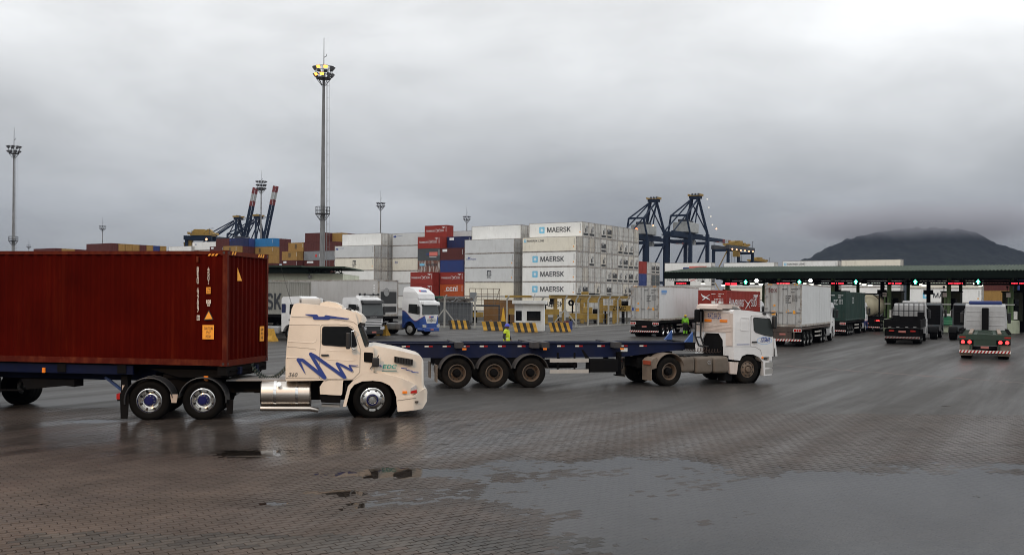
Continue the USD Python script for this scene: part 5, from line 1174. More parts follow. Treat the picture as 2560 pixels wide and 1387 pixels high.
# booths on islands
booth_g = paint('booth_green', (0.045, 0.05, 0.028), .6, .4, (0.03, 0.03, 0.022)); island_c = paint('island_cream', (0.42, 0.45, 0.33), .75, .5, (0.12, 0.13, 0.09)); sign_g = paint('sign_green', (0.015, 0.13, 0.06), .5, .2)
for i, j in enumerate(range(-3, 2)):
    lane = ['behind the dark green container', 'beside the tank container', 'beside the black flatbed', 'with the green sign panel', 'beyond the green skeletal trailer'][i]
    t = thing('traffic_island', f'cream concrete traffic island {lane}', 'island', gpos(j * SPC, 0, 0), gate_rot, 'gate islands')
    obj('kerb_wall', rbox(-.62, .62, -2.0, 5, 0, 1.15, .12), island_c, t, 30); obj('nose', B().lathe([(0, 1.3), (.75, 1.3), (.8, 1.2), (.8, 0)], 18, 'z', (0, -2.0, 0)), island_c, t, 40)
    t = thing('gate_booth', f'dark olive gate booth with window {lane}', 'booth', gpos(j * SPC, 2.6, 1.15), gate_rot, 'gate booths')
    obj('wall', B().bx(-.95, .95, 0, 2.2, 0, 3.0), booth_g, t); obj('roof', B().bx(-1.05, 1.05, -.12, 2.3, 3.0, 3.12), dull_black, t)
    obj('window', B().bx(-.62, .62, -.02, 0, 1.0, 2.3), glass, t); w = obj('window_bar', B().bx(-.03, .03, -.035, -.02, 1.0, 2.3), booth_g, t); obj('window_bar', B().bx(-.62, .62, -.034, -.021, 1.6, 1.66), booth_g, t)
    t = thing('card_reader_post', f'green card reader post with white screen boxes {lane}', 'post', gpos(j * SPC - .25, -1.6, 1.25), gate_rot, 'card reader posts')
    obj('post', B().bx(-.06, .06, -.06, .06, 0, 2.6).bx(.3, .42, -.06, .06, 0, 2.2), post_green, t); obj('arm', B().bx(-.3, .6, -.12, -.06, 1.55, 1.66), white_mark, t)
    obj('screen_box', B().bx(.5, .82, -.12, .12, .15, .95), white_mark, t)
    obj('notice', B().bx(-.2, .2, -.1, -.07, 2.35, 2.8), plain('pale_notice', (.5, .42, .38), .6), t); obj('camera_box', B().bx(-.2, .0, -.2, .1, 3.3, 3.5).tube([(-.1, 0, 2.6), (-.1, 0, 3.3)], .03, 6), dull_black, t)
s = thing('notice_panel', 'green notice panel with white header on the island before the booth', 'sign', gpos(-.05, -3.05, .55), gate_rot)
obj('panel', B().bx(-.85, .85, 0, .06, .2, 1.12), sign_g, s); obj('header', B().bx(-.85, .85, .0, .06, 1.13, 1.33), white_mark, s); obj('panel_line', B().bx(-.7, .7, -.006, 0, .62, .65).bx(-.7, .7, -.006, 0, .4, .43), plain('pale_green', (.2, .4, .25), .5), s)
obj('leg', B().bx(-.7, -.64, .02, .06, -.55, .2), dull_black, s); obj('leg', B().bx(.64, .7, .02, .06, -.55, .2), dull_black, s)
for i, (j, y) in enumerate(((-4.55, 4), (-3.6, 3.2), (-3.1, 3.2), (-2.4, 4), (-1.55, 3.5), (-.75, 4), (.8, 4))):
    s = thing('scanner_column', f'black equipment column under the gate roof, {NUM[i] if i else "first"} from the canopy end', 'column', gpos((j + .35) * SPC, y, 0), gate_rot, 'black equipment columns')
    obj('column', B().bx(-.2, .2, -.2, .2, 0, 5.4), dull_black, s); obj('camera_box', B().bx(-.5, .5, -.35, -.2, 3.9, 4.4), dull_black, s); obj('base', B().bx(-.35, .35, -.35, .35, 0, .3), dull_black, s)

# ------------------------------------------------------------------ quay cranes
cr_blue = paint('crane_blue', (0.009, 0.018, 0.036), .6, .3, (0.02, 0.02, 0.02), spec=.1); cr_white = paint('crane_house_white', (0.33, 0.34, 0.33), .5, .6, (0.16, 0.13, 0.10), sx=.3, sz=.06)
cr_red = paint('crane_red', (0.15, 0.018, 0.014), .5, .3); cr_yel = paint('crane_yellow', (0.26, 0.16, 0.03), .5, .5, (0.10, 0.07, 0.03), sx=.3, sz=.3); cr_dark = plain('crane_dark', (0.02, 0.022, 0.026), .6)
warm_lamp = mat('lit_crane_lamp', {'e': ('emission', {'color': (1.0, 0.52, 0.28), 'strength': 2.5})}, [], surface='e.emission')
red_lamp = mat('lit_crane_beacon', {'e': ('emission', {'color': (1.0, 0.12, 0.04), 'strength': 5.0})}, [], surface='e.emission')
white_lamp = mat('lit_tower_lamp', {'e': ('emission', {'color': (1.0, 0.93, 0.80), 'strength': 0.8})}, [], surface='e.emission')
def quay_crane(loc, rot, label, boom_up=None, scale=1.0, h0=44.0, top=73.0, group='ship to shore cranes'):
    """x: along the boom (towards the water), y: along the quay"""
    t = thing('quay_crane', label, 'crane', loc, rot, group); w = 8.0
    for x in (0, -30):
        for y in (-w, w):
            obj('leg', B().bx(x - 1.3, x + 1.3, y - 1.0, y + 1.0, 0, h0 + (4 if x == 0 else 2)), cr_blue, t)
    for y in (-w, w):
        obj('portal_beam', B().bx(-29, -1, y - .6, y + .6, 14, 16), cr_blue, t); obj('leg_brace', B().bar((-29, y, 17), (-1, y, h0 - 1), .8), cr_blue, t)
    for x in (0, -30): obj('sill_beam', B().bx(x - .8, x + .8, -w + .75, w - .75, h0 - 3, h0 - 1), cr_blue, t); obj('sill_beam', B().bx(x - .7, x + .7, -w + .75, w - .75, 2, 3.6), cr_blue, t)
    for y in (-3, 3): obj('girder', B().bx(-48, 3, y - .8, y + .8, h0 + .5, h0 + 4), cr_blue, t)
    obj('walkway', B().bx(-48, 3, 3.9, 4.9, h0 + 1, h0 + 1.2).bx(-48, 3, 4.8, 4.9, h0 + 2.1, h0 + 2.25), cr_dark, t)
    obj('machinery_house', rbox(-28, -9, -5.5, 5.5, h0 + 4.2, h0 + 11, .5), cr_white, t, 30); obj('house_roof_unit', B().bx(-25, -20, -3, 3, h0 + 11, h0 + 13).bx(-17, -13, -3, 3, h0 + 11, h0 + 12.4), cr_dark, t)
    ax = -1.0
    for y in (-w, w):
        obj('tower_leg', B().bar((0, y, h0 + 4), (ax - 2, y * .30, top), 1.7), cr_blue, t); obj('back_leg', B().bar((-30, y, h0 + 2), (-31, y * .7, h0 + 15), 1.0), cr_blue, t)
        obj('backstay', B().bar((ax - 3.5, y * .30, top - 1), (-31, y * .7, h0 + 15), .85), cr_blue, t); obj('stay', B().bar((ax - 4, y * .30, top - 2), (-46, y * .4, h0 + 4), .7), cr_blue, t)
        obj('tower_brace', B().bar((0, y, h0 + 4), (ax - 2, -y * .30, top - 3), .85), cr_blue, t); obj('tower_strut', B().bar((-16, y * .6, h0 + 4), (ax - 2.5, y * .30, top - 2), .75), cr_blue, t)
    obj('back_portal', B().bx(-31.6, -30.4, -w * .7, w * .7, h0 + 14.4, h0 + 15.6), cr_blue, t)
    obj('tower_head', B().bx(ax - 4, ax + 1.5, -3.6, 3.6, top - .5, top + 1.3), cr_blue, t); obj('head_rail', B().bx(ax - 4.6, ax + 2.1, -4.4, 4.4, top + 1.3, top + 1.6).bx(ax - 4.6, ax + 2.1, -4.4, -4.2, top + 1.6, top + 2.8).bx(ax - 4.6, ax + 2.1, 4.2, 4.4, top + 1.6, top + 2.8), cr_yel, t)
    for y in (-2.2, 0, 2.2): obj('sheave', B().lathe([(0, -.4), (1.2, -.4), (1.2, .4), (0, .4)], 12, 'y', (ax - 1.5, y, top + 2.2)), cr_dark, t)
    obj('cabin', B().bx(-8, -4.5, -1.5, 1.5, h0 - 3.2, h0 - .2), cr_white, t)
    ang = 0 if boom_up is None else boom_up; c, s = math.cos(math.radians(ang)), math.sin(math.radians(ang)); BL = 56
    def bp(d, y, q=0): return (3 + d * c - q * s, y, h0 + 2.2 + d * s + q * c)
    for y in (-2.3, 2.3):
        obj('boom', B().bar(bp(0, y), bp(BL * .70, y), 1.2, 2.0), cr_blue, t)
        obj('boom_tip', B().bar(bp(BL * .70, y), bp(BL * .78, y), 1.25, 2.05), cr_red, t); obj('boom_tip', B().bar(bp(BL * .78, y), bp(BL * .9, y), 1.2, 2.0), cr_white, t); obj('boom_tip', B().bar(bp(BL * .9, y), bp(BL, y), 1.25, 2.05), cr_red, t)
    for q in (.3, .5, .78, .97): obj('boom_tie', B().bar(bp(BL * q, -2.3), bp(BL * q, 2.3), 1.0), cr_red if q > .7 else cr_blue, t)
    if boom_up is not None:
        for y in (-2.3, 2.3): obj('forestay', B().bar(bp(BL * .5, y, 1), (ax, y, top - 1), .35), cr_dark, t)
        obj('boom_ladder', B().bar(bp(2, 1.8, 1.6), bp(BL * .72, 1.8, 1.6), .5, .3), cr_dark, t)
    return t
QU = GU * -1
cA = P(1636, 746, 715); quay = quay_crane((cA[0], cA[1], 0), math.degrees(math.atan2(GV[1], GV[0])), 'blue quay crane with white machinery house, left of the two level ones', None)
cB = P(1740, 746, 690); dup(quay, 'blue quay crane with white machinery house, right of the two level ones, over the canopy', (cB[0], cB[1], 0), math.degrees(math.atan2(GV[1], GV[0])))
cC = P(600, 746, 905); up1 = quay_crane((cC[0], cC[1], 0), -20, 'blue quay crane with raised red and white boom, nearer the yellow crane top', 77)
cD = P(650, 746, 890); dup(up1, 'blue quay crane with raised red and white boom, beside the mixed ochre stacks', (cD[0], cD[1], 0), -20)

def yard_crane(loc, rot, label, w=24, h=25, legs=cr_blue, lit=True, hang=False):
    t = thing('yard_crane', label, 'crane', loc, rot, 'yellow topped yard cranes')
    for x in (-w / 2, w / 2):
        for y in (-3.2, 3.2): obj('leg', B().bx(x - .6, x + .6, y - .5, y + .5, 1.2, h), legs, t)
        obj('sill', B().bx(x - .7, x + .7, -6, 6, .6, 1.6), legs, t); obj('end_tie', B().bx(x - .5, x + .5, -3.7, 3.7, h - .1, h + .9), legs, t)
        for y in (-5, 5): obj('wheel', B().lathe([(0, -.3), (.7, -.3), (.75, 0), (.7, .3), (0, .3)], 14, 'y', (x, y, .75)), rubber, t)
        obj('side_tie', B().bx(x - .3, x + .3, -2.7, 2.7, h * .55, h * .55 + .6), legs, t)
    for y in (-3.2, 3.2): obj('girder', B().bx(-w / 2 - 1, w / 2 + 1, y - .7, y + .7, h + .9, h + 2.6), legs if not hang else cr_dark, t)
    tx = w * .12
    obj('trolley', B().bx(tx - 4, tx + 4, -4, 4, h + 2.7, h + 3.2).bx(tx - 3, tx + 1, -2.5, 2.5, h + 3.2, h + 5.2).bx(tx + 1.4, tx + 3.4, -3, 0, h + 3.2, h + 4.4), cr_yel, t)
    obj('winch_drum', B().lathe([(0, -1.5), (1.1, -1.5), (1.1, 1.5), (0, 1.5)], 14, 'y', (tx + 2, 1.8, h + 4.4)), cr_yel, t); obj('winch_drum', B().lathe([(0, -1.2), (.9, -1.2), (.9, 1.2), (0, 1.2)], 14, 'y', (tx - 3.4, .5, h + 4.2)), cr_yel, t)
    obj('trolley_rail', B().bx(tx - 5, tx + 5, -4.4, -4.3, h + 3.9, h + 4).bx(tx - 5, tx + 5, 4.3, 4.4, h + 3.9, h + 4).bx(tx - 5, tx - 4.9, -4.4, 4.4, h + 3.2, h + 4).bx(tx + 4.9, tx + 5, -4.4, 4.4, h + 3.2, h + 4), cr_yel, t)
    obj('cabin', B().bx(tx - 6, tx - 3.8, -3, -.5, h - 1.8, h + .8), cr_yel, t)
    obj('light_pole', B().tube([(w / 2, -3, h + 2.6), (w / 2, -3, h + 5.5), (w / 2 + 1.6, -3, h + 5.6)], .12, 5).tube([(-w / 2, 3, h + 2.6), (-w / 2, 3, h + 5)], .1, 5), cr_dark, t)
    obj('stair', B().bar((-w / 2 - .9, -3, 2), (-w / 2 - .9, 3, h * .5), .8, .15).bar((-w / 2 - .9, 3, h * .5), (-w / 2 - .9, -3, h), .8, .15), cr_yel, t)
    if lit:
        for k in range(6): obj('lamp', B().mesh(Manifold.sphere(.34, 10).translate([w * (-.42 + .17 * k), -4.1, h + .9])), warm_lamp, t, True)
    if hang:
        obj('hoist_rope', B().tube([(tx - 2, -1.5, h), (tx - 2, -1.5, h - 7)], .06, 4).tube([(tx + 2, -1.5, h), (tx + 2, -1.5, h - 7)], .06, 4).tube([(tx - 2, 1.5, h), (tx - 2, 1.5, h - 7)], .06, 4).tube([(tx + 2, 1.5, h), (tx + 2, 1.5, h - 7)], .06, 4), cr_dark, t, kind='stuff')
        obj('spreader', B().bx(tx - 6, tx + 6, -1.1, 1.1, h - 8.4, h - 7.6).bx(tx - 1.5, tx + 1.5, -1.6, 1.6, h - 7.6, h - 6.6), cr_yel, t)
    return t
yr = math.degrees(math.atan2(GV[1], GV[0]))
c = P(1833, 746, 430); yc = yard_crane((c[0], c[1], 0), yr, 'yellow topped yard crane with lit lamp rail holding a red container', 30, 23.5, hang=True)
tx = 30 * .12; hx = c + (GV * tx); container((hx[0], hx[1], 23.5 - 8.4 - 2.6), yr, T40, ST, red, red, 'red container hanging under the yellow topped yard crane', None, 'dry', 'door')
c = P(1888, 746, 560); yard_crane((c[0], c[1], 0), yr, 'small far yard crane with lit lamp rail beyond the hanging red container', 30, 22)
c = P(2197, 746, 520); yard_crane((c[0], c[1], 0), yr, 'yellow yard crane top showing over the canopy before the mountain', 12, 18.4, lit=False)
c = P(500, 746, 400); yard_crane((c[0], c[1], 0), 0, 'yellow topped yard crane over the white reefers, one bright lamp lit', 9, 24.4, lit=False)
for px, py, lab, m in ((516, 598, 'bright orange lamp of the yellow crane over the white reefers', warm_lamp), (1591, 574, 'red glowing beacon on the first level quay crane', red_lamp), (1699, 572, 'red glowing beacon on the second level quay crane', red_lamp),
                       (1768, 498, 'white lamp near the head of the second level quay crane', white_lamp), (1772, 519, 'white lamp, second from the head of the second level quay crane', white_lamp), (1777, 541, 'white lamp, third from the head of the second level quay crane', white_lamp), (1781, 562, 'white lamp, lowest on the tower of the second level quay crane', white_lamp), (1791, 572, 'bright warm lamp between the quay crane and the yard crane', warm_lamp), (1633, 564, 'warm lamp under the first level quay crane house', warm_lamp)):
    Y = 394 if px < 600 else 670; p = P(px, py, Y)
    t = thing('beacon', lab, 'lamp', p); obj('bulb', B().mesh(Manifold.sphere((.42 if Y < 500 else .5 if m in (white_lamp, warm_lamp) else 1.0), 12)), m, t, True); obj('bracket', B().bx(-.15, .15, .2, 3, -.1, .1), cr_dark, t)
# ------------------------------------------------------------------ small far things over the canopy
# ------------------------------------------------------------------ fence, guard booth, barriers and what stands behind
conc = paint('concrete_post', (0.34, 0.33, 0.30), .8, .5, (0.16, 0.15, 0.13), sx=3, sz=1)
wire = plain('fence_wire', (0.16, 0.16, 0.15), .5, .6)
posts = [(1111, 819), (1187, 820.5), (1267, 819), (1355, 818.5), (1412, 819), (1440, 818.3), (1470, 817), (1495.7, 815), (1521, 813), (1544, 811), (1567, 808.7)]
fp = []
for i, (px, py) in enumerate(posts):
    g = G(px, py); fp.append(g)
    brace = i in (0, 4)
    t = thing('fence_post', f'grey concrete fence post with bent top{" and two slanting braces" if brace else ""}, {NUM[i] if i else "first"} from the grey skip', 'fence post', g, 0, 'concrete fence posts')
    obj('shaft', B().bx(-.09, .09, -.09, .09, 0, 3.0).bar((0, 0, 2.97), (.22, -.16, 3.4), .13), conc, t)
    if brace:
        obj('brace', B().bar((0, 0, 2.0), (-1.5, 0, .05), .12), conc, t); obj('brace', B().bar((0, 0, 2.0), (1.5, 0, .05), .12), conc, t)
fw = B()
for i in range(len(fp) - 1):
    for z in (.1, .75, 1.4, 2.05, 2.7): fw.tube([fp[i] + [0, 0, z], fp[i + 1] + [0, 0, z]], .009, 4)
    for k in range(3): fw.tube([fp[i] + [.08 + .06 * k, -.06 - .04 * k, 3.05 + .13 * k], fp[i + 1] + [.08 + .06 * k, -.06 - .04 * k, 3.05 + .13 * k]], .007, 4)
tag(obj('fence_wire', fw, wire), 'thin fence wires strung between the concrete posts', 'fence', kind='stuff')
obj('fence_kerb', B().bar(fp[0] + [-4, 0, .06], fp[5] + [0, 0, .06], .3, .14).bar(fp[5] + [0, 0, .062], fp[-1] + [8, 9, .062], .3, .14), conc)
stage.GetPrimAtPath('/World/fence_kerb').SetCustomDataByKey('kind', 'structure')

booth_w = paint('booth_white', (0.62, 0.62, 0.60), .6, .3, (0.3, 0.27, 0.22))
g = G(1309, 827); BT = thing('guard_booth', 'small white guard booth with dark windows behind the striped barriers', 'booth', g, -4)
wl_, dl = 1.95, 2.2
for nm, bb in (('wall', B().bx(0, wl_, 0, .1, 0, .95).bx(0, wl_, 0, .1, 1.92, 2.6).bx(0, .28, 0, .1, .95, 1.92).bx(1.65, wl_, 0, .1, .95, 1.92)), ('side_wall', B().add(*[np.array([(0, 0, 0), (-.95, 1.1, 0), (-.95, 1.1, 2.6), (0, 0, 2.6)]), [[0, 3, 2, 1]]]).add(np.array([(-.95, 1.1, 0), (-.95, 2.4, 0), (-.95, 2.4, 2.6), (-.95, 1.1, 2.6)]), [[0, 3, 2, 1]])),
               ('back_wall', B().bx(wl_ - .1, wl_, .1, 2.4, 0, 2.6).bx(-.85, wl_ - .1, 2.3, 2.4, 0, 2.6))): obj(nm, bb, booth_w, BT, kind='part')
obj('window', B().bx(.29, 1.64, .05, .06, .96, 1.91), glass, BT); obj('window_frame', B().bx(.24, 1.69, -.03, -.005, .91, .97).bx(.24, 1.69, -.03, -.005, 1.9, 1.96).bx(.24, .3, -.03, -.005, .97, 1.9).bx(1.63, 1.69, -.03, -.005, .97, 1.9), booth_w, BT)
q = np.array([-.95, 1.1, 0.]); n_ = np.array([-.757, -.653, 0]) * .012
obj('side_window', B().add([q * a + n_ + [0, 0, z] for z in (.98, 1.92) for a in (.2, .85)], [[0, 1, 3, 2], [0, 2, 3, 1]]), glass, BT)
obj('roof', B().prism(Polygon([(-.25, -.3), (2.15, -.3), (2.15, 2.6), (-1.2, 2.6), (-1.2, .9)]), 'z', 2.6, 2.92), booth_w, BT)
obj('roof_rail', B().tube([(0.9, .5, 2.92), (1.05, .5, 3.6)], .04, 6), grey_steel, BT)

yel_b = paint('barrier_yellow', (0.46, 0.25, 0.03), .7, .5, (0.16, 0.10, 0.04), sx=3, sz=2); blk_b = paint('barrier_black', (0.022, 0.021, 0.02), .75, .5, (0.09, 0.07, 0.04), sx=3, sz=2)
def barrier(px, py, L, rot, label, n=7, end=False):
    g = G(px, py); t = thing('concrete_barrier', label, 'barrier', g, rot, 'striped concrete barriers')
    prof = [(-.30, 0), (.30, 0), (.30, .1), (.15, .38), (.10, .86), (-.10, .86), (-.15, .38), (-.30, .1)]
    def shape(x0, x1, sl):
        v = [(x + sl * z, y, z) for x in (x0, x1) for y, z in prof]; f = [[0, 1, 2, 7], [2, 3, 6, 7], [3, 4, 5, 6], [8, 15, 10, 9], [10, 15, 14, 11], [11, 14, 13, 12]] + [[i, 8 + i, 8 + (i + 1) % 8, (i + 1) % 8] for i in range(8)]
        return B().add(v, f)
    w = L / n
    for k in range(n): obj('stripe', shape(-L / 2 + k * w, -L / 2 + (k + 1) * w, -.28), yel_b if k % 2 == (0 if not end else 1) else blk_b, t)
    obj('lifting_loop', B().tube([(-L * .25, 0, .84), (-L * .25, 0, .95), (-L * .18, 0, .97), (-L * .15, 0, .84)], .015, 5), grey_steel, t); obj('lifting_loop', B().tube([(L * .15, 0, .84), (L * .15, 0, .95), (L * .22, 0, .97), (L * .25, 0, .84)], .015, 5), grey_steel, t)
barrier(1152, 822, 2.1, -6, 'worn yellow and black striped barrier beside the grey skip', 7, True)
barrier(1239, 826, 2.25, -3, 'yellow and black striped barrier left of the guard booth, under the yellow parasol', 6)
barrier(1316, 829.5, 2.15, 0, 'yellow and black striped barrier standing right before the guard booth', 7)
barrier(1402, 829, 1.9, 4, 'muddy yellow and black striped barrier right of the guard booth', 7)
barrier(672, 852, 1.4, -40, 'yellow and black barrier end beside the near red container', 3)
barrier(951, 838, 1.6, -30, 'yellow and black barrier between the two parked truck fronts', 5)

# closed parasol
g = G(1258, 820); t = thing('closed_parasol', 'closed yellow parasol standing beside the guard booth', 'parasol', g)
obj('canopy', B().lathe([(.03, 2.15), (.07, 2.0), (.14, 1.4), (.22, .85), (.24, .7), (.18, .66)], 10, 'z'), paint('parasol_yellow', (0.55, 0.30, 0.02), .7, .2), t, 60); obj('pole', B().tube([(0, 0, 0), (0, 0, 2.25)], .025, 6), grey_steel, t); obj('base', B().lathe([(0, .08), (.22, .08), (.25, 0)], 10, 'z'), conc, t)

# scrap skip, green lorry cab, stair platform
skip_g = paint('skip_grey', (0.085, 0.09, 0.095), .6, .4, (0.05, 0.045, 0.04))
a = P(1092, 746, 118); t = thing('scrap_skip', 'large open dark grey skip heaped with scrap behind the fence', 'skip', (a[0], a[1], 0), -3); Ls = P(1178, 746, 118)[0] - a[0]
sk = B(); corrugated(sk, 0, Ls, 0, .25, 2.55, -1, 'x', .45, .08); obj('side_panel', sk, skip_g, t)
obj('end_panel', B().bx(0, .06, 0, 2.4, .25, 2.55), skip_g, t); obj('end_panel', B().bx(Ls - .06, Ls, 0, 2.4, .25, 2.55), skip_g, t); obj('back_panel', B().bx(.06, Ls - .06, 2.34, 2.4, .25, 2.55), skip_g, t); obj('floor', B().bx(.06, Ls - .06, .1, 2.34, .12, .25), skip_g, t); obj('top_rail', B().bx(0, Ls, -.06, .08, 2.5, 2.62), skip_g, t)
sc = B(); r = np.random.default_rng(4)
for _ in range(70):
    p = np.array([r.uniform(.2, Ls - .2), r.uniform(.2, 2.2), 2.35 + r.uniform(0, .7)]); d = r.normal(0, 1, 3) * [.6, .3, .25]; sc.bar(p - d * .6, p + d * .6, r.uniform(.03, .14), r.uniform(.03, .3))
tag(obj('scrap_heap', sc.move((a[0], a[1], 0), math.radians(-3)), paint('scrap_metal', (0.10, 0.085, 0.075), .7, .8, (0.03, 0.025, 0.02), sx=2, sz=2)), 'heap of rusty scrap metal rising above the grey skip', 'scrap', kind='stuff')
gcab = paint('green_cab', (0.02, 0.10, 0.07), .5, .3)
a = P(1066, 746, 135); t = thing('green_lorry', 'green lorry cab seen over the skip behind the white and blue truck', 'lorry', (a[0], a[1], 0), 0)
obj('cab', body3(rounded([(0, .6), (2.5, .6), (2.5, 2.4), (2.3, 3.35), (.2, 3.35), (0, 2.3)], .12), None, rounded([(0, 0), (2.3, 0), (2.3, 3.4), (0, 3.4)], .1)), gcab, t, 30)
for k in range(3): obj('window', B().bx(.25 + .75 * k, .85 + .75 * k, -.012, .0, 2.35, 3.1), glass, t)
for x in (.5, 2.0): obj('wheel', B().lathe([(0, 0), (.45, 0), (.5, .08), (.5, .3), (0, .3)], 16, 'y', (x, .05, .5)), rubber, t)
a = P(1173, 746, 122); t = thing('stair_platform', 'steel access platform with handrails behind the fence', 'platform', (a[0], a[1], 0), 0); W = P(1250, 746, 122)[0] - a[0]
obj('deck', B().bx(0, W, 0, 1.6, 2.1, 2.3), cr_dark, t)
for x in (.1, W - .1): obj('leg', B().bx(x - .08, x + .08, 0, .16, 0, 2.1), cr_dark, t); obj('leg', B().bx(x - .08, x + .08, 1.4, 1.56, 0, 2.1), cr_dark, t)
rl = paint('rail_brown', (0.10, 0.065, 0.035), .6, .6)
for x in np.linspace(.05, W - .05, 6): obj('handrail_post', B().bx(x - .03, x + .03, 0, .06, 2.3, 4.3), rl, t)
for z in (2.9, 3.6, 4.25): obj('handrail', B().bx(.08, W - .08, .005, .055, z, z + .06), rl, t)
obj('sign_plate', B().bx(.1, .9, -.02, 0, 2.7, 3.8), plain('plate_grey', (.16, .17, .18), .5), t)
obj('stair_brace', B().bar((W - .6, .3, 2.3), (W - .1, .3, 4.2), .07), rl, t)

# yellow machinery behind the fence
my = paint('machine_yellow', (0.30, 0.19, 0.04), .6, .7, (0.10, 0.055, 0.02), sx=.8, sz=.6); dk = dull_black
brown = paint('machine_brown', (0.16, 0.075, 0.02), .6, .6)
def frame(px0, px1, Y, z0, label, lift=0.0, marks=None, cross=3):
    a = P(px0, 746, Y); b = P(px1, 746, Y); L = b[0] - a[0]
    t = thing('container_spreader', label, 'spreader', (a[0], Y, 0), 0, 'yellow container spreaders in the fenced yard')
    obj('main_beam', B().bx(0, L, 0, .5, z0, z0 + .7), my, t); obj('main_beam', B().bx(0, L, 2.0, 2.4, z0, z0 + .7), my, t)
    for k in range(cross + 1):
        x = L * k / cross; obj('cross_beam', B().bx(max(0, x - .3), min(L, x + .3), .5, 2.0, z0 + .05, z0 + .6), my, t)
        obj('corner_leg', B().bx(max(0, x - .18), min(L, x + .18), .05, .45, .0, z0), my if k % 2 else dk, t)
    obj('gear_box', rbox(L * .36, L * .6, .1, 2.2, z0 + .7, z0 + 1.5, .08), my, t, 30); obj('hydraulic_motor', B().lathe([(0, 0), (.3, 0), (.3, .8), (0, .8)], 12, 'x', (L * .62, .6, z0 + 1.0)), dk, t)
    obj('flipper', B().prism(Polygon([(L * .1, z0 - .1), (L * .2, z0 - .1), (L * .18, z0 - .7), (L * .13, z0 - .6)]), 'y', -.05, .0), dk, t)
    if marks: obj('lettering', text(B(), marks[0], .5, (L * marks[1], -.004, z0 + .12), (1, 0, 0), (0, 0, 1), width=1.7), dk, t)
    return t
frame(1272, 1398, 124, 1.1, 'yellow spreader frame resting behind the guard booth', cross=4)
frame(1425, 1520, 128, .55, 'yellow spreader with round gear housing, low in the fenced yard')
frame(1512, 1582, 127, 1.6, 'yellow spreader with dark lettering beside the grey reefer trailer', marks=('ZPMC', .28))
frame(1430, 1500, 136, 2.6, 'tall stained yellow spreader standing behind the low one', cross=2)
a = P(1376, 746, 130); b = P(1574, 746, 134)
t = thing('yellow_gantry', 'yellow gantry beam on posts spanning the fenced yard, pale top edge', 'gantry', (a[0], a[1], 0), math.degrees(math.atan2(4, b[0] - a[0]))); L = np.hypot(b[0] - a[0], 4)
obj('beam', B().bx(0, L, 0, .5, 3.15, 3.55), my, t); obj('beam_cap', B().bx(0, L * .85, -.1, .6, 3.55, 3.66), paint('pale_cap', (.5, .5, .46), .5, .4), t)
for k, x in enumerate((.8, 2.0, 4.6, 7.4, 9.8)):
    if x < L: obj('post', B().bx(x - .2, x + .2, .05, .45, 0, 3.15), my, t)
obj('hook_block', B().bx(.1, .5, .1, .4, 2.4, 3.15).bx(.25, .35, .2, .3, 2.0, 2.4), dk, t); obj('tyre_fender', B().lathe([(.18, 0), (.4, .02), (.42, .15), (.18, .2)], 14, 'y', (2.9, -.2, 2.6)), rubber, t)
for k, (px, m, lab) in enumerate(((1424, paint('blue_barrel', (.02, .04, .16), .5, .3), 'blue drum beside the muddy barrier'), (1416, paint('red_barrel', (.15, .02, .02), .5, .3), 'red drum between the blue drum and the small tank'), (1396, brown, 'rusty yellow drum behind the muddy barrier'))):
    g = G(px, 823); t = thing('drum', lab, 'drum', g, 0, 'drums behind the muddy barrier'); obj('shell', B().lathe([(0, .0), (.28, .0), (.29, .3), (.28, .32), (.29, .6), (.28, .85), (0, .85)], 14, 'z'), m, t, 40); obj('lid', B().lathe([(0, .87), (.25, .87), (.27, .85)], 14, 'z'), dk, t)
a = P(1200, 746, 128); t = thing('work_shelter', 'low brown work shelter with yellow skirting behind the platform', 'shelter', (a[0], a[1], 0), 0)
obj('wall', B().bx(.5, 4.6, 0, 2.5, .0, 2.9), brown, t); obj('skirting', B().bx(-2, .45, -.1, .3, .7, 1.3), my, t); obj('roof', B().bx(3.2, 6.6, -.5, 2.8, 3.2, 3.5), my, t); obj('machine_block', B().bx(-2.5, -.4, .4, 1.8, 0, 1.5), dk, t)

# ------------------------------------------------------------------ people
skin = plain('skin', (0.16, 0.09, 0.06), .6); vest = plain('yellow_vest', (0.50, 0.62, 0.02), .7); hiv = plain('green_vest', (0.22, 0.62, 0.03), .7); darkcl = plain('dark_clothes', (0.016, 0.017, 0.022), .8); bootm = plain('boots', (0.02, 0.018, 0.016), .7); refl = plain('reflective_band', (.6, .6, .58), .3)
def chain(pairs):
    m = Manifold()
    for (a, ra), (b, rb_) in pairs:
        m = m + Manifold.batch_hull([Manifold.sphere(ra, 14).translate(list(map(float, a))), Manifold.sphere(rb_, 14).translate(list(map(float, b)))])
    return m
def smooth_(m, l=.035):
    m = m.refine_to_length(l); q = m.to_mesh(); t = trimesh.Trimesh(q.vert_properties[:, :3], q.tri_verts, process=True); trimesh.smoothing.filter_taubin(t, iterations=12); return (np.array(t.vertices), np.array(t.faces))
def hand(w, d, side):
    """a loosely curled hand hanging at wrist w along d, thumb towards +x"""
    w, d = np.array(w, float), np.array(d, float); d = d / np.linalg.norm(d); f = np.array([1., 0, 0]); s = np.cross(d, f); f = np.cross(s, d); m = chain([((w, .03), (w + d * .075, .036))])
    for k, l in enumerate((.065, .078, .072, .055)):
        o = w + d * .085 + f * (.026 - .0175 * k); a = o + d * l * .5 - s * side * .004; b = a + (d * .8 - s * side * .45) * l * .55; m = m + chain([((o, .010), (a, .009)), ((a, .009), (b, .008))])
    a = w + d * .03 + f * .03; b = a + (d * .6 + f * .7) * .045; return m + chain([((a, .012), (b, .010)), ((b, .010), (b + d * .03, .009))])
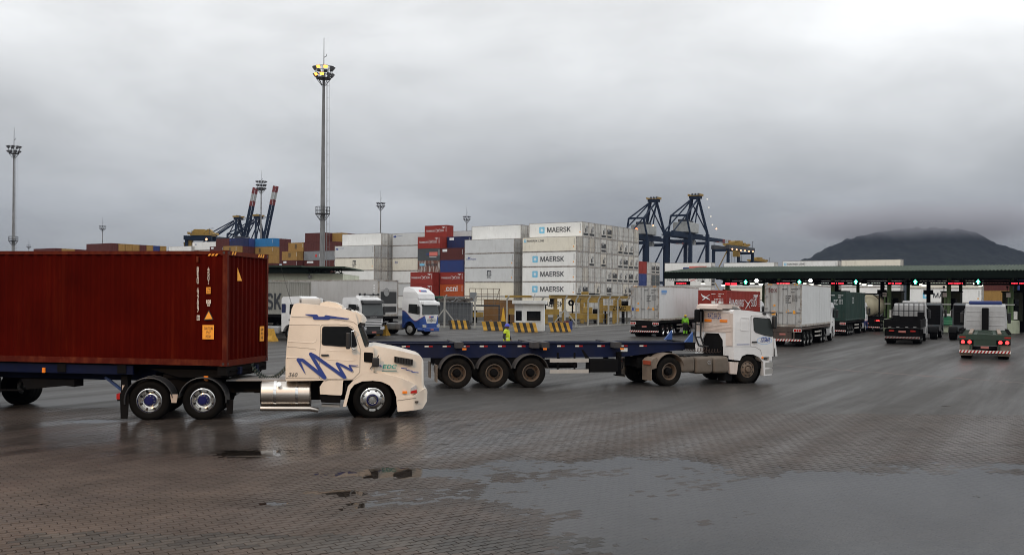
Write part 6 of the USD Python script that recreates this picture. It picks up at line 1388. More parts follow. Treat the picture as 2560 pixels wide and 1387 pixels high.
def person(loc, rot, label, top_m, hat_m, stride=.18, mid=None, legs_band=None, lean=0.0, arms=.12):
    """faces +x"""
    t = thing('person', label, 'person', loc, rot)
    hp = [(0, s * .095, .92) for s in (-1, 1)]; kn = [(stride * .45 * s + .05, s * .10, .50) for s in (1, -1)]; kn = [(stride * .5 + .05, -.10, .50), (-stride * .3 + .06, .10, .50)]; an = [(stride, -.10, .09), (-stride, .10, .11)]
    sh = [(lean, s * .19, 1.43) for s in (-1, 1)]; el = [(lean - arms * .6, -.26, 1.14), (lean + arms * .5, .26, 1.14)]; wr_ = [(lean + arms * .2, -.27, .90), (lean + arms * 1.6, .25, .92)]
    body = chain([(((0, -.06, .95), .135), ((0, .06, .95), .135)), (((0, 0, .98), .14), ((lean * .6, 0, 1.2), .145)), (((lean * .6, -.06, 1.22), .13), ((lean, -.12, 1.40), .085)), (((lean * .6, .06, 1.22), .13), ((lean, .12, 1.40), .085)), (((lean, -.14, 1.42), .075), ((lean, .14, 1.42), .075)), (((lean, 0, 1.44), .07), ((lean + .02, 0, 1.54), .055)), (((lean + .02, 0, 1.60), .088), ((lean + .035, 0, 1.68), .095))])
    face = chain([(((lean + .10, 0, 1.585), .022), ((lean + .128, 0, 1.60), .014)), (((lean + .06, 0, 1.545), .05), ((lean + .04, 0, 1.58), .07))])
    for i in (0, 1):
        body = body + chain([((hp[i], .10), (kn[i], .068)), ((kn[i], .066), (an[i], .045)), ((an[i], .045), ((an[i][0] + .16, an[i][1], .045), .038)), ((sh[i], .062), (el[i], .046)), ((el[i], .045), (wr_[i], .032))])
        body = body + hand(wr_[i], np.array(wr_[i]) - np.array(el[i]), -1 if i == 0 else 1)
    v, f = smooth_(body + face); obj('body', (v, f), skin, t, True)
    def shell(sel, m, name, d=.012):
        vn = trimesh.Trimesh(v, f, process=False).vertex_normals; k = sel(v)[f].all(1); ff = f[k]; uq, iv = np.unique(ff, return_inverse=True); obj(name, ((v + vn * d)[uq], iv.reshape(ff.shape)), m, t, True)
    arm = lambda v: (np.abs(v[:, 1]) > .205)
    shell(lambda v: (v[:, 2] < 1.0) & (v[:, 2] > .1) & ~(arm(v) & (v[:, 2] > .75)), darkcl, 'trousers', .02)
    shell(lambda v: (v[:, 2] < .14), bootm, 'boots', .022)
    shell(lambda v: (v[:, 2] > .90) & (v[:, 2] < 1.49) & ~((np.abs(v[:, 1]) > .2) & (v[:, 2] < 1.3)), top_m, 'vest', .034)
    shell(lambda v: (np.abs(v[:, 1]) > .165) & (v[:, 2] > .99) & (v[:, 2] < 1.5), mid or darkcl, 'sleeves', .024)
    shell(lambda v: (v[:, 2] > 1.02) & (v[:, 2] < 1.07) & ~arm(v), refl, 'reflective_stripe', .037)
    if mid is top_m: shell(lambda v: (v[:, 2] > .9) & (v[:, 2] < 1.12) & ~arm(v), darkcl, 'waistband', .036)
    if legs_band: shell(lambda v: (v[:, 2] > .12) & (v[:, 2] < .42), legs_band, 'gaiters', .028)
    hx = lean + .03
    obj('hard_hat', B().lathe([(.155, 1.66), (.152, 1.675), (.125, 1.68), (.118, 1.73), (.09, 1.785), (.04, 1.81), (0, 1.815)], 18, 'z', (hx, 0, 0)).bx(hx + .1, hx + .19, -.07, .07, 1.662, 1.674), hat_m, t, 40)
    return t
g = G(1266, 896); person(g, -15, 'person in yellow vest and blue hard hat walking behind the empty trailer', vest, plain('blue_hat', (.04, .05, .42), .35), .15)
g = G(1713, 837.5); person(g, 75, 'person in green high visibility overalls and yellow hard hat walking away between trucks', hiv, plain('yellow_hat', (.6, .42, .02), .35), .16, hiv, hiv)
# ------------------------------------------------------------------ the empty blue skeletal trailer and its white tractor
cab_white = paint('cab_white', (0.66, 0.66, 0.66), .3, .15, (0.4, 0.36, 0.32), coat=.4)
cab_dusty = paint('cab_dusty_white', (0.58, 0.50, 0.45), .5, .4, (0.30, 0.24, 0.19))
dust = paint('dusty_plastic', (0.17, 0.135, 0.105), .75, .7, (0.07, 0.055, 0.045), sx=2, sz=1.5)
dust_rim = paint('dusty_rim', (0.15, 0.108, 0.078), .5, .6, (0.08, 0.06, 0.045), sx=3, sz=3)
rim_grey = paint('plain_rim', (0.30, 0.30, 0.29), .4, .4, (0.1, 0.09, 0.08), sx=3, sz=3)
tank_dust = paint('dusty_tank', (0.14, 0.115, 0.092), .6, .5, (0.07, 0.056, 0.045), sx=1.5, sz=1.5)
S2 = Side(1675, 965, 25.0); n2 = np.array([-S2.n, S2.c, 0]); H2 = 1.2
SG = thing('truck_tractor', 'white cab-over tractor with dusty grey tank and blue lettered door, empty trailer behind', 'truck', S2.o + n2 * H2, 25.0)
cx0, cx1 = S2(1834, 800)[0], S2(1936, 830)[0]
sd = S2.pts([(1834, 866), (1834, 778), (1838, 774), (1870, 776), (1905, 781), (1919, 785), (1927, 792), (1932, 815), (1936, 842), (1937, 868), (1937, 892), (1905, 892), (1904, 872), (1880, 862), (1850, 860)])
ctop = rounded([(cx0, -H2), (cx1 - .15, -H2), (cx1 + .05, -H2 + .25), (cx1 + .05, H2 - .25), (cx1 - .15, H2), (cx0, H2)], .08)
cfr = rounded([(-H2, 0), (H2, 0), (H2, 2.3), (H2 - .1, 3.4), (-H2 + .1, 3.4), (-H2, 2.3)], .08)
zb_ = S2(1834, 866)[1]; zt_ = S2(1836, 774)[1]
cabm = body3(Polygon(S2.pts([(1834, 866), (1834, 778), (1838, 774), (1870, 776), (1905, 781), (1919, 785), (1927, 792), (1932, 815), (1936, 842), (1937.5, 870), (1937, 893), (1834, 893)])).buffer(-.02).buffer(.02), ctop, cfr)
wheel2 = S2(1871, 928); fx = wheel2[0]
archm = Manifold.cylinder(4, .68, .68, 36, True).rotate([90, 0, 0]).translate([fx, 0, .56])
cut = extr(Polygon([(cx0 - 1, -1), (fx - .62, -1), (fx - .62, zb_ - .36), (cx0 + .02, zb_ - .36), (cx0 + .02, zb_ - .02), (cx0 - 1, zb_ - .02)]), 'y', -3, 3)
tunnel = extr(rounded([(-.55, 0), (.75, 0), (.75, zb_ + .18), (.55, zb_ + .45), (-.3, zb_ + .45), (-.55, zb_ + .2)], .05), 'x', cx0 - 1, cx0 + .25)
obj('cab', cabm - archm - cut - tunnel, cab_white, SG, 25)
obj('engine_cover', B().bx(cx0 + .06, cx0 + .24, -.9, .9, .7, zb_ + .5), dull_black, SG)
obj('cab_floor', B().bx(cx0 + .05, cx1 - .2, -1.1, 1.1, .55, .8), dull_black, SG)
def rear(name, bb, m): return obj(name, bb, m, SG)
obj('rear_panel', B().bx(cx0 - .012, cx0, -H2 + .05, -.75, zb_ + .02, zt_ - .14).bx(cx0 - .012, cx0, -.75, H2 - .05, zb_ + .5, zt_ - .14), cab_dusty, SG, kind='part')
for z in np.linspace(zb_ + .55, zt_ - .62, 5): obj('rear_rib', B().tube([(cx0 - .016, -H2 + .12, z), (cx0 - .016, H2 - .3, z)], .014, 6), cab_dusty, SG)
for yv in (-.62, .35):
    q_ = rounded([(yv - .38, zb_ + .78), (yv + .38, zb_ + .78), (yv + .38, zb_ + 1.28), (yv - .38, zb_ + 1.28)], .06); obj('pressed_panel', B().prism(q_.difference(q_.buffer(-.025)), 'x', cx0 - .024, cx0 - .01), cab_dusty, SG)
    obj('marker_lamp', B().bx(cx0 - .035, cx0 - .01, yv - .22, yv + .22, zt_ - .48, zt_ - .38), orange_lens, SG)
tx_ = B()
for i, (s_, w_, z) in enumerate((('', .8, zt_ - .20), ('', .8, zt_ - .285), ('', .85, zt_ - .36))): 
    for k in range(7): tx_.bx(cx0 - .02, cx0 - .012, .38 - w_ + .12 * k, .38 - w_ + .12 * k + .07, z + .012 * ((k * 7 + i) % 3), z + .035 + .012 * ((k * 5 + i) % 3))
obj('rear_lettering', tx_, blue_mark, SG, kind='stuff')
obj('exhaust_vent', B().bx(cx0 + .0, cx0 + .03, -H2 + .06, -H2 + .12, zb_ + .28, zb_ + .5), black, SG)
obj('air_intake', rbox(cx0 - .30, cx0 - .05, .58, .90, zb_ + .85, zt_ - .02, .05), dull_black, SG, 30)
for yv in (.52, .86): obj('intake_pipe', B().tube([(cx0 - .22, yv, zt_ - .1), (cx0 - .24, yv, zb_ + .3), (cx0 - .15, yv - .1, zb_ - .05), (cx0 - .05, yv - .25, zb_ - .08)], .035, 8), black, SG)
for z in (zb_ + .25, zb_ + .75): obj('pipe_clip', B().bx(cx0 - .25, cx0 - .2, .5, .88, z, z + .05), black, SG)
y2 = -H2
def flat2(name, pts, m, d0, d1, parent=SG, r=0.0, hole=None):
    g = rounded(S2.pts(pts), r) if r else Polygon(S2.pts(pts))
    if hole: g = g.difference(g.buffer(-hole))
    return obj(name, B().prism(g, 'y', y2 - d1, y2 - d0), m, parent, kind='part')
dpts = [(1878, 789), (1916, 793), (1925, 799), (1932, 832), (1934, 891), (1905, 891), (1902, 875), (1889, 867), (1877, 866)]
dg2 = rounded(S2.pts(dpts), .05); obj('door_gap', B().prism(dg2.buffer(.01), 'y', y2 - .003, y2 + .01), seam, SG)
d2 = obj('door', B().prism(dg2, 'y', y2 - .008, y2 + .01), cab_white, SG)
wg2 = rounded(S2.pts([(1883, 794), (1924, 797), (1931, 822), (1932, 841), (1910, 837), (1889, 830), (1885, 825)]), .05)
obj('window', B().prism(wg2, 'y', y2 - .012, y2 - .008), tinted, d2); obj('window_seal', B().prism(wg2.buffer(.02).difference(wg2), 'y', y2 - .014, y2 - .008), black, d2)
x_, z_ = S2(1879, 855); obj('door_handle', rbox(x_, x_ + .24, y2 - .05, y2 - .008, z_ - .02, z_ + .03, .012), black, d2)
flat2('sleeper_panel', [(1850, 793), (1873, 794), (1873, 828), (1850, 826)], cab_white, .002, .010, r=.06, hole=.02)
for l in ([(1834, 866), (1877, 866), (1890, 867)], [(1905, 869), (1934, 872)]): obj('panel_line', B().tube([(x, y2 - .002, z) for x, z in S2.pts(l)], .006, 4), seam, SG)
x_, z_ = S2(1900, 854.5); obj('lettering', text(B(), 'SIGMA', .17, (x_, y2 - .010, z_), (1, 0, 0), (0, 0, 1), width=.44, slant=.3), blue_mark, SG)
ell = affinity.translate(affinity.scale(Point(0, 0).buffer(1, quad_segs=12), .36, .14), x_ + .2, z_ + .05); pale_b = plain('pale_blue_line', (.25, .42, .7), .5)
obj('oval_logo_line', B().prism(ell.difference(affinity.scale(ell, .93, .86)).difference(shapely.box(x_ - .05, z_ + .02, x_ + .45, z_ + .12)), 'y', y2 - .011, y2 - .008), pale_b, SG)
x_, z_ = S2(1842, 861); obj('web_lettering', B().bx(x_, x_ + .58, y2 - .004, y2, z_ - .012, z_ + .012), blue_mark, SG)
flat2('yellow_notice', [(1839.5, 874), (1854.5, 875), (1854.5, 882), (1839.5, 881)], plain('olive_notice', (.16, .14, .03), .5), .0, .006)
# wing, front step, bumper
wingp = Polygon(S2.pts([(1834, 866), (1880, 867), (1895, 874), (1904, 888), (1909, 900), (1937, 902), (1938, 893), (1942, 893), (1941, 934), (1928, 937), (1909, 939), (1907, 905), (1898, 893), (1884, 886), (1866, 885), (1854, 890), (1849, 901), (1834, 899)]))
wv2 = extr(wingp.buffer(-.005).buffer(.005), 'y', -H2 - .02, -.9) + extr(wingp, 'y', .9, H2 + .02)
bt2 = rounded([(cx0 - .1, -H2 - .02), (cx1 - .12, -H2 - .02), (cx1 + .14, -H2 + .3), (cx1 + .14, H2 - .3), (cx1 - .12, H2 + .02), (cx0 - .1, H2 + .02)], .06)
obj('wing', wv2 ^ extr(bt2, 'z', -1, 4), cab_white, SG, 25)
xb0 = S2(1909, 920)[0]
obj('bumper', body3(rounded([(xb0 + .25, .38), (cx1 + .14, .38), (cx1 + .14, 1.0), (xb0 + .25, 1.0)], .05), bt2), cab_white, SG, 25)
obj('step_recess', B().prism(rounded(S2.pts([(1912, 906), (1931, 905), (1931, 917), (1912, 918)]), .02), 'y', y2 - .026, y2 - .018).prism(rounded(S2.pts([(1912, 922), (1931, 921), (1931, 933), (1912, 935)]), .02), 'y', y2 - .026, y2 - .018), paint('step_grey', (.30, .30, .29), .5, .5), SG)
obj('wheel_arch_lining', B().lathe([(.69, -1.05), (.69, -.4)], 24, 'y', (fx, 0, .56)).lathe([(.0, -.4), (.69, -.4)], 24, 'y', (fx, 0, .56)), dull_black, SG, kind='part')
x_, z_ = S2(1905, 894); obj('side_marker', B().mesh(Manifold.sphere(.05, 10).translate([x_, y2 - .02, z_])), orange_lens, SG)
flat2('side_deflector', [(1933, 845), (1937, 846), (1940, 872), (1942, 890), (1936, 890), (1934, 868)], cab_white, -.1, .03)
flat2('grille_gap', [(1934.5, 870), (1936, 870), (1936, 890), (1934, 890)], black, .03, .04)
obj('windscreen', B().bx(cx1 - .05, cx1 + .01, -1.0, 1.0, S2(1930, 840)[1], S2(1927, 797)[1]), tinted, SG)
flat2('rear_step', [(1824, 904), (1846, 905), (1842, 935), (1826, 934)], cab_dusty, -.25, .0)
flat2('mud_flap', [(1816, 930), (1835, 932), (1833, 953), (1815, 952)], dull_black, -.5, -.1)
# visor, mirrors, roof unit
flat2('roof_marker', [(1907, 782), (1915, 783), (1915, 787), (1908, 786)], black, -.05, .02)
mx_, mz_ = S2(1931, 803)
obj('mirror', rbox(mx_ - .08, mx_ + .06, y2 - .22, y2 - .03, mz_ - .28, mz_ + .22, .05), black, SG, 30); obj('mirror_arm', B().tube([(mx_ - .05, y2 + .05, mz_ + .3), (mx_ + .05, y2 - .15, mz_ + .34), (mx_ + .08, y2 - .15, mz_ + .2)], .025, 6), black, SG)
obj('mirror', rbox(mx_ - .02, mx_ + .16, H2 + .04, H2 + .26, mz_ - .32, mz_ + .28, .05), black, SG, 30)
obj('sun_visor', B().bar((mx_ - .02, -1.05, mz_ + .33), (mx_ - .02, 1.05, mz_ + .33), .16, .05), black, SG)
acp = rounded(S2.pts([(1818, 774), (1820, 764), (1828, 760.5), (1855, 761), (1872, 765), (1881, 774), (1880, 776)]), .03)
obj('roof_air_conditioner', body3(acp, None, rounded([(-.55, 0), (.75, 0), (.75, 4), (-.55, 4)], 0)), cab_dusty, SG, 30)
obj('vent_grille', B().prism(S2.pts([(1858, 766), (1869, 767), (1874, 773), (1858, 772)]), 'y', -.565, -.551), grey_steel, SG)
obj('roof_edge_trim', B().bx(cx0 - .02, cx0 + .6, -.9, 1.0, zt_, zt_ + .03), black, SG)
# tank, chassis, mudguards, wheels
ta2, tb2 = S2(1705, 910)[0], S2(1823, 912)[0]; zt2, zl2 = S2(1760, 892)[1], S2(1760, 934)[1]
secs = [(ta2, ta2 + .58), (ta2 + .61, tb2 - .72), (tb2 - .69, tb2)]
for a_, b_ in secs: obj('fuel_tank', rbox(a_, b_, y2 + .0, y2 + .62, zl2 + (.06 if a_ == ta2 else 0), zt2, .11, 12), tank_dust, SG, 30)
x_, z_ = S2(1773, 906); obj('tank_emblem', B().tube([(x_ + .07 * math.cos(a), y2 - .004, z_ + .07 * math.sin(a)) for a in np.linspace(0, 2 * math.pi, 15)], .010, 5).tube([(x_, y2 - .004, z_), (x_, y2 - .004, z_ + .07)], .008, 4).tube([(x_, y2 - .004, z_), (x_ + .06, y2 - .004, z_ - .035)], .008, 4).tube([(x_, y2 - .004, z_), (x_ - .06, y2 - .004, z_ - .035)], .008, 4), grey_steel, SG)
obj('tank_cap', B().tube([(ta2 + .3, y2 + .25, zt2 - .02), (ta2 + .3, y2 + .25, zt2 + .06)], .07, 12), black, SG)
obj('chassis_rail', B().bx(-.9, cx0 + .6, -.45, -.36, .62, 1.0).bx(-.9, cx0 + .6, .36, .45, .62, 1.0).bx(-.9, -.75, -.36, .36, .66, .95).bx(.8, 1.0, -.36, .36, .66, .95), dull_black, SG)
obj('deck_plate', B().bx(.75, cx0 - .05, -.7, .7, 1.0, 1.04), dull_black, SG)
obj('fifth_wheel', B().bx(-.5, .55, -.5, .5, 1.02, 1.2), dull_black, SG)
obj('axle', B().tube([(0, -1.0, .52), (0, 1.0, .52)], .1, 10).lathe([(0, -.25), (.25, -.1), (.25, .1), (0, .25)], 12, 'y', (0, 0, .52)), dull_black, SG); obj('axle', B().tube([(fx, -1.0, .52), (fx, 1.0, .52)], .08, 10), dull_black, SG)
cl2 = B(); coil(cl2, (.9, -.1, 1.45), (cx0 - .1, -.5, 1.2), 16, .07, .008, .1); coil(cl2, (.9, .2, 1.45), (cx0 - .1, .2, 1.25), 14, .07, .008, .12)
obj('air_hose', cl2, plain('rust_hose', (.05, .025, .015), .6), SG)
for s_ in (-1, 1):
    wheel(SG, 0, s_ * (H2 - .02), .52, .58, s_, dust_rim, dusty_rubber, dull_black, n=40, bolts=0, depth=.12)
    wheel(SG, fx, s_ * (H2 - .03), .52, .32, s_, dust_rim, dusty_rubber, dust_rim, n=40, front=True, bolts=10, bolt_mat=dull_black)
    fender(SG, 0, s_ * (H2 + .0), s_ * (H2 - .62), .62, .54, 18, 168, dust, .03)
    ff_ = rounded([(-.92, .95), (-.60, 1.0), (-.56, .30), (-.86, .25)], .02); obj('mud_flap', B().prism(Polygon([(y_ * s_, z) for y_, z in ((H2, .22), (H2 - .6, .22), (H2 - .6, .75), (H2, .75))]), 'x', -.80, -.77), dust, SG)
    obj('tail_panel', B().prism(Polygon([(-.78, .62), (-.58, .66), (-.56, 1.05), (-.70, 1.0), (-.80, .9)]), 'y', s_ * (H2 - .6), s_ * H2), dust, SG)
    obj('tail_lamp', B().bx(-.835, -.80, *sorted((s_ * (H2 - .04), s_ * (H2 - .5))), .78, .92), plain('dusty_red_lens', (.28, .05, .02), .4), SG)

# skeletal trailer
S3 = Side(1236, 970, 11.5); n3 = np.array([-S3.n, S3.c, 0])
SK = thing('skeletal_trailer', 'empty dark blue skeletal container trailer with three axles', 'trailer', S3.o + n3 * 1.2, 11.5)
blue_ch = paint('blue_chassis_paint', (0.006, 0.011, 0.040), .5, .5, (0.02, 0.018, 0.017), spec=.15)
zt3 = 1.52; xr, xf = -4.6, S3(1738, 862)[0]; xg = S3(1552, 870)[0]
for s_ in (-1, 1):
    g_ = Polygon([(xr, zt3 - .5), (xg - .15, zt3 - .5), (xg + .25, zt3 - .48), (xf - .5, zt3 - .26), (xf, zt3 - .2), (xf, zt3), (xr, zt3)])
    obj('main_beam', B().prism(g_, 'y', s_ * .62 - .05, s_ * .62 + .05).bx(xr, xf, s_ * .62 - .1, s_ * .62 + .1, zt3, zt3 + .03), blue_ch, SK)
    mk = [B(), B()]
    for k, px in enumerate((952, 1008, 1066, 1112, 1160, 1206, 1252, 1302, 1360, 1402, 1448, 1504, 1562, 1611)):
        x_ = S3(px, 866)[0]; mk[0].bx(x_, x_ + .14, s_ * .67, s_ * .676, zt3 - .12, zt3 - .07); mk[1].bx(x_ + .14, x_ + .28, s_ * .67, s_ * .676, zt3 - .12, zt3 - .07)
    obj('reflector_marks', mk[0], white_mark, SK); obj('reflector_marks', mk[1], red_lens, SK)
for px in (1150, 1352, 1545):
    x_ = S3(px, 860)[0]
    for dx in ((0,) if px != 1352 else (-.18, .18)): obj('bolster', B().bx(x_ + dx - .13, x_ + dx + .13, -1.2, 1.2, zt3 - .14, zt3 + .06), paint('bolster_grey', (.045, .045, .05), .6, .4, spec=.15), SK)
    obj('side_lamp', B().bx(x_ + .08, x_ + .22, -1.215, -1.2, zt3 - .2, zt3 - .14), orange_lens, SK)
obj('bolster', B().bx(xf - .2, xf, -1.2, 1.2, zt3 - .2, zt3 + .05), dull_black, SK)
for s_ in (-1, 1): obj('corner_guide', B().prism(Polygon([(xf - .35, zt3 + .06), (xf - .05, zt3 + .06), (xf - .05, zt3 + .42)]), 'y', s_ * 1.05 - .06, s_ * 1.05 + .06), paint('guide_blue', (.03, .08, .25), .5, .3), SK)
for x_ in np.arange(xr + .6, xf - .5, 1.15): obj('cross_member', B().bx(x_ - .05, x_ + .05, -.57, .57, zt3 - .3, zt3 - .1), blue_ch, SK)
ox = S3(1560, 875); obj('notice_plate', B().bx(ox[0] + .05, ox[0] + .3, -.68, -.672, zt3 - .3, zt3 - .17), white_mark, SK)
for k, ax in enumerate((-1.3, 0, 1.3)):
    for s_ in (-1, 1):
        wheel(SK, ax, s_ * 1.2, .52, .58, s_, dust_rim, dusty_rubber, dull_black, n=40, depth=.14)
        fender(SK, ax, s_ * 1.24, s_ * .64, .60, .55, 12, 168, paint('dark_mudguard', (.045, .042, .042), .6, .6, (.10, .08, .06), sx=2, sz=1), .025)
    obj('axle', B().tube([(ax, -1.0, .52), (ax, 1.0, .52)], .08, 10).bx(ax - .1, ax + .1, -.7, -.55, .52, zt3 - .5).bx(ax - .1, ax + .1, .55, .7, .52, zt3 - .5), dull_black, SK)
obj('suspension_beam', B().bx(-2, 2.2, -.66, -.58, .75, .95), dull_black, SK); obj('suspension_beam', B().bx(-2, 2.2, .58, .66, .75, .95), dull_black, SK)
for s_ in (-1, 1): obj('mud_flap', B().bx(-2.02, -1.98, *sorted((s_ * 1.22, s_ * .66)), .22, .8), dust, SK)
ga, gb_ = S3(1375, 903), S3(1472, 900)
alu = paint('aluminium_rail', (.50, .47, .43), .4, .4, (.2, .17, .14), metallic=.3)
for s_ in (-1, 1):
    for z in (.88, .50): obj('side_guard', B().bx(ga[0], gb_[0], *sorted((s_ * 1.2, s_ * 1.16)), z, z + .13), alu, SK)
    for x_ in (ga[0] + .3, gb_[0] - .5): obj('guard_post', B().bx(x_ - .03, x_ + .03, *sorted((s_ * 1.15, s_ * 1.1)), .5, zt3 - .3), dull_black, SK)
ta_, tb_ = S3(1474, 910)[0], S3(1546, 908)[0]
obj('tool_box', rbox(ta_, tb_, -1.2, -.65, .52, .98, .03), dull_black, SK, 30)
obj('box_bracket', B().prism(Polygon([(ta_ - .1, .5), (ta_ + .02, .5), (ta_ + .02, 1.0), (ta_ - .22, zt3 - .2), (ta_ - .28, zt3 - .2), (ta_ - .1, .95)]), 'y', -1.15, -1.1), dull_black, SK)
for s_ in (-1, 1):
    obj('landing_leg', B().bx(tb_ + .06, tb_ + .22, s_ * .8 - .08, s_ * .8 + .08, .42, zt3 - .3).bx(tb_ - .02, tb_ + .3, s_ * .8 - .12, s_ * .8 + .12, .38, .42), dull_black, SK)
obj('leg_crank', B().tube([(tb_ + .12, -.9, 1.05), (tb_ + .2, -1.15, .9), (tb_ + .16, -1.15, .66), (tb_ + .06, -1.15, .6)], .02, 6), dull_black, SK)
obj('air_tank', B().tube([(ga[0] + .1, -.3, .72), (gb_[0] - .2, -.3, .72)], .1, 10), dull_black, SK)
obj('kingpin_plate', B().bx(xf - 2.6, xf - .2, -.56, .56, zt3 - .27, zt3 - .2), dull_black, SK)

# ------------------------------------------------------------------ the other trucks: a cab-over tractor and a container trailer, made to measure
plate_m = plain('number_plate', (.35, .12, .10), .5)
def cabover(loc, rot, label, body_m, low_m=None, H=2.95, L=2.15, W=2.46, wb=3.5, visor=True, defl=None, bars=None, n_rear=1, ac=False, name='truck_tractor', rear_m=None, tank=True, grille_m=None, snork=False, group=None, cat='truck'):
    """x = 0 at the front of the cab, the truck points along +x"""
    t = thing(name, label, cat, loc, rot, group); h = W / 2; low_m = low_m or body_m; fxx = -1.35
    prof = [(-L, .62), (-L, H - .12), (-L + .12, H), (-.75, H + .04), (-.38, H - .12), (-.18, H - .35), (-.02, 1.72), (0, 1.0), (0, .62)]
    fr = rounded([(-h, 0), (h, 0), (h, 2.0), (h - .1, H + .1), (-h + .1, H + .1), (-h, 2.0)], .08); tp = rounded([(-L, -h), (-.25, -h), (0, -h + .3), (0, h - .3), (-.25, h), (-L, h)], .1)
    ar = Manifold.cylinder(W + 1, .64, .64, 28, True).rotate([90, 0, 0]).translate([fxx, 0, .5])
    zc = 1.15
    up = Polygon(prof).intersection(shapely.box(-9, zc, 9, 9)); lo = Polygon(prof).intersection(shapely.box(-9, 0, 9, zc))
    obj('cab', body3(up, tp, fr), body_m, t, 28); obj('lower_cab', body3(lo, tp, fr) - ar, low_m, t, 28)
    for s in (-1, 1):
        wnd = rounded([(-1.45, 1.85), (-.36, 1.72), (-.42, 2.05), (-.52, 2.55), (-1.4, 2.58)], .06)
        d = obj('door', B().prism(rounded([(-1.6, 1.16), (-.3, 1.16), (-.32, 1.7), (-.5, 2.65), (-1.6, 2.68)], .04), 'y', *sorted((s * h, s * (h + .008)))), body_m, t)
        obj('window', B().prism(wnd, 'y', *sorted((s * (h + .008), s * (h + .013)))), glass, d); obj('door_handle', B().bx(-1.5, -1.28, *sorted((s * (h + .008), s * (h + .04))), 1.45, 1.5), black, d)
        obj('mirror', rbox(-.32, -.2, *sorted((s * (h + .05), s * (h + .26))), 1.75, 2.42, .04), black, t, 30); obj('mirror_arm', B().tube([(-.4, s * h * .98, 2.5), (-.26, s * (h + .15), 2.52), (-.26, s * (h + .15), 2.4)], .02, 5), black, t)
        hl_ = obj('headlamp', B().prism(rounded([(s * (h - .08), .68), (s * (h - .5), .66), (s * (h - .52), .86), (s * (h - .08), .92)], .03), 'x', -.03, .03), clear_lens, t)
    z0, z1 = 1.70, 2.52
    ws_ = Polygon([(-.02 + .012, z0), (-.18 + .012, H - .42), (-.24, H - .42), (-.1, z0)])
    obj('windscreen', body3(ws_, None, rounded([(-h + .14, 0), (h - .14, 0), (h - .2, 9), (-h + .2, 9)], 0)), tinted, t)
    for s in (-1, 1): obj('wiper', B().tube([(.0, s * .1, 1.72), (-.06, s * .1 + .5, 2.0)], .012, 4), black, t)
    if visor: obj('sun_visor', B().add([(-.16, -h + .1, H - .40), (.10, -h + .15, H - .46), (.10, h - .15, H - .46), (-.16, h - .1, H - .40), (-.24, -h + .1, H - .18), (.02, -h + .15, H - .24), (.02, h - .15, H - .24), (-.24, h - .1, H - .18)], [[0, 3, 2, 1], [4, 5, 6, 7], [0, 1, 5, 4], [1, 2, 6, 5], [2, 3, 7, 6], [3, 0, 4, 7]]), black if visor is True else visor, t)
    gm = grille_m or black
    if bars:
        obj('grille', B().bx(.002, .012, -.85, .85, .92, 1.5), black, t)
        for z in np.linspace(.96, 1.44, bars): obj('grille_bar', B().bx(.012, .04, -.86, .86, z - .035, z + .025), body_m, t)
    obj('bumper', body3(rounded([(-.5, .32), (.06, .32), (.08, .62), (-.5, .66)], .04), rounded([(-.6, -h - .01), (-.2, -h - .01), (.08, -h + .25), (.08, h - .25), (-.2, h + .01), (-.6, h + .01)], .05)), low_m, t, 28)
    obj('number_plate', B().bx(.085, .095, -.22, .22, .42, .54), plate_m, t)
    obj('chassis_rail', B().bx(-1.35 - wb - .9, -.9, -.45, -.36, .6, .98).bx(-1.35 - wb - .9, -.9, .36, .45, .6, .98).bx(-1.35 - wb - .3, -1.35 - wb + .3, -.36, .36, .65, .95).bx(-2.2, -1.0, -.36, .36, .5, .95), dull_black, t)
    for s in (-1, 1):
        wheel(t, fxx, s * (h - .04), .5, .3, s, rim_grey, rubber, rim_grey, n=22, front=True, holes=0)
        for k in range(n_rear):
            ax = -1.35 - wb - 1.3 * k; wheel(t, ax, s * (h - .03), .5, .56, s, rim_grey, rubber, dull_black, n=22, holes=0); fender(t, ax, s * h, s * (h - .6), .57, .5, 10, 170, dull_black, .02, n=9)
        if tank: obj('fuel_tank', rbox(-3.9, -2.35, *sorted((s * (h - .04), s * (h - .62))), .42, .98, .1), dull_black if s > 0 else grey_steel, t, 30)
    if rear_m:
        obj('rear_panel', B().bx(-L - .012, -L, -h + .1, h - .1, 1.16, H - .15), rear_m, t)
        for z in np.linspace(1.35, H - .45, 5): obj('rear_rib', B().tube([(-L - .014, -h + .16, z), (-L - .014, h - .16, z)], .018, 5), rear_m, t)
    if snork: obj('air_intake', rbox(-L - .35, -L - .03, -.2, .2, 1.1, H - .2, .05), dull_black, t, 30)
    if ac: obj('roof_air_conditioner', rbox(-1.6, -.8, -.55, .55, H + .01, H + .22, .08), body_m, t, 30)
    if defl:
        dm = defl
        obj('roof_deflector', body3(rounded([(-L + .02, H - .05), (-L + .02, H + .98), (-L + .35, H + 1.02), (-1.1, H + .85), (-.55, H + .42), (-.45, H + .0)], .06), None, rounded([(-h + .08, 0), (h - .08, 0), (h - .14, H + .6), (h - .4, H + 1.2), (-h + .4, H + 1.2), (-h + .14, H + .6)], .05)), dm, t, 30)
    return t
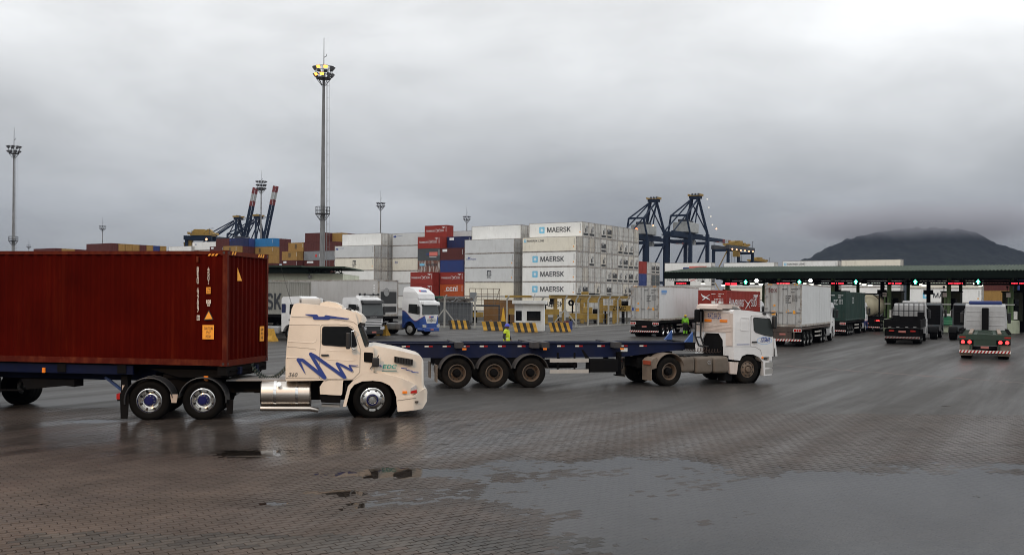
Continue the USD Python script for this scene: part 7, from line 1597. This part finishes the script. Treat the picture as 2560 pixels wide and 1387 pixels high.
def box_trailer(loc, rot, label, L=12.4, axles=3, m=dull_black, zt=1.34, group=None, stripe=True, lit=False, first=1.35, rim=rim_grey):
    """x = 0 at the rear end, pointing forward"""
    t = thing('container_trailer', label, 'trailer', loc, rot, group)
    for s in (-1, 1): obj('main_beam', B().bx(0, L, s * .5 - .07, s * .5 + .07, zt - .42, zt - .02), m, t)
    for x in np.linspace(.1, L - .1, 5): obj('bolster', B().bx(x - .1, x + .1, -1.2, 1.2, zt - .2, zt - .01), m, t)
    for s in (-1, 1): obj('side_rave', B().bx(.2, L - .2, *sorted((s * 1.2, s * 1.15)), zt - .19, zt - .03), m, t)
    obj('rear_beam', B().bx(-.06, .06, -1.22, 1.22, zt - .34, zt - .02), m, t)
    for s in (-1, 1):
        obj('lamp_panel', B().bx(-.075, -.06, *sorted((s * 1.24, s * .72)), zt - .33, zt - .13), white_mark if not lit else m, t)
        for k in range(3): obj('tail_lamp', B().bx(-.09, -.075, *sorted((s * (1.21 - .16 * k), s * (1.08 - .16 * k))), zt - .30, zt - .16), lit if lit and k < 2 else red_lens, t)
        obj('mud_flap', B().bx(-.03, .0, *sorted((s * 1.2, s * .62)), .22, zt - .45), dull_black, t)
    obj('number_plate', B().bx(-.08, -.07, -.2, .2, zt - .55, zt - .43), plate_m, t); obj('rear_board', B().bx(-.05, -.035, -.6, .6, .5, zt - .36), m, t)
    if stripe:
        obj('bumper_bar', B().bx(-.14, -.08, -1.24, 1.24, .40, .52), white_mark, t); stripes(t, (-.142, 1.24, .402), (-.142, -1.24, .402), .116, 26, (red_lens, white_mark), 'bumper_stripes', nrm=(-1, 0, 0), slant=.9)
        for s in (-1, 1): obj('bumper_hanger', B().bx(-.1, -.04, s * .75 - .05, s * .75 + .05, .52, zt - .34), m, t)
    for k in range(axles):
        for s in (-1, 1): wheel(t, first + 1.28 * k, s * 1.21, .5, .56, s, rim, rubber, dull_black, n=22, holes=0)
        obj('axle', B().tube([(first + 1.28 * k, -1, .5), (first + 1.28 * k, 1, .5)], .08, 8), dull_black, t)
    for s in (-1, 1):
        for z in (.55, .85): obj('side_guard', B().bx(first + 1.28 * axles + .2, L - 4.2, *sorted((s * 1.2, s * 1.16)), z, z + .1), alu, t)
        obj('landing_leg', B().bx(L - 3.2, L - 3.05, *sorted((s * .95, s * .8)), .4, zt - .2), m, t)
    return t
def door_marks(t, L, H, big=None, hazard=True, dark=True, orange=True):
    """lettering and labels on the rear doors (local -x end)"""
    x = -L / 2 - .002; R, U = (0, -1, 0), (0, 0, 1); lm = logo_dark if dark else logo_white
    b = B()
    for y, z, w in ((.05, H * .86, .34), (-.55, H * .86, .42), (-.55, H * .79, .2), (-.18, H * .70, .38), (-.18, H * .65, .28), (-.18, H * .60, .2), (-.18, H * .55, .34)):
        k = 0
        while k < w - .03: b.bx(x - .006, x, y - k - .05, y - k, z, z + .07); k += .075
    obj('identification_lettering', b, lm, t, kind='stuff')
    b = B()
    for i in range(6):
        for j in range(4): b.bx(x - .006, x, -.62 - .09 * j - .05, -.62 - .09 * j, H * .72 - .075 * i, H * .72 - .075 * i + .035)
    obj('weight_marks', b, lm, t, kind='stuff')
    if orange:
        for y, z, s in ((.62, H * .27, .26), (-.78, H * .30, .22), (.56, H * .47, .13)): obj('caution_label', B().bx(x - .007, x - .002, y - s / 2, y + s / 2, z, z + s), CAUT, t, kind='part')
        obj('warning_triangle', B().prism(Polygon([(-.32 - .13, H * .33), (-.32 + .13, H * .33), (-.32, H * .33 + .22)]), 'x', x - .007, x - .002), CAUT, t)
    if hazard:
        b = B()
        for y in (-.95, -.85, -.75, .75, .85, .95): b.bx(x - .006, x + .001, y - .03, y + .03, H - .1, H - .03)
        obj('hazard_stripes', b, CAUT, t)
    if big: obj('lettering', text(B(), big, .34, (x - .03, .98, H * .80), R, U, False, width=.60), plain('wine_lettering', (.12, .02, .02), .5), t)
LN = 64.0
trg = cpaint('trailer_reefer_grey', (0.34, 0.34, 0.335), .35, (0.18, 0.16, 0.13), .5, .8)
def rig(corner, rot, label_t, label_c, L, H, wall, trim, kind, logo=None, zb=1.35, cont_kw=None, trailer_kw=None, marks=None):
    """a container on its trailer; corner: the near lower rear corner seen from here (the right rear one)"""
    r_ = math.radians(rot); f = np.array([math.cos(r_), math.sin(r_), 0]); l = np.array([-f[1], f[0], 0]); c = np.array(corner) * [1, 1, 0]
    base = c + l * CW / 2
    tr = box_trailer(base, rot, label_t, **(trailer_kw or {}))
    cc = base + f * L / 2
    ct = container((cc[0], cc[1], zb), rot, L, H, wall, trim, label_c, None, kind, 'wall', 'door', logo, detail=True, **(cont_kw or {}))
    return tr, ct, base, f, l
CA_ = P(1647, 746, 82.8)
trA, ctA, bA, fA, lA = rig(CA_, LN, 'black container trailer with red striped bumper under the grey reefer', 'grey reefer container with barred rear doors on a black trailer beside the red one', T40, HC, lgr, lgr, 'reefer', 'rear0', marks=True, trailer_kw=dict(rim=chrome))
door_marks(ctA, T40, HC); obj('blue_label', B().bx(-T40 / 2 - .01, -T40 / 2 - .004, .95, 1.1, HC * .28, HC * .37), blue_mark, ctA)
x_ = -T40 / 2 + .7; obj('logo_panel', B().bx(x_, x_ + 1.5, -CW / 2 - .008, -CW / 2 - .002, HC * .80, HC * .88).bx(x_, x_ + 1.3, -CW / 2 - .008, -CW / 2 - .002, HC * .76, HC * .775), plain('pale_blue_logo2', (.1, .25, .5), .5), ctA)
CB_ = P(1816, 746, 84.0)
trB, ctB, bB, fB, lB = rig(CB_, 63.0, 'black container trailer under the red lettered container', 'red container with white emblem on its doors standing on a trailer', T40, ST, red, red, 'dry', 'hs')
door_marks(ctB, T40, ST, dark=False, orange=False, hazard=False)
v = B().prism(Polygon([(.95, 2.25), (.75, 2.1), (.45, 1.98), (.2, 1.78), (.5, 1.9), (.8, 2.0)]).buffer(.02), 'x', -T40 / 2 - .03, -T40 / 2 - .02).prism(Polygon([(.2, 2.2), (.45, 2.05), (.7, 1.8), (.85, 1.75), (.6, 1.95)]).buffer(.02), 'x', -T40 / 2 - .04, -T40 / 2 - .031); obj('bird_emblem', v, logo_white, ctB)
for y, z in ((-.15, 1.45), (-.75, 1.45), (-.15, 1.1), (-.75, 1.1)): obj('white_label', B().bx(-T40 / 2 - .006, -T40 / 2 - .002, y - .2, y + .2, z, z + .22), white_mark, ctB)
CC_ = P(2003.8, 746, 66.7)
trC, ctC, bC, fC, lC = rig(CC_, 63.5, 'dark container trailer with striped bumper under the lettered grey reefer', 'pale grey reefer container with dark wine lettering on its rear doors', T40, HC, lgr, lgr, 'reefer', 'rear2', trailer_kw=dict(m=paint('brown_trailer', (.05, .035, .03), .6, .6)))
door_marks(ctC, T40, HC, big='tex')
CD_ = P(2115, 746, 88.6)
trD, ctD, bD, fD, lD = rig(CD_, 63.0, 'black container trailer under the dark green container', 'dark green corrugated container on a trailer ahead of the grey reefer', T40, ST, grn, grn, 'dry', 'rear3')
door_marks(ctD, T40, ST, dark=False, orange=False, hazard=False); obj('triangle_emblem', text(B(), '23', .55, (-2.4, -CW / 2 - .006, 1.55), (1, 0, 0), (0, 0, 1), False), logo_white, ctD)
# tractors of those rigs
def pull(base, f, l, rot, label, L=12.4, **kw): p = base + f * (L + 1.9); return cabover((p[0], p[1], 0), rot, label, **kw)
pull(bA, fA, lA, LN, 'white tractor mostly hidden ahead of the grey reefer', body_m=cab_white)
pull(bB, fB, lB, 63, 'white tractor hidden ahead of the red lettered container', body_m=cab_white)
pull(bC, fC, lC, 63.5, 'white tractor just showing ahead of the lettered grey reefer', body_m=cab_white, n_rear=2)
pull(bD, fD, lD, 63, 'blue and white tractor ahead of the dark green container', body_m=cab_white, low_m=blu)
# tank container rig under the canopy
c = P(2168, 746, 103); rot = 62.0; r_ = math.radians(rot); f = np.array([math.cos(r_), math.sin(r_), 0]); l = np.array([-f[1], f[0], 0]); base = c * [1, 1, 0] + l * .0
red_on = mat('lit_tail_lamp', {'e': ('emission', {'color': (1.0, 0.05, 0.05), 'strength': 2.6})}, [], surface='e.emission')
box_trailer(base, rot, 'black trailer with lit red tail lamps under the tank container', L=9, lit=red_on)
cc = base + f * 3.2; tk = thing('tank_container', 'cream tank container in a black frame entering the gate lane', 'tank', (cc[0], cc[1], 1.35), rot)
obj('tank', B().lathe([(0, -2.95), (.6, -2.85), (1.0, -2.6), (1.13, -2.3), (1.13, 2.3), (1.0, 2.6), (.6, 2.85), (0, 2.95)], 26, 'x', (0, 0, 1.3)), paint('tank_cream', (.40, .36, .25), .5, .5, (.2, .16, .1)), tk, 40)
tf = B()
for sx in (-1, 1):
    x = sx * 2.97
    for sy in (-1, 1): tf.bx(x - .07, x + .07, sy * 1.15 - .07, sy * 1.15 + .07, 0, 2.55).bar((x, sy * 1.1, .6), (x, sy * .5, .1), .08).bar((x, sy * 1.1, 2.0), (x, sy * .5, 2.5), .08)
    tf.bx(x - .06, x + .06, -1.08, 1.08, 0, .12).bx(x - .06, x + .06, -1.08, 1.08, 2.45, 2.57)
for sy in (-1, 1): tf.bx(-2.9, 2.9, sy * 1.15 - .06, sy * 1.15 + .06, 0, .12).bx(-2.9, 2.9, sy * 1.15 - .05, sy * 1.15 + .05, 2.45, 2.55)
obj('frame', tf, dull_black, tk); lad = B()
for k in range(7): lad.bx(-3.1, -3.06, .35, .75, .3 + .32 * k, .34 + .32 * k)
lad.bx(-3.1, -3.06, .33, .37, .2, 2.4).bx(-3.1, -3.06, .73, .77, .2, 2.4); obj('ladder', lad, cr_yel, tk)
pull(base, f, l, rot, 'white tractor with large mirror ahead of the tank container', L=9, body_m=cab_white)

# black flatbed lorry
dull_white = paint('dull_white', (.40, .40, .40), .5, .4, (.2, .18, .16))
c = P(2256, 746, 72.5); rot = 64.5; r_ = math.radians(rot); f = np.array([math.cos(r_), math.sin(r_), 0]); p = c * [1, 1, 0] + f * 9.2
FB = cabover((p[0], p[1], 0), rot, 'black flatbed lorry with white cab and barred headboard heading for the gate', dull_white, wb=5.0, n_rear=2, ac=True, name='flatbed_lorry', rear_m=dull_white, tank=False, cat='lorry')
xr_ = -9.2
obj('bed_floor', B().bx(xr_, -2.6, -1.24, 1.24, 1.18, 1.30), dull_black, FB)
for nm, bb in (('tail_board', B().bx(xr_, xr_ + .06, -1.24, 1.24, 1.30, 1.78)), ('side_board', B().bx(xr_ + .06, -2.6, 1.18, 1.24, 1.30, 1.78)), ('side_board', B().bx(xr_ + .06, -2.6, -1.24, -1.18, 1.30, 1.78)), ('head_board', B().bx(-2.66, -2.6, -1.18, 1.18, 1.30, 1.95))): obj(nm, bb, dull_black, FB, kind='part')
for y in np.linspace(-1.1, 1.1, 7): obj('rack_bar', B().bx(-2.65, -2.61, y - .03, y + .03, 1.95, 2.95), dull_black, FB)
for z in (2.35, 2.93): obj('rack_rail', B().bx(-2.665, -2.60, -1.15, 1.15, z, z + .05), dull_black, FB)
for s in (-1, 1): obj('rack_box', B().bx(-3.1, -2.67, *sorted((s * 1.15, s * .65)), 1.3, 2.3 if s < 0 else 2.0), dull_black, FB)
for y in (-.85, -.3, .3, .85): obj('latch', B().bx(xr_ - .02, xr_, y - .1, y + .1, 1.22, 1.28), grey_steel, FB)
for s in (-1, 1): obj('tail_lamp', B().bx(xr_ + .02, xr_ + .06, *sorted((s * .9, s * .55)), .92, 1.02), red_lens, FB); obj('mud_flap', B().bx(xr_ + .3, xr_ + .33, *sorted((s * 1.22, s * .6)), .25, 1.1), dull_black, FB)
obj('number_plate', B().bx(xr_ + .02, xr_ + .05, -.25, .25, .85, 1.0), plate_m, FB); obj('bumper_bar', B().bx(xr_ + .02, xr_ + .1, -1.2, 1.2, .42, .56), grey_steel, FB)
stripes(FB, (xr_ + .018, 1.2, .43), (xr_ + .018, -1.2, .43), .12, 22, (plain('dim_red', (.12, .02, .02), .5), plain('dim_white', (.22, .2, .18), .6)), 'bumper_stripes', nrm=(-1, 0, 0), slant=.9)
obj('rear_shield', B().bx(xr_ + .12, xr_ + .16, -1.1, 1.1, .3, 1.15), dull_black, FB)

# green skeletal trailer with lit lamps and its tractor
gch = paint('green_chassis', (0.020, 0.042, 0.028), .5, .5, (0.05, 0.045, 0.035)); c = P(2463, 746, 54); rot = 64.6; r_ = math.radians(rot); f = np.array([math.cos(r_), math.sin(r_), 0]); base = c * [1, 1, 0]
GC = thing('skeletal_trailer', 'empty dark green skeletal trailer with lit red tail lamps', 'trailer', base, rot); zt = 1.38; LG = 9.4
for s in (-1, 1):
    obj('main_beam', B().bx(0, LG, s * .48 - .08, s * .48 + .08, zt - .42, zt - .04), gch, GC); obj('beam_top', B().bx(.2, LG, s * .72 - .09, s * .72 + .09, zt - .02, zt + .05), paint('worn_rail', (.22, .16, .12), .6, .6), GC)
for k, x in enumerate(np.linspace(.15, LG - .15, 7)):
    obj('cross_beam', B().bx(x - .12, x + .12, -1.22, 1.22, zt - .2, zt - .022), gch, GC)
    for s in (-1, 1): obj('twist_lock', B().bx(x - .09, x + .09, *sorted((s * 1.28, s * 1.1)), zt - .01, zt + .08), dull_black, GC)
obj('rear_beam', B().bx(-.08, .02, -1.26, 1.26, zt - .32, zt - .02), gch, GC); obj('rear_board', B().bx(-.07, -.04, -.55, .55, zt - .62, zt - .32), gch, GC)
for s in (-1, 1):
    obj('lamp_panel', B().bx(-.07, -.04, *sorted((s * 1.25, s * .6)), zt - .56, zt - .33), dull_black, GC)
    for y in (.75, 1.08): lampo = obj('tail_lamp', B().lathe([(0, -.02), (.095, -.01), (.10, .02), (0, .02)], 16, 'x', (-.08, s * y, zt - .44)), red_on, GC, 40)
    obj('mud_flap', B().bx(-.02, .02, *sorted((s * 1.24, s * .62)), .2, .85), dust, GC)
    obj('side_reflector', B().bx(-.09, -.08, *sorted((s * 1.26, s * .95)), zt - .22, zt - .14), red_lens, GC)
obj('number_plate', B().bx(-.075, -.065, -.2, .2, zt - .78, zt - .66), plate_m, GC); obj('bumper_bar', B().bx(-.16, -.1, -1.26, 1.26, .36, .5), white_mark, GC)
stripes(GC, (-.163, 1.26, .362), (-.163, -1.26, .362), .136, 30, (red_lens, white_mark), 'bumper_stripes', nrm=(-1, 0, 0), slant=.9)
for s in (-1, 1): obj('bumper_hanger', B().bx(-.12, -.06, s * .7 - .05, s * .7 + .05, .5, zt - .6), gch, GC)
for k in range(3):
    for s in (-1, 1): wheel(GC, 1.3 + 1.28 * k, s * 1.21, .5, .56, s, rim_grey, rubber, dull_black, n=22, holes=0)
    obj('axle', B().tube([(1.3 + 1.28 * k, -1, .5), (1.3 + 1.28 * k, 1, .5)], .08, 8), dull_black, GC)
p = base + f * (LG + 3.0)
GCT = cabover((p[0], p[1], 0), rot, 'white tractor with blue roof edge pulling the empty green skeletal trailer', dull_white, low_m=dull_white, H=2.95, rear_m=dull_white, snork=True, n_rear=1)
obj('roof_band', rbox(-2.05, -1.3, -.95, .95, 2.93, 3.18, .08), blu, GCT, 30)
# dark lorries waiting at the booths
for px, Y, lab in ((2322, 88, 'dark lorry with white mirrors waiting beside the booth with green sign'), (2425, 86, 'dark lorry with white mirrors waiting ahead of the white and blue tractor')):
    c = P(px, 746, Y); cabover((c[0], c[1], 0), 62, lab, dgr, wb=4.0, rear_m=dull_black, tank=False, name='dark_lorry', group='dark lorries waiting at the booths', cat='lorry')

# ------------------------------------------------------------------ the row of parked rigs behind the cream tractor
bw = mat('blue_white_livery', {'g': ('texture_coordinate', {}), 's': ('separate_xyz', {}), 'w': ('math', {'math_type': 'sine'}), 'm': ('math', {'math_type': 'multiply', 'value2': 2.3}), 'a': ('math', {'math_type': 'multiply', 'value2': 0.42}), 'b': ('math', {'math_type': 'add', 'value2': 1.62}), 'd': ('math', {'math_type': 'subtract'}),
    'r': ('rgb_ramp', {'interpolate': False, 'ramp': [(0, (0.018, 0.055, 0.22)), (0.485, (0.018, 0.055, 0.22)), (0.486, (0.30, 0.03, 0.03)), (0.515, (0.30, 0.03, 0.03)), (0.516, (0.66, 0.66, 0.66)), (1, (0.66, 0.66, 0.66))]}), 'h': ('math', {'math_type': 'add', 'value2': 0.5}), 'p': ('principled_bsdf', {'roughness': .3, 'coat_weight': .4})},
    [('g.object', 's.vector'), ('s.x', 'm.value1'), ('m.value', 'w.value1'), ('w.value', 'a.value1'), ('a.value', 'b.value1'), ('s.z', 'd.value1'), ('b.value', 'd.value2'), ('d.value', 'h.value1'), ('h.value', 'r.fac'), ('r.color', 'p.base_color')])
bcab = paint('livery_blue', (0.018, 0.055, 0.22), .3, .15, coat=.4)
g = G(1078, 838); BW = cabover((g[0], g[1], 0), GR, 'white and blue cab-over tractor with tall white roof deflector parked facing the gate', bw, low_m=bcab, H=2.98, defl=cab_white, visor=cab_white, rear_m=None)
obj('grille_panel', body3(Polygon([(-.3, 1.0), (.016, 1.0), (.0, 1.62), (-.3, 1.62)]), None, rounded([(-.62, 1.0), (.62, 1.0), (.85, 1.62), (-.85, 1.62)], .05)), cab_white, BW)
for z in (1.15, 1.28): obj('grille_line', B().bx(.015, .022, -.6, .6, z, z + .06), grey_steel, BW)
obj('badge', B().lathe([(.09, .016), (.13, .02), (.13, .03), (.09, .03)], 18, 'x', (0, 0, 1.25)).bx(.016, .03, -.012, .012, 1.25, 1.35), chrome, BW)
obj('company_mark', B().prism([(-.30, 1.45), (-.18, 1.45), (-.14, 1.59), (-.26, 1.59)], 'x', .018, .026), logo_red, BW); obj('company_mark', B().prism([(-.16, 1.46), (.27, 1.46), (.31, 1.58), (-.12, 1.58)], 'x', .018, .028), blue_mark, BW)
for (ya, yb), m_ in (((-.55, -.40), logo_red), ((-.38, .40), blue_mark)):
    obj('deflector_mark', B().add([(-.78, ya, 3.62), (-.78, yb, 3.62), (-.93, yb + .05, 3.74), (-.93, ya + .05, 3.74), (-.80, ya, 3.58), (-.80, yb, 3.58), (-.95, yb + .05, 3.70), (-.95, ya + .05, 3.70)], [[0, 1, 2, 3], [7, 6, 5, 4], [0, 4, 5, 1], [1, 5, 6, 2], [2, 6, 7, 3], [3, 7, 4, 0]]), m_, BW)
g = G(933, 846); SCN = cabover((g[0], g[1], 0), -38, 'white cab-over tractor with black visor and white slatted grille', cab_white, low_m=black, H=3.08, bars=5, visor=True)
obj('light_bar', B().tube([(-.5, -1.0, 3.3), (-.5, 1.0, 3.3)], .05, 8), black, SCN)
for y in (-.95, -.45, .45, .95): obj('roof_lamp', B().lathe([(0, 0), (.1, .0), (.1, .08), (.04, .14)], 12, 'x', (-.52, y, 3.32)), black, SCN)
obj('roof_hatch', rbox(-1.5, -.8, -.4, .4, 3.1, 3.25, .05), cab_white, SCN, 30); obj('lettering', text(B(), 'SCANIA', .1, (.02, -.35, 1.56), (0, 1, 0), (0, 0, 1), width=.7), grey_steel, SCN); obj('upper_grille', B().bx(-.02, .012, -1.0, 1.0, 1.5, 1.72), black, SCN)
g = G(790, 850); SMW = cabover((g[0], g[1], 0), -20, 'white cab-over tractor with small blue rear window half hidden by the cream truck', cab_white, H=3.1, rear_m=cab_white)
obj('rear_side_window', B().prism(rounded([(-2.08, 1.95), (-1.75, 1.95), (-1.75, 2.6), (-2.08, 2.6)], .05), 'y', -1.242, -1.228), plain('blue_window', (.015, .02, .06), .1), SMW)
# long white reefer and the weathered grey container behind them
r_ = math.radians(GR); f = np.array([math.cos(r_), math.sin(r_), 0]); l = np.array([-f[1], f[0], 0])
fr_ = P(947, 746, 79.5) * [1, 1, 0] + l * CW / 2; cc = fr_ - f * T40 / 2
cR = container((cc[0], cc[1], 1.62), GR, T40, HC, cpaint('old_reefer', (.43, .42, .41), .5, (.22, .19, .17)), grey_steel, 'long stained white reefer on a trailer behind the parked white tractors', None, 'reefer', 'unit', 'door', 'rear4', dark=True, detail=True)
tb2_ = fr_ - f * 12.4; box_trailer(tb2_, GR, 'trailer under the long stained white reefer', zt=1.6)
fr2 = P(722, 746, 77.5) * [1, 1, 0] + l * CW / 2; cc = fr2 - f * T40 / 2
cK = container((cc[0], cc[1], 1.72), GR, T40, ST, rsk, rsk, 'weathered grey corrugated container with dark lettering beside the near red container', None, 'dry', 'wall', 'wall', 'rsk', detail=True)
box_trailer(fr2 - f * 12.4, GR, 'trailer under the weathered grey container', zt=1.7)

# haze over the port and mist about the mountain top
haze = mat('haze_air', {'v': ('principled_volume', {'color': (0.52, 0.63, 1.0), 'density': 0.000022, 'anisotropy': 0.2})}, [], surface=None, volume='v.volume')
tag(obj('haze', B().bx(-3900, 3900, -500, 5200, -1.5, 520), haze), 'thin grey haze hanging over the port', 'haze', kind='stuff')
mc = P(2310, 562, MY)
mist = mat('mist_air', {'g': ('geometry', {}), 'n': ('noise_texture', {'scale': .007, 'detail': 5.0, 'roughness': .6}), 'sb': ('vector_math', {'math_type': 'subtract', 'vector2': (float(mc[0]), MY, float(mc[2]))}), 'dv': ('vector_math', {'math_type': 'multiply', 'vector2': (1 / 480, 1 / 480, 1 / 62)}), 'ln': ('vector_math', {'math_type': 'length'}),
    'f': ('map_range', {'clamp': True, 'from_min': .95, 'from_max': .25, 'to_min': 0.0, 'to_max': 1.0}), 'n2': ('map_range', {'clamp': True, 'from_min': .38, 'from_max': .68, 'to_min': 0.25, 'to_max': 1.0}), 'm': ('math', {'math_type': 'multiply'}), 'p': ('math', {'math_type': 'power', 'value2': 1.6}), 'm2': ('math', {'math_type': 'multiply', 'value2': 0.025}), 'v': ('principled_volume', {'color': (0.42, 0.42, 0.45)})},
    [('g.position', 'n.vector'), ('g.position', 'sb.vector1'), ('sb.vector', 'dv.vector1'), ('dv.vector', 'ln.vector1'), ('ln.value', 'f.value'), ('f.result', 'p.value1'), ('p.value', 'm.value1'), ('n.fac', 'n2.value'), ('n2.result', 'm.value2'), ('m.value', 'm2.value1'), ('m2.value', 'v.density')], surface=None, volume='v.volume')
mm_ = Manifold.sphere(1, 40).scale([480, 480, 62]).translate([float(mc[0]), MY, float(mc[2])])
tag(obj('mist', mm_, mist), 'low grey cloud wrapped around the mountain summit', 'mist', kind='stuff')
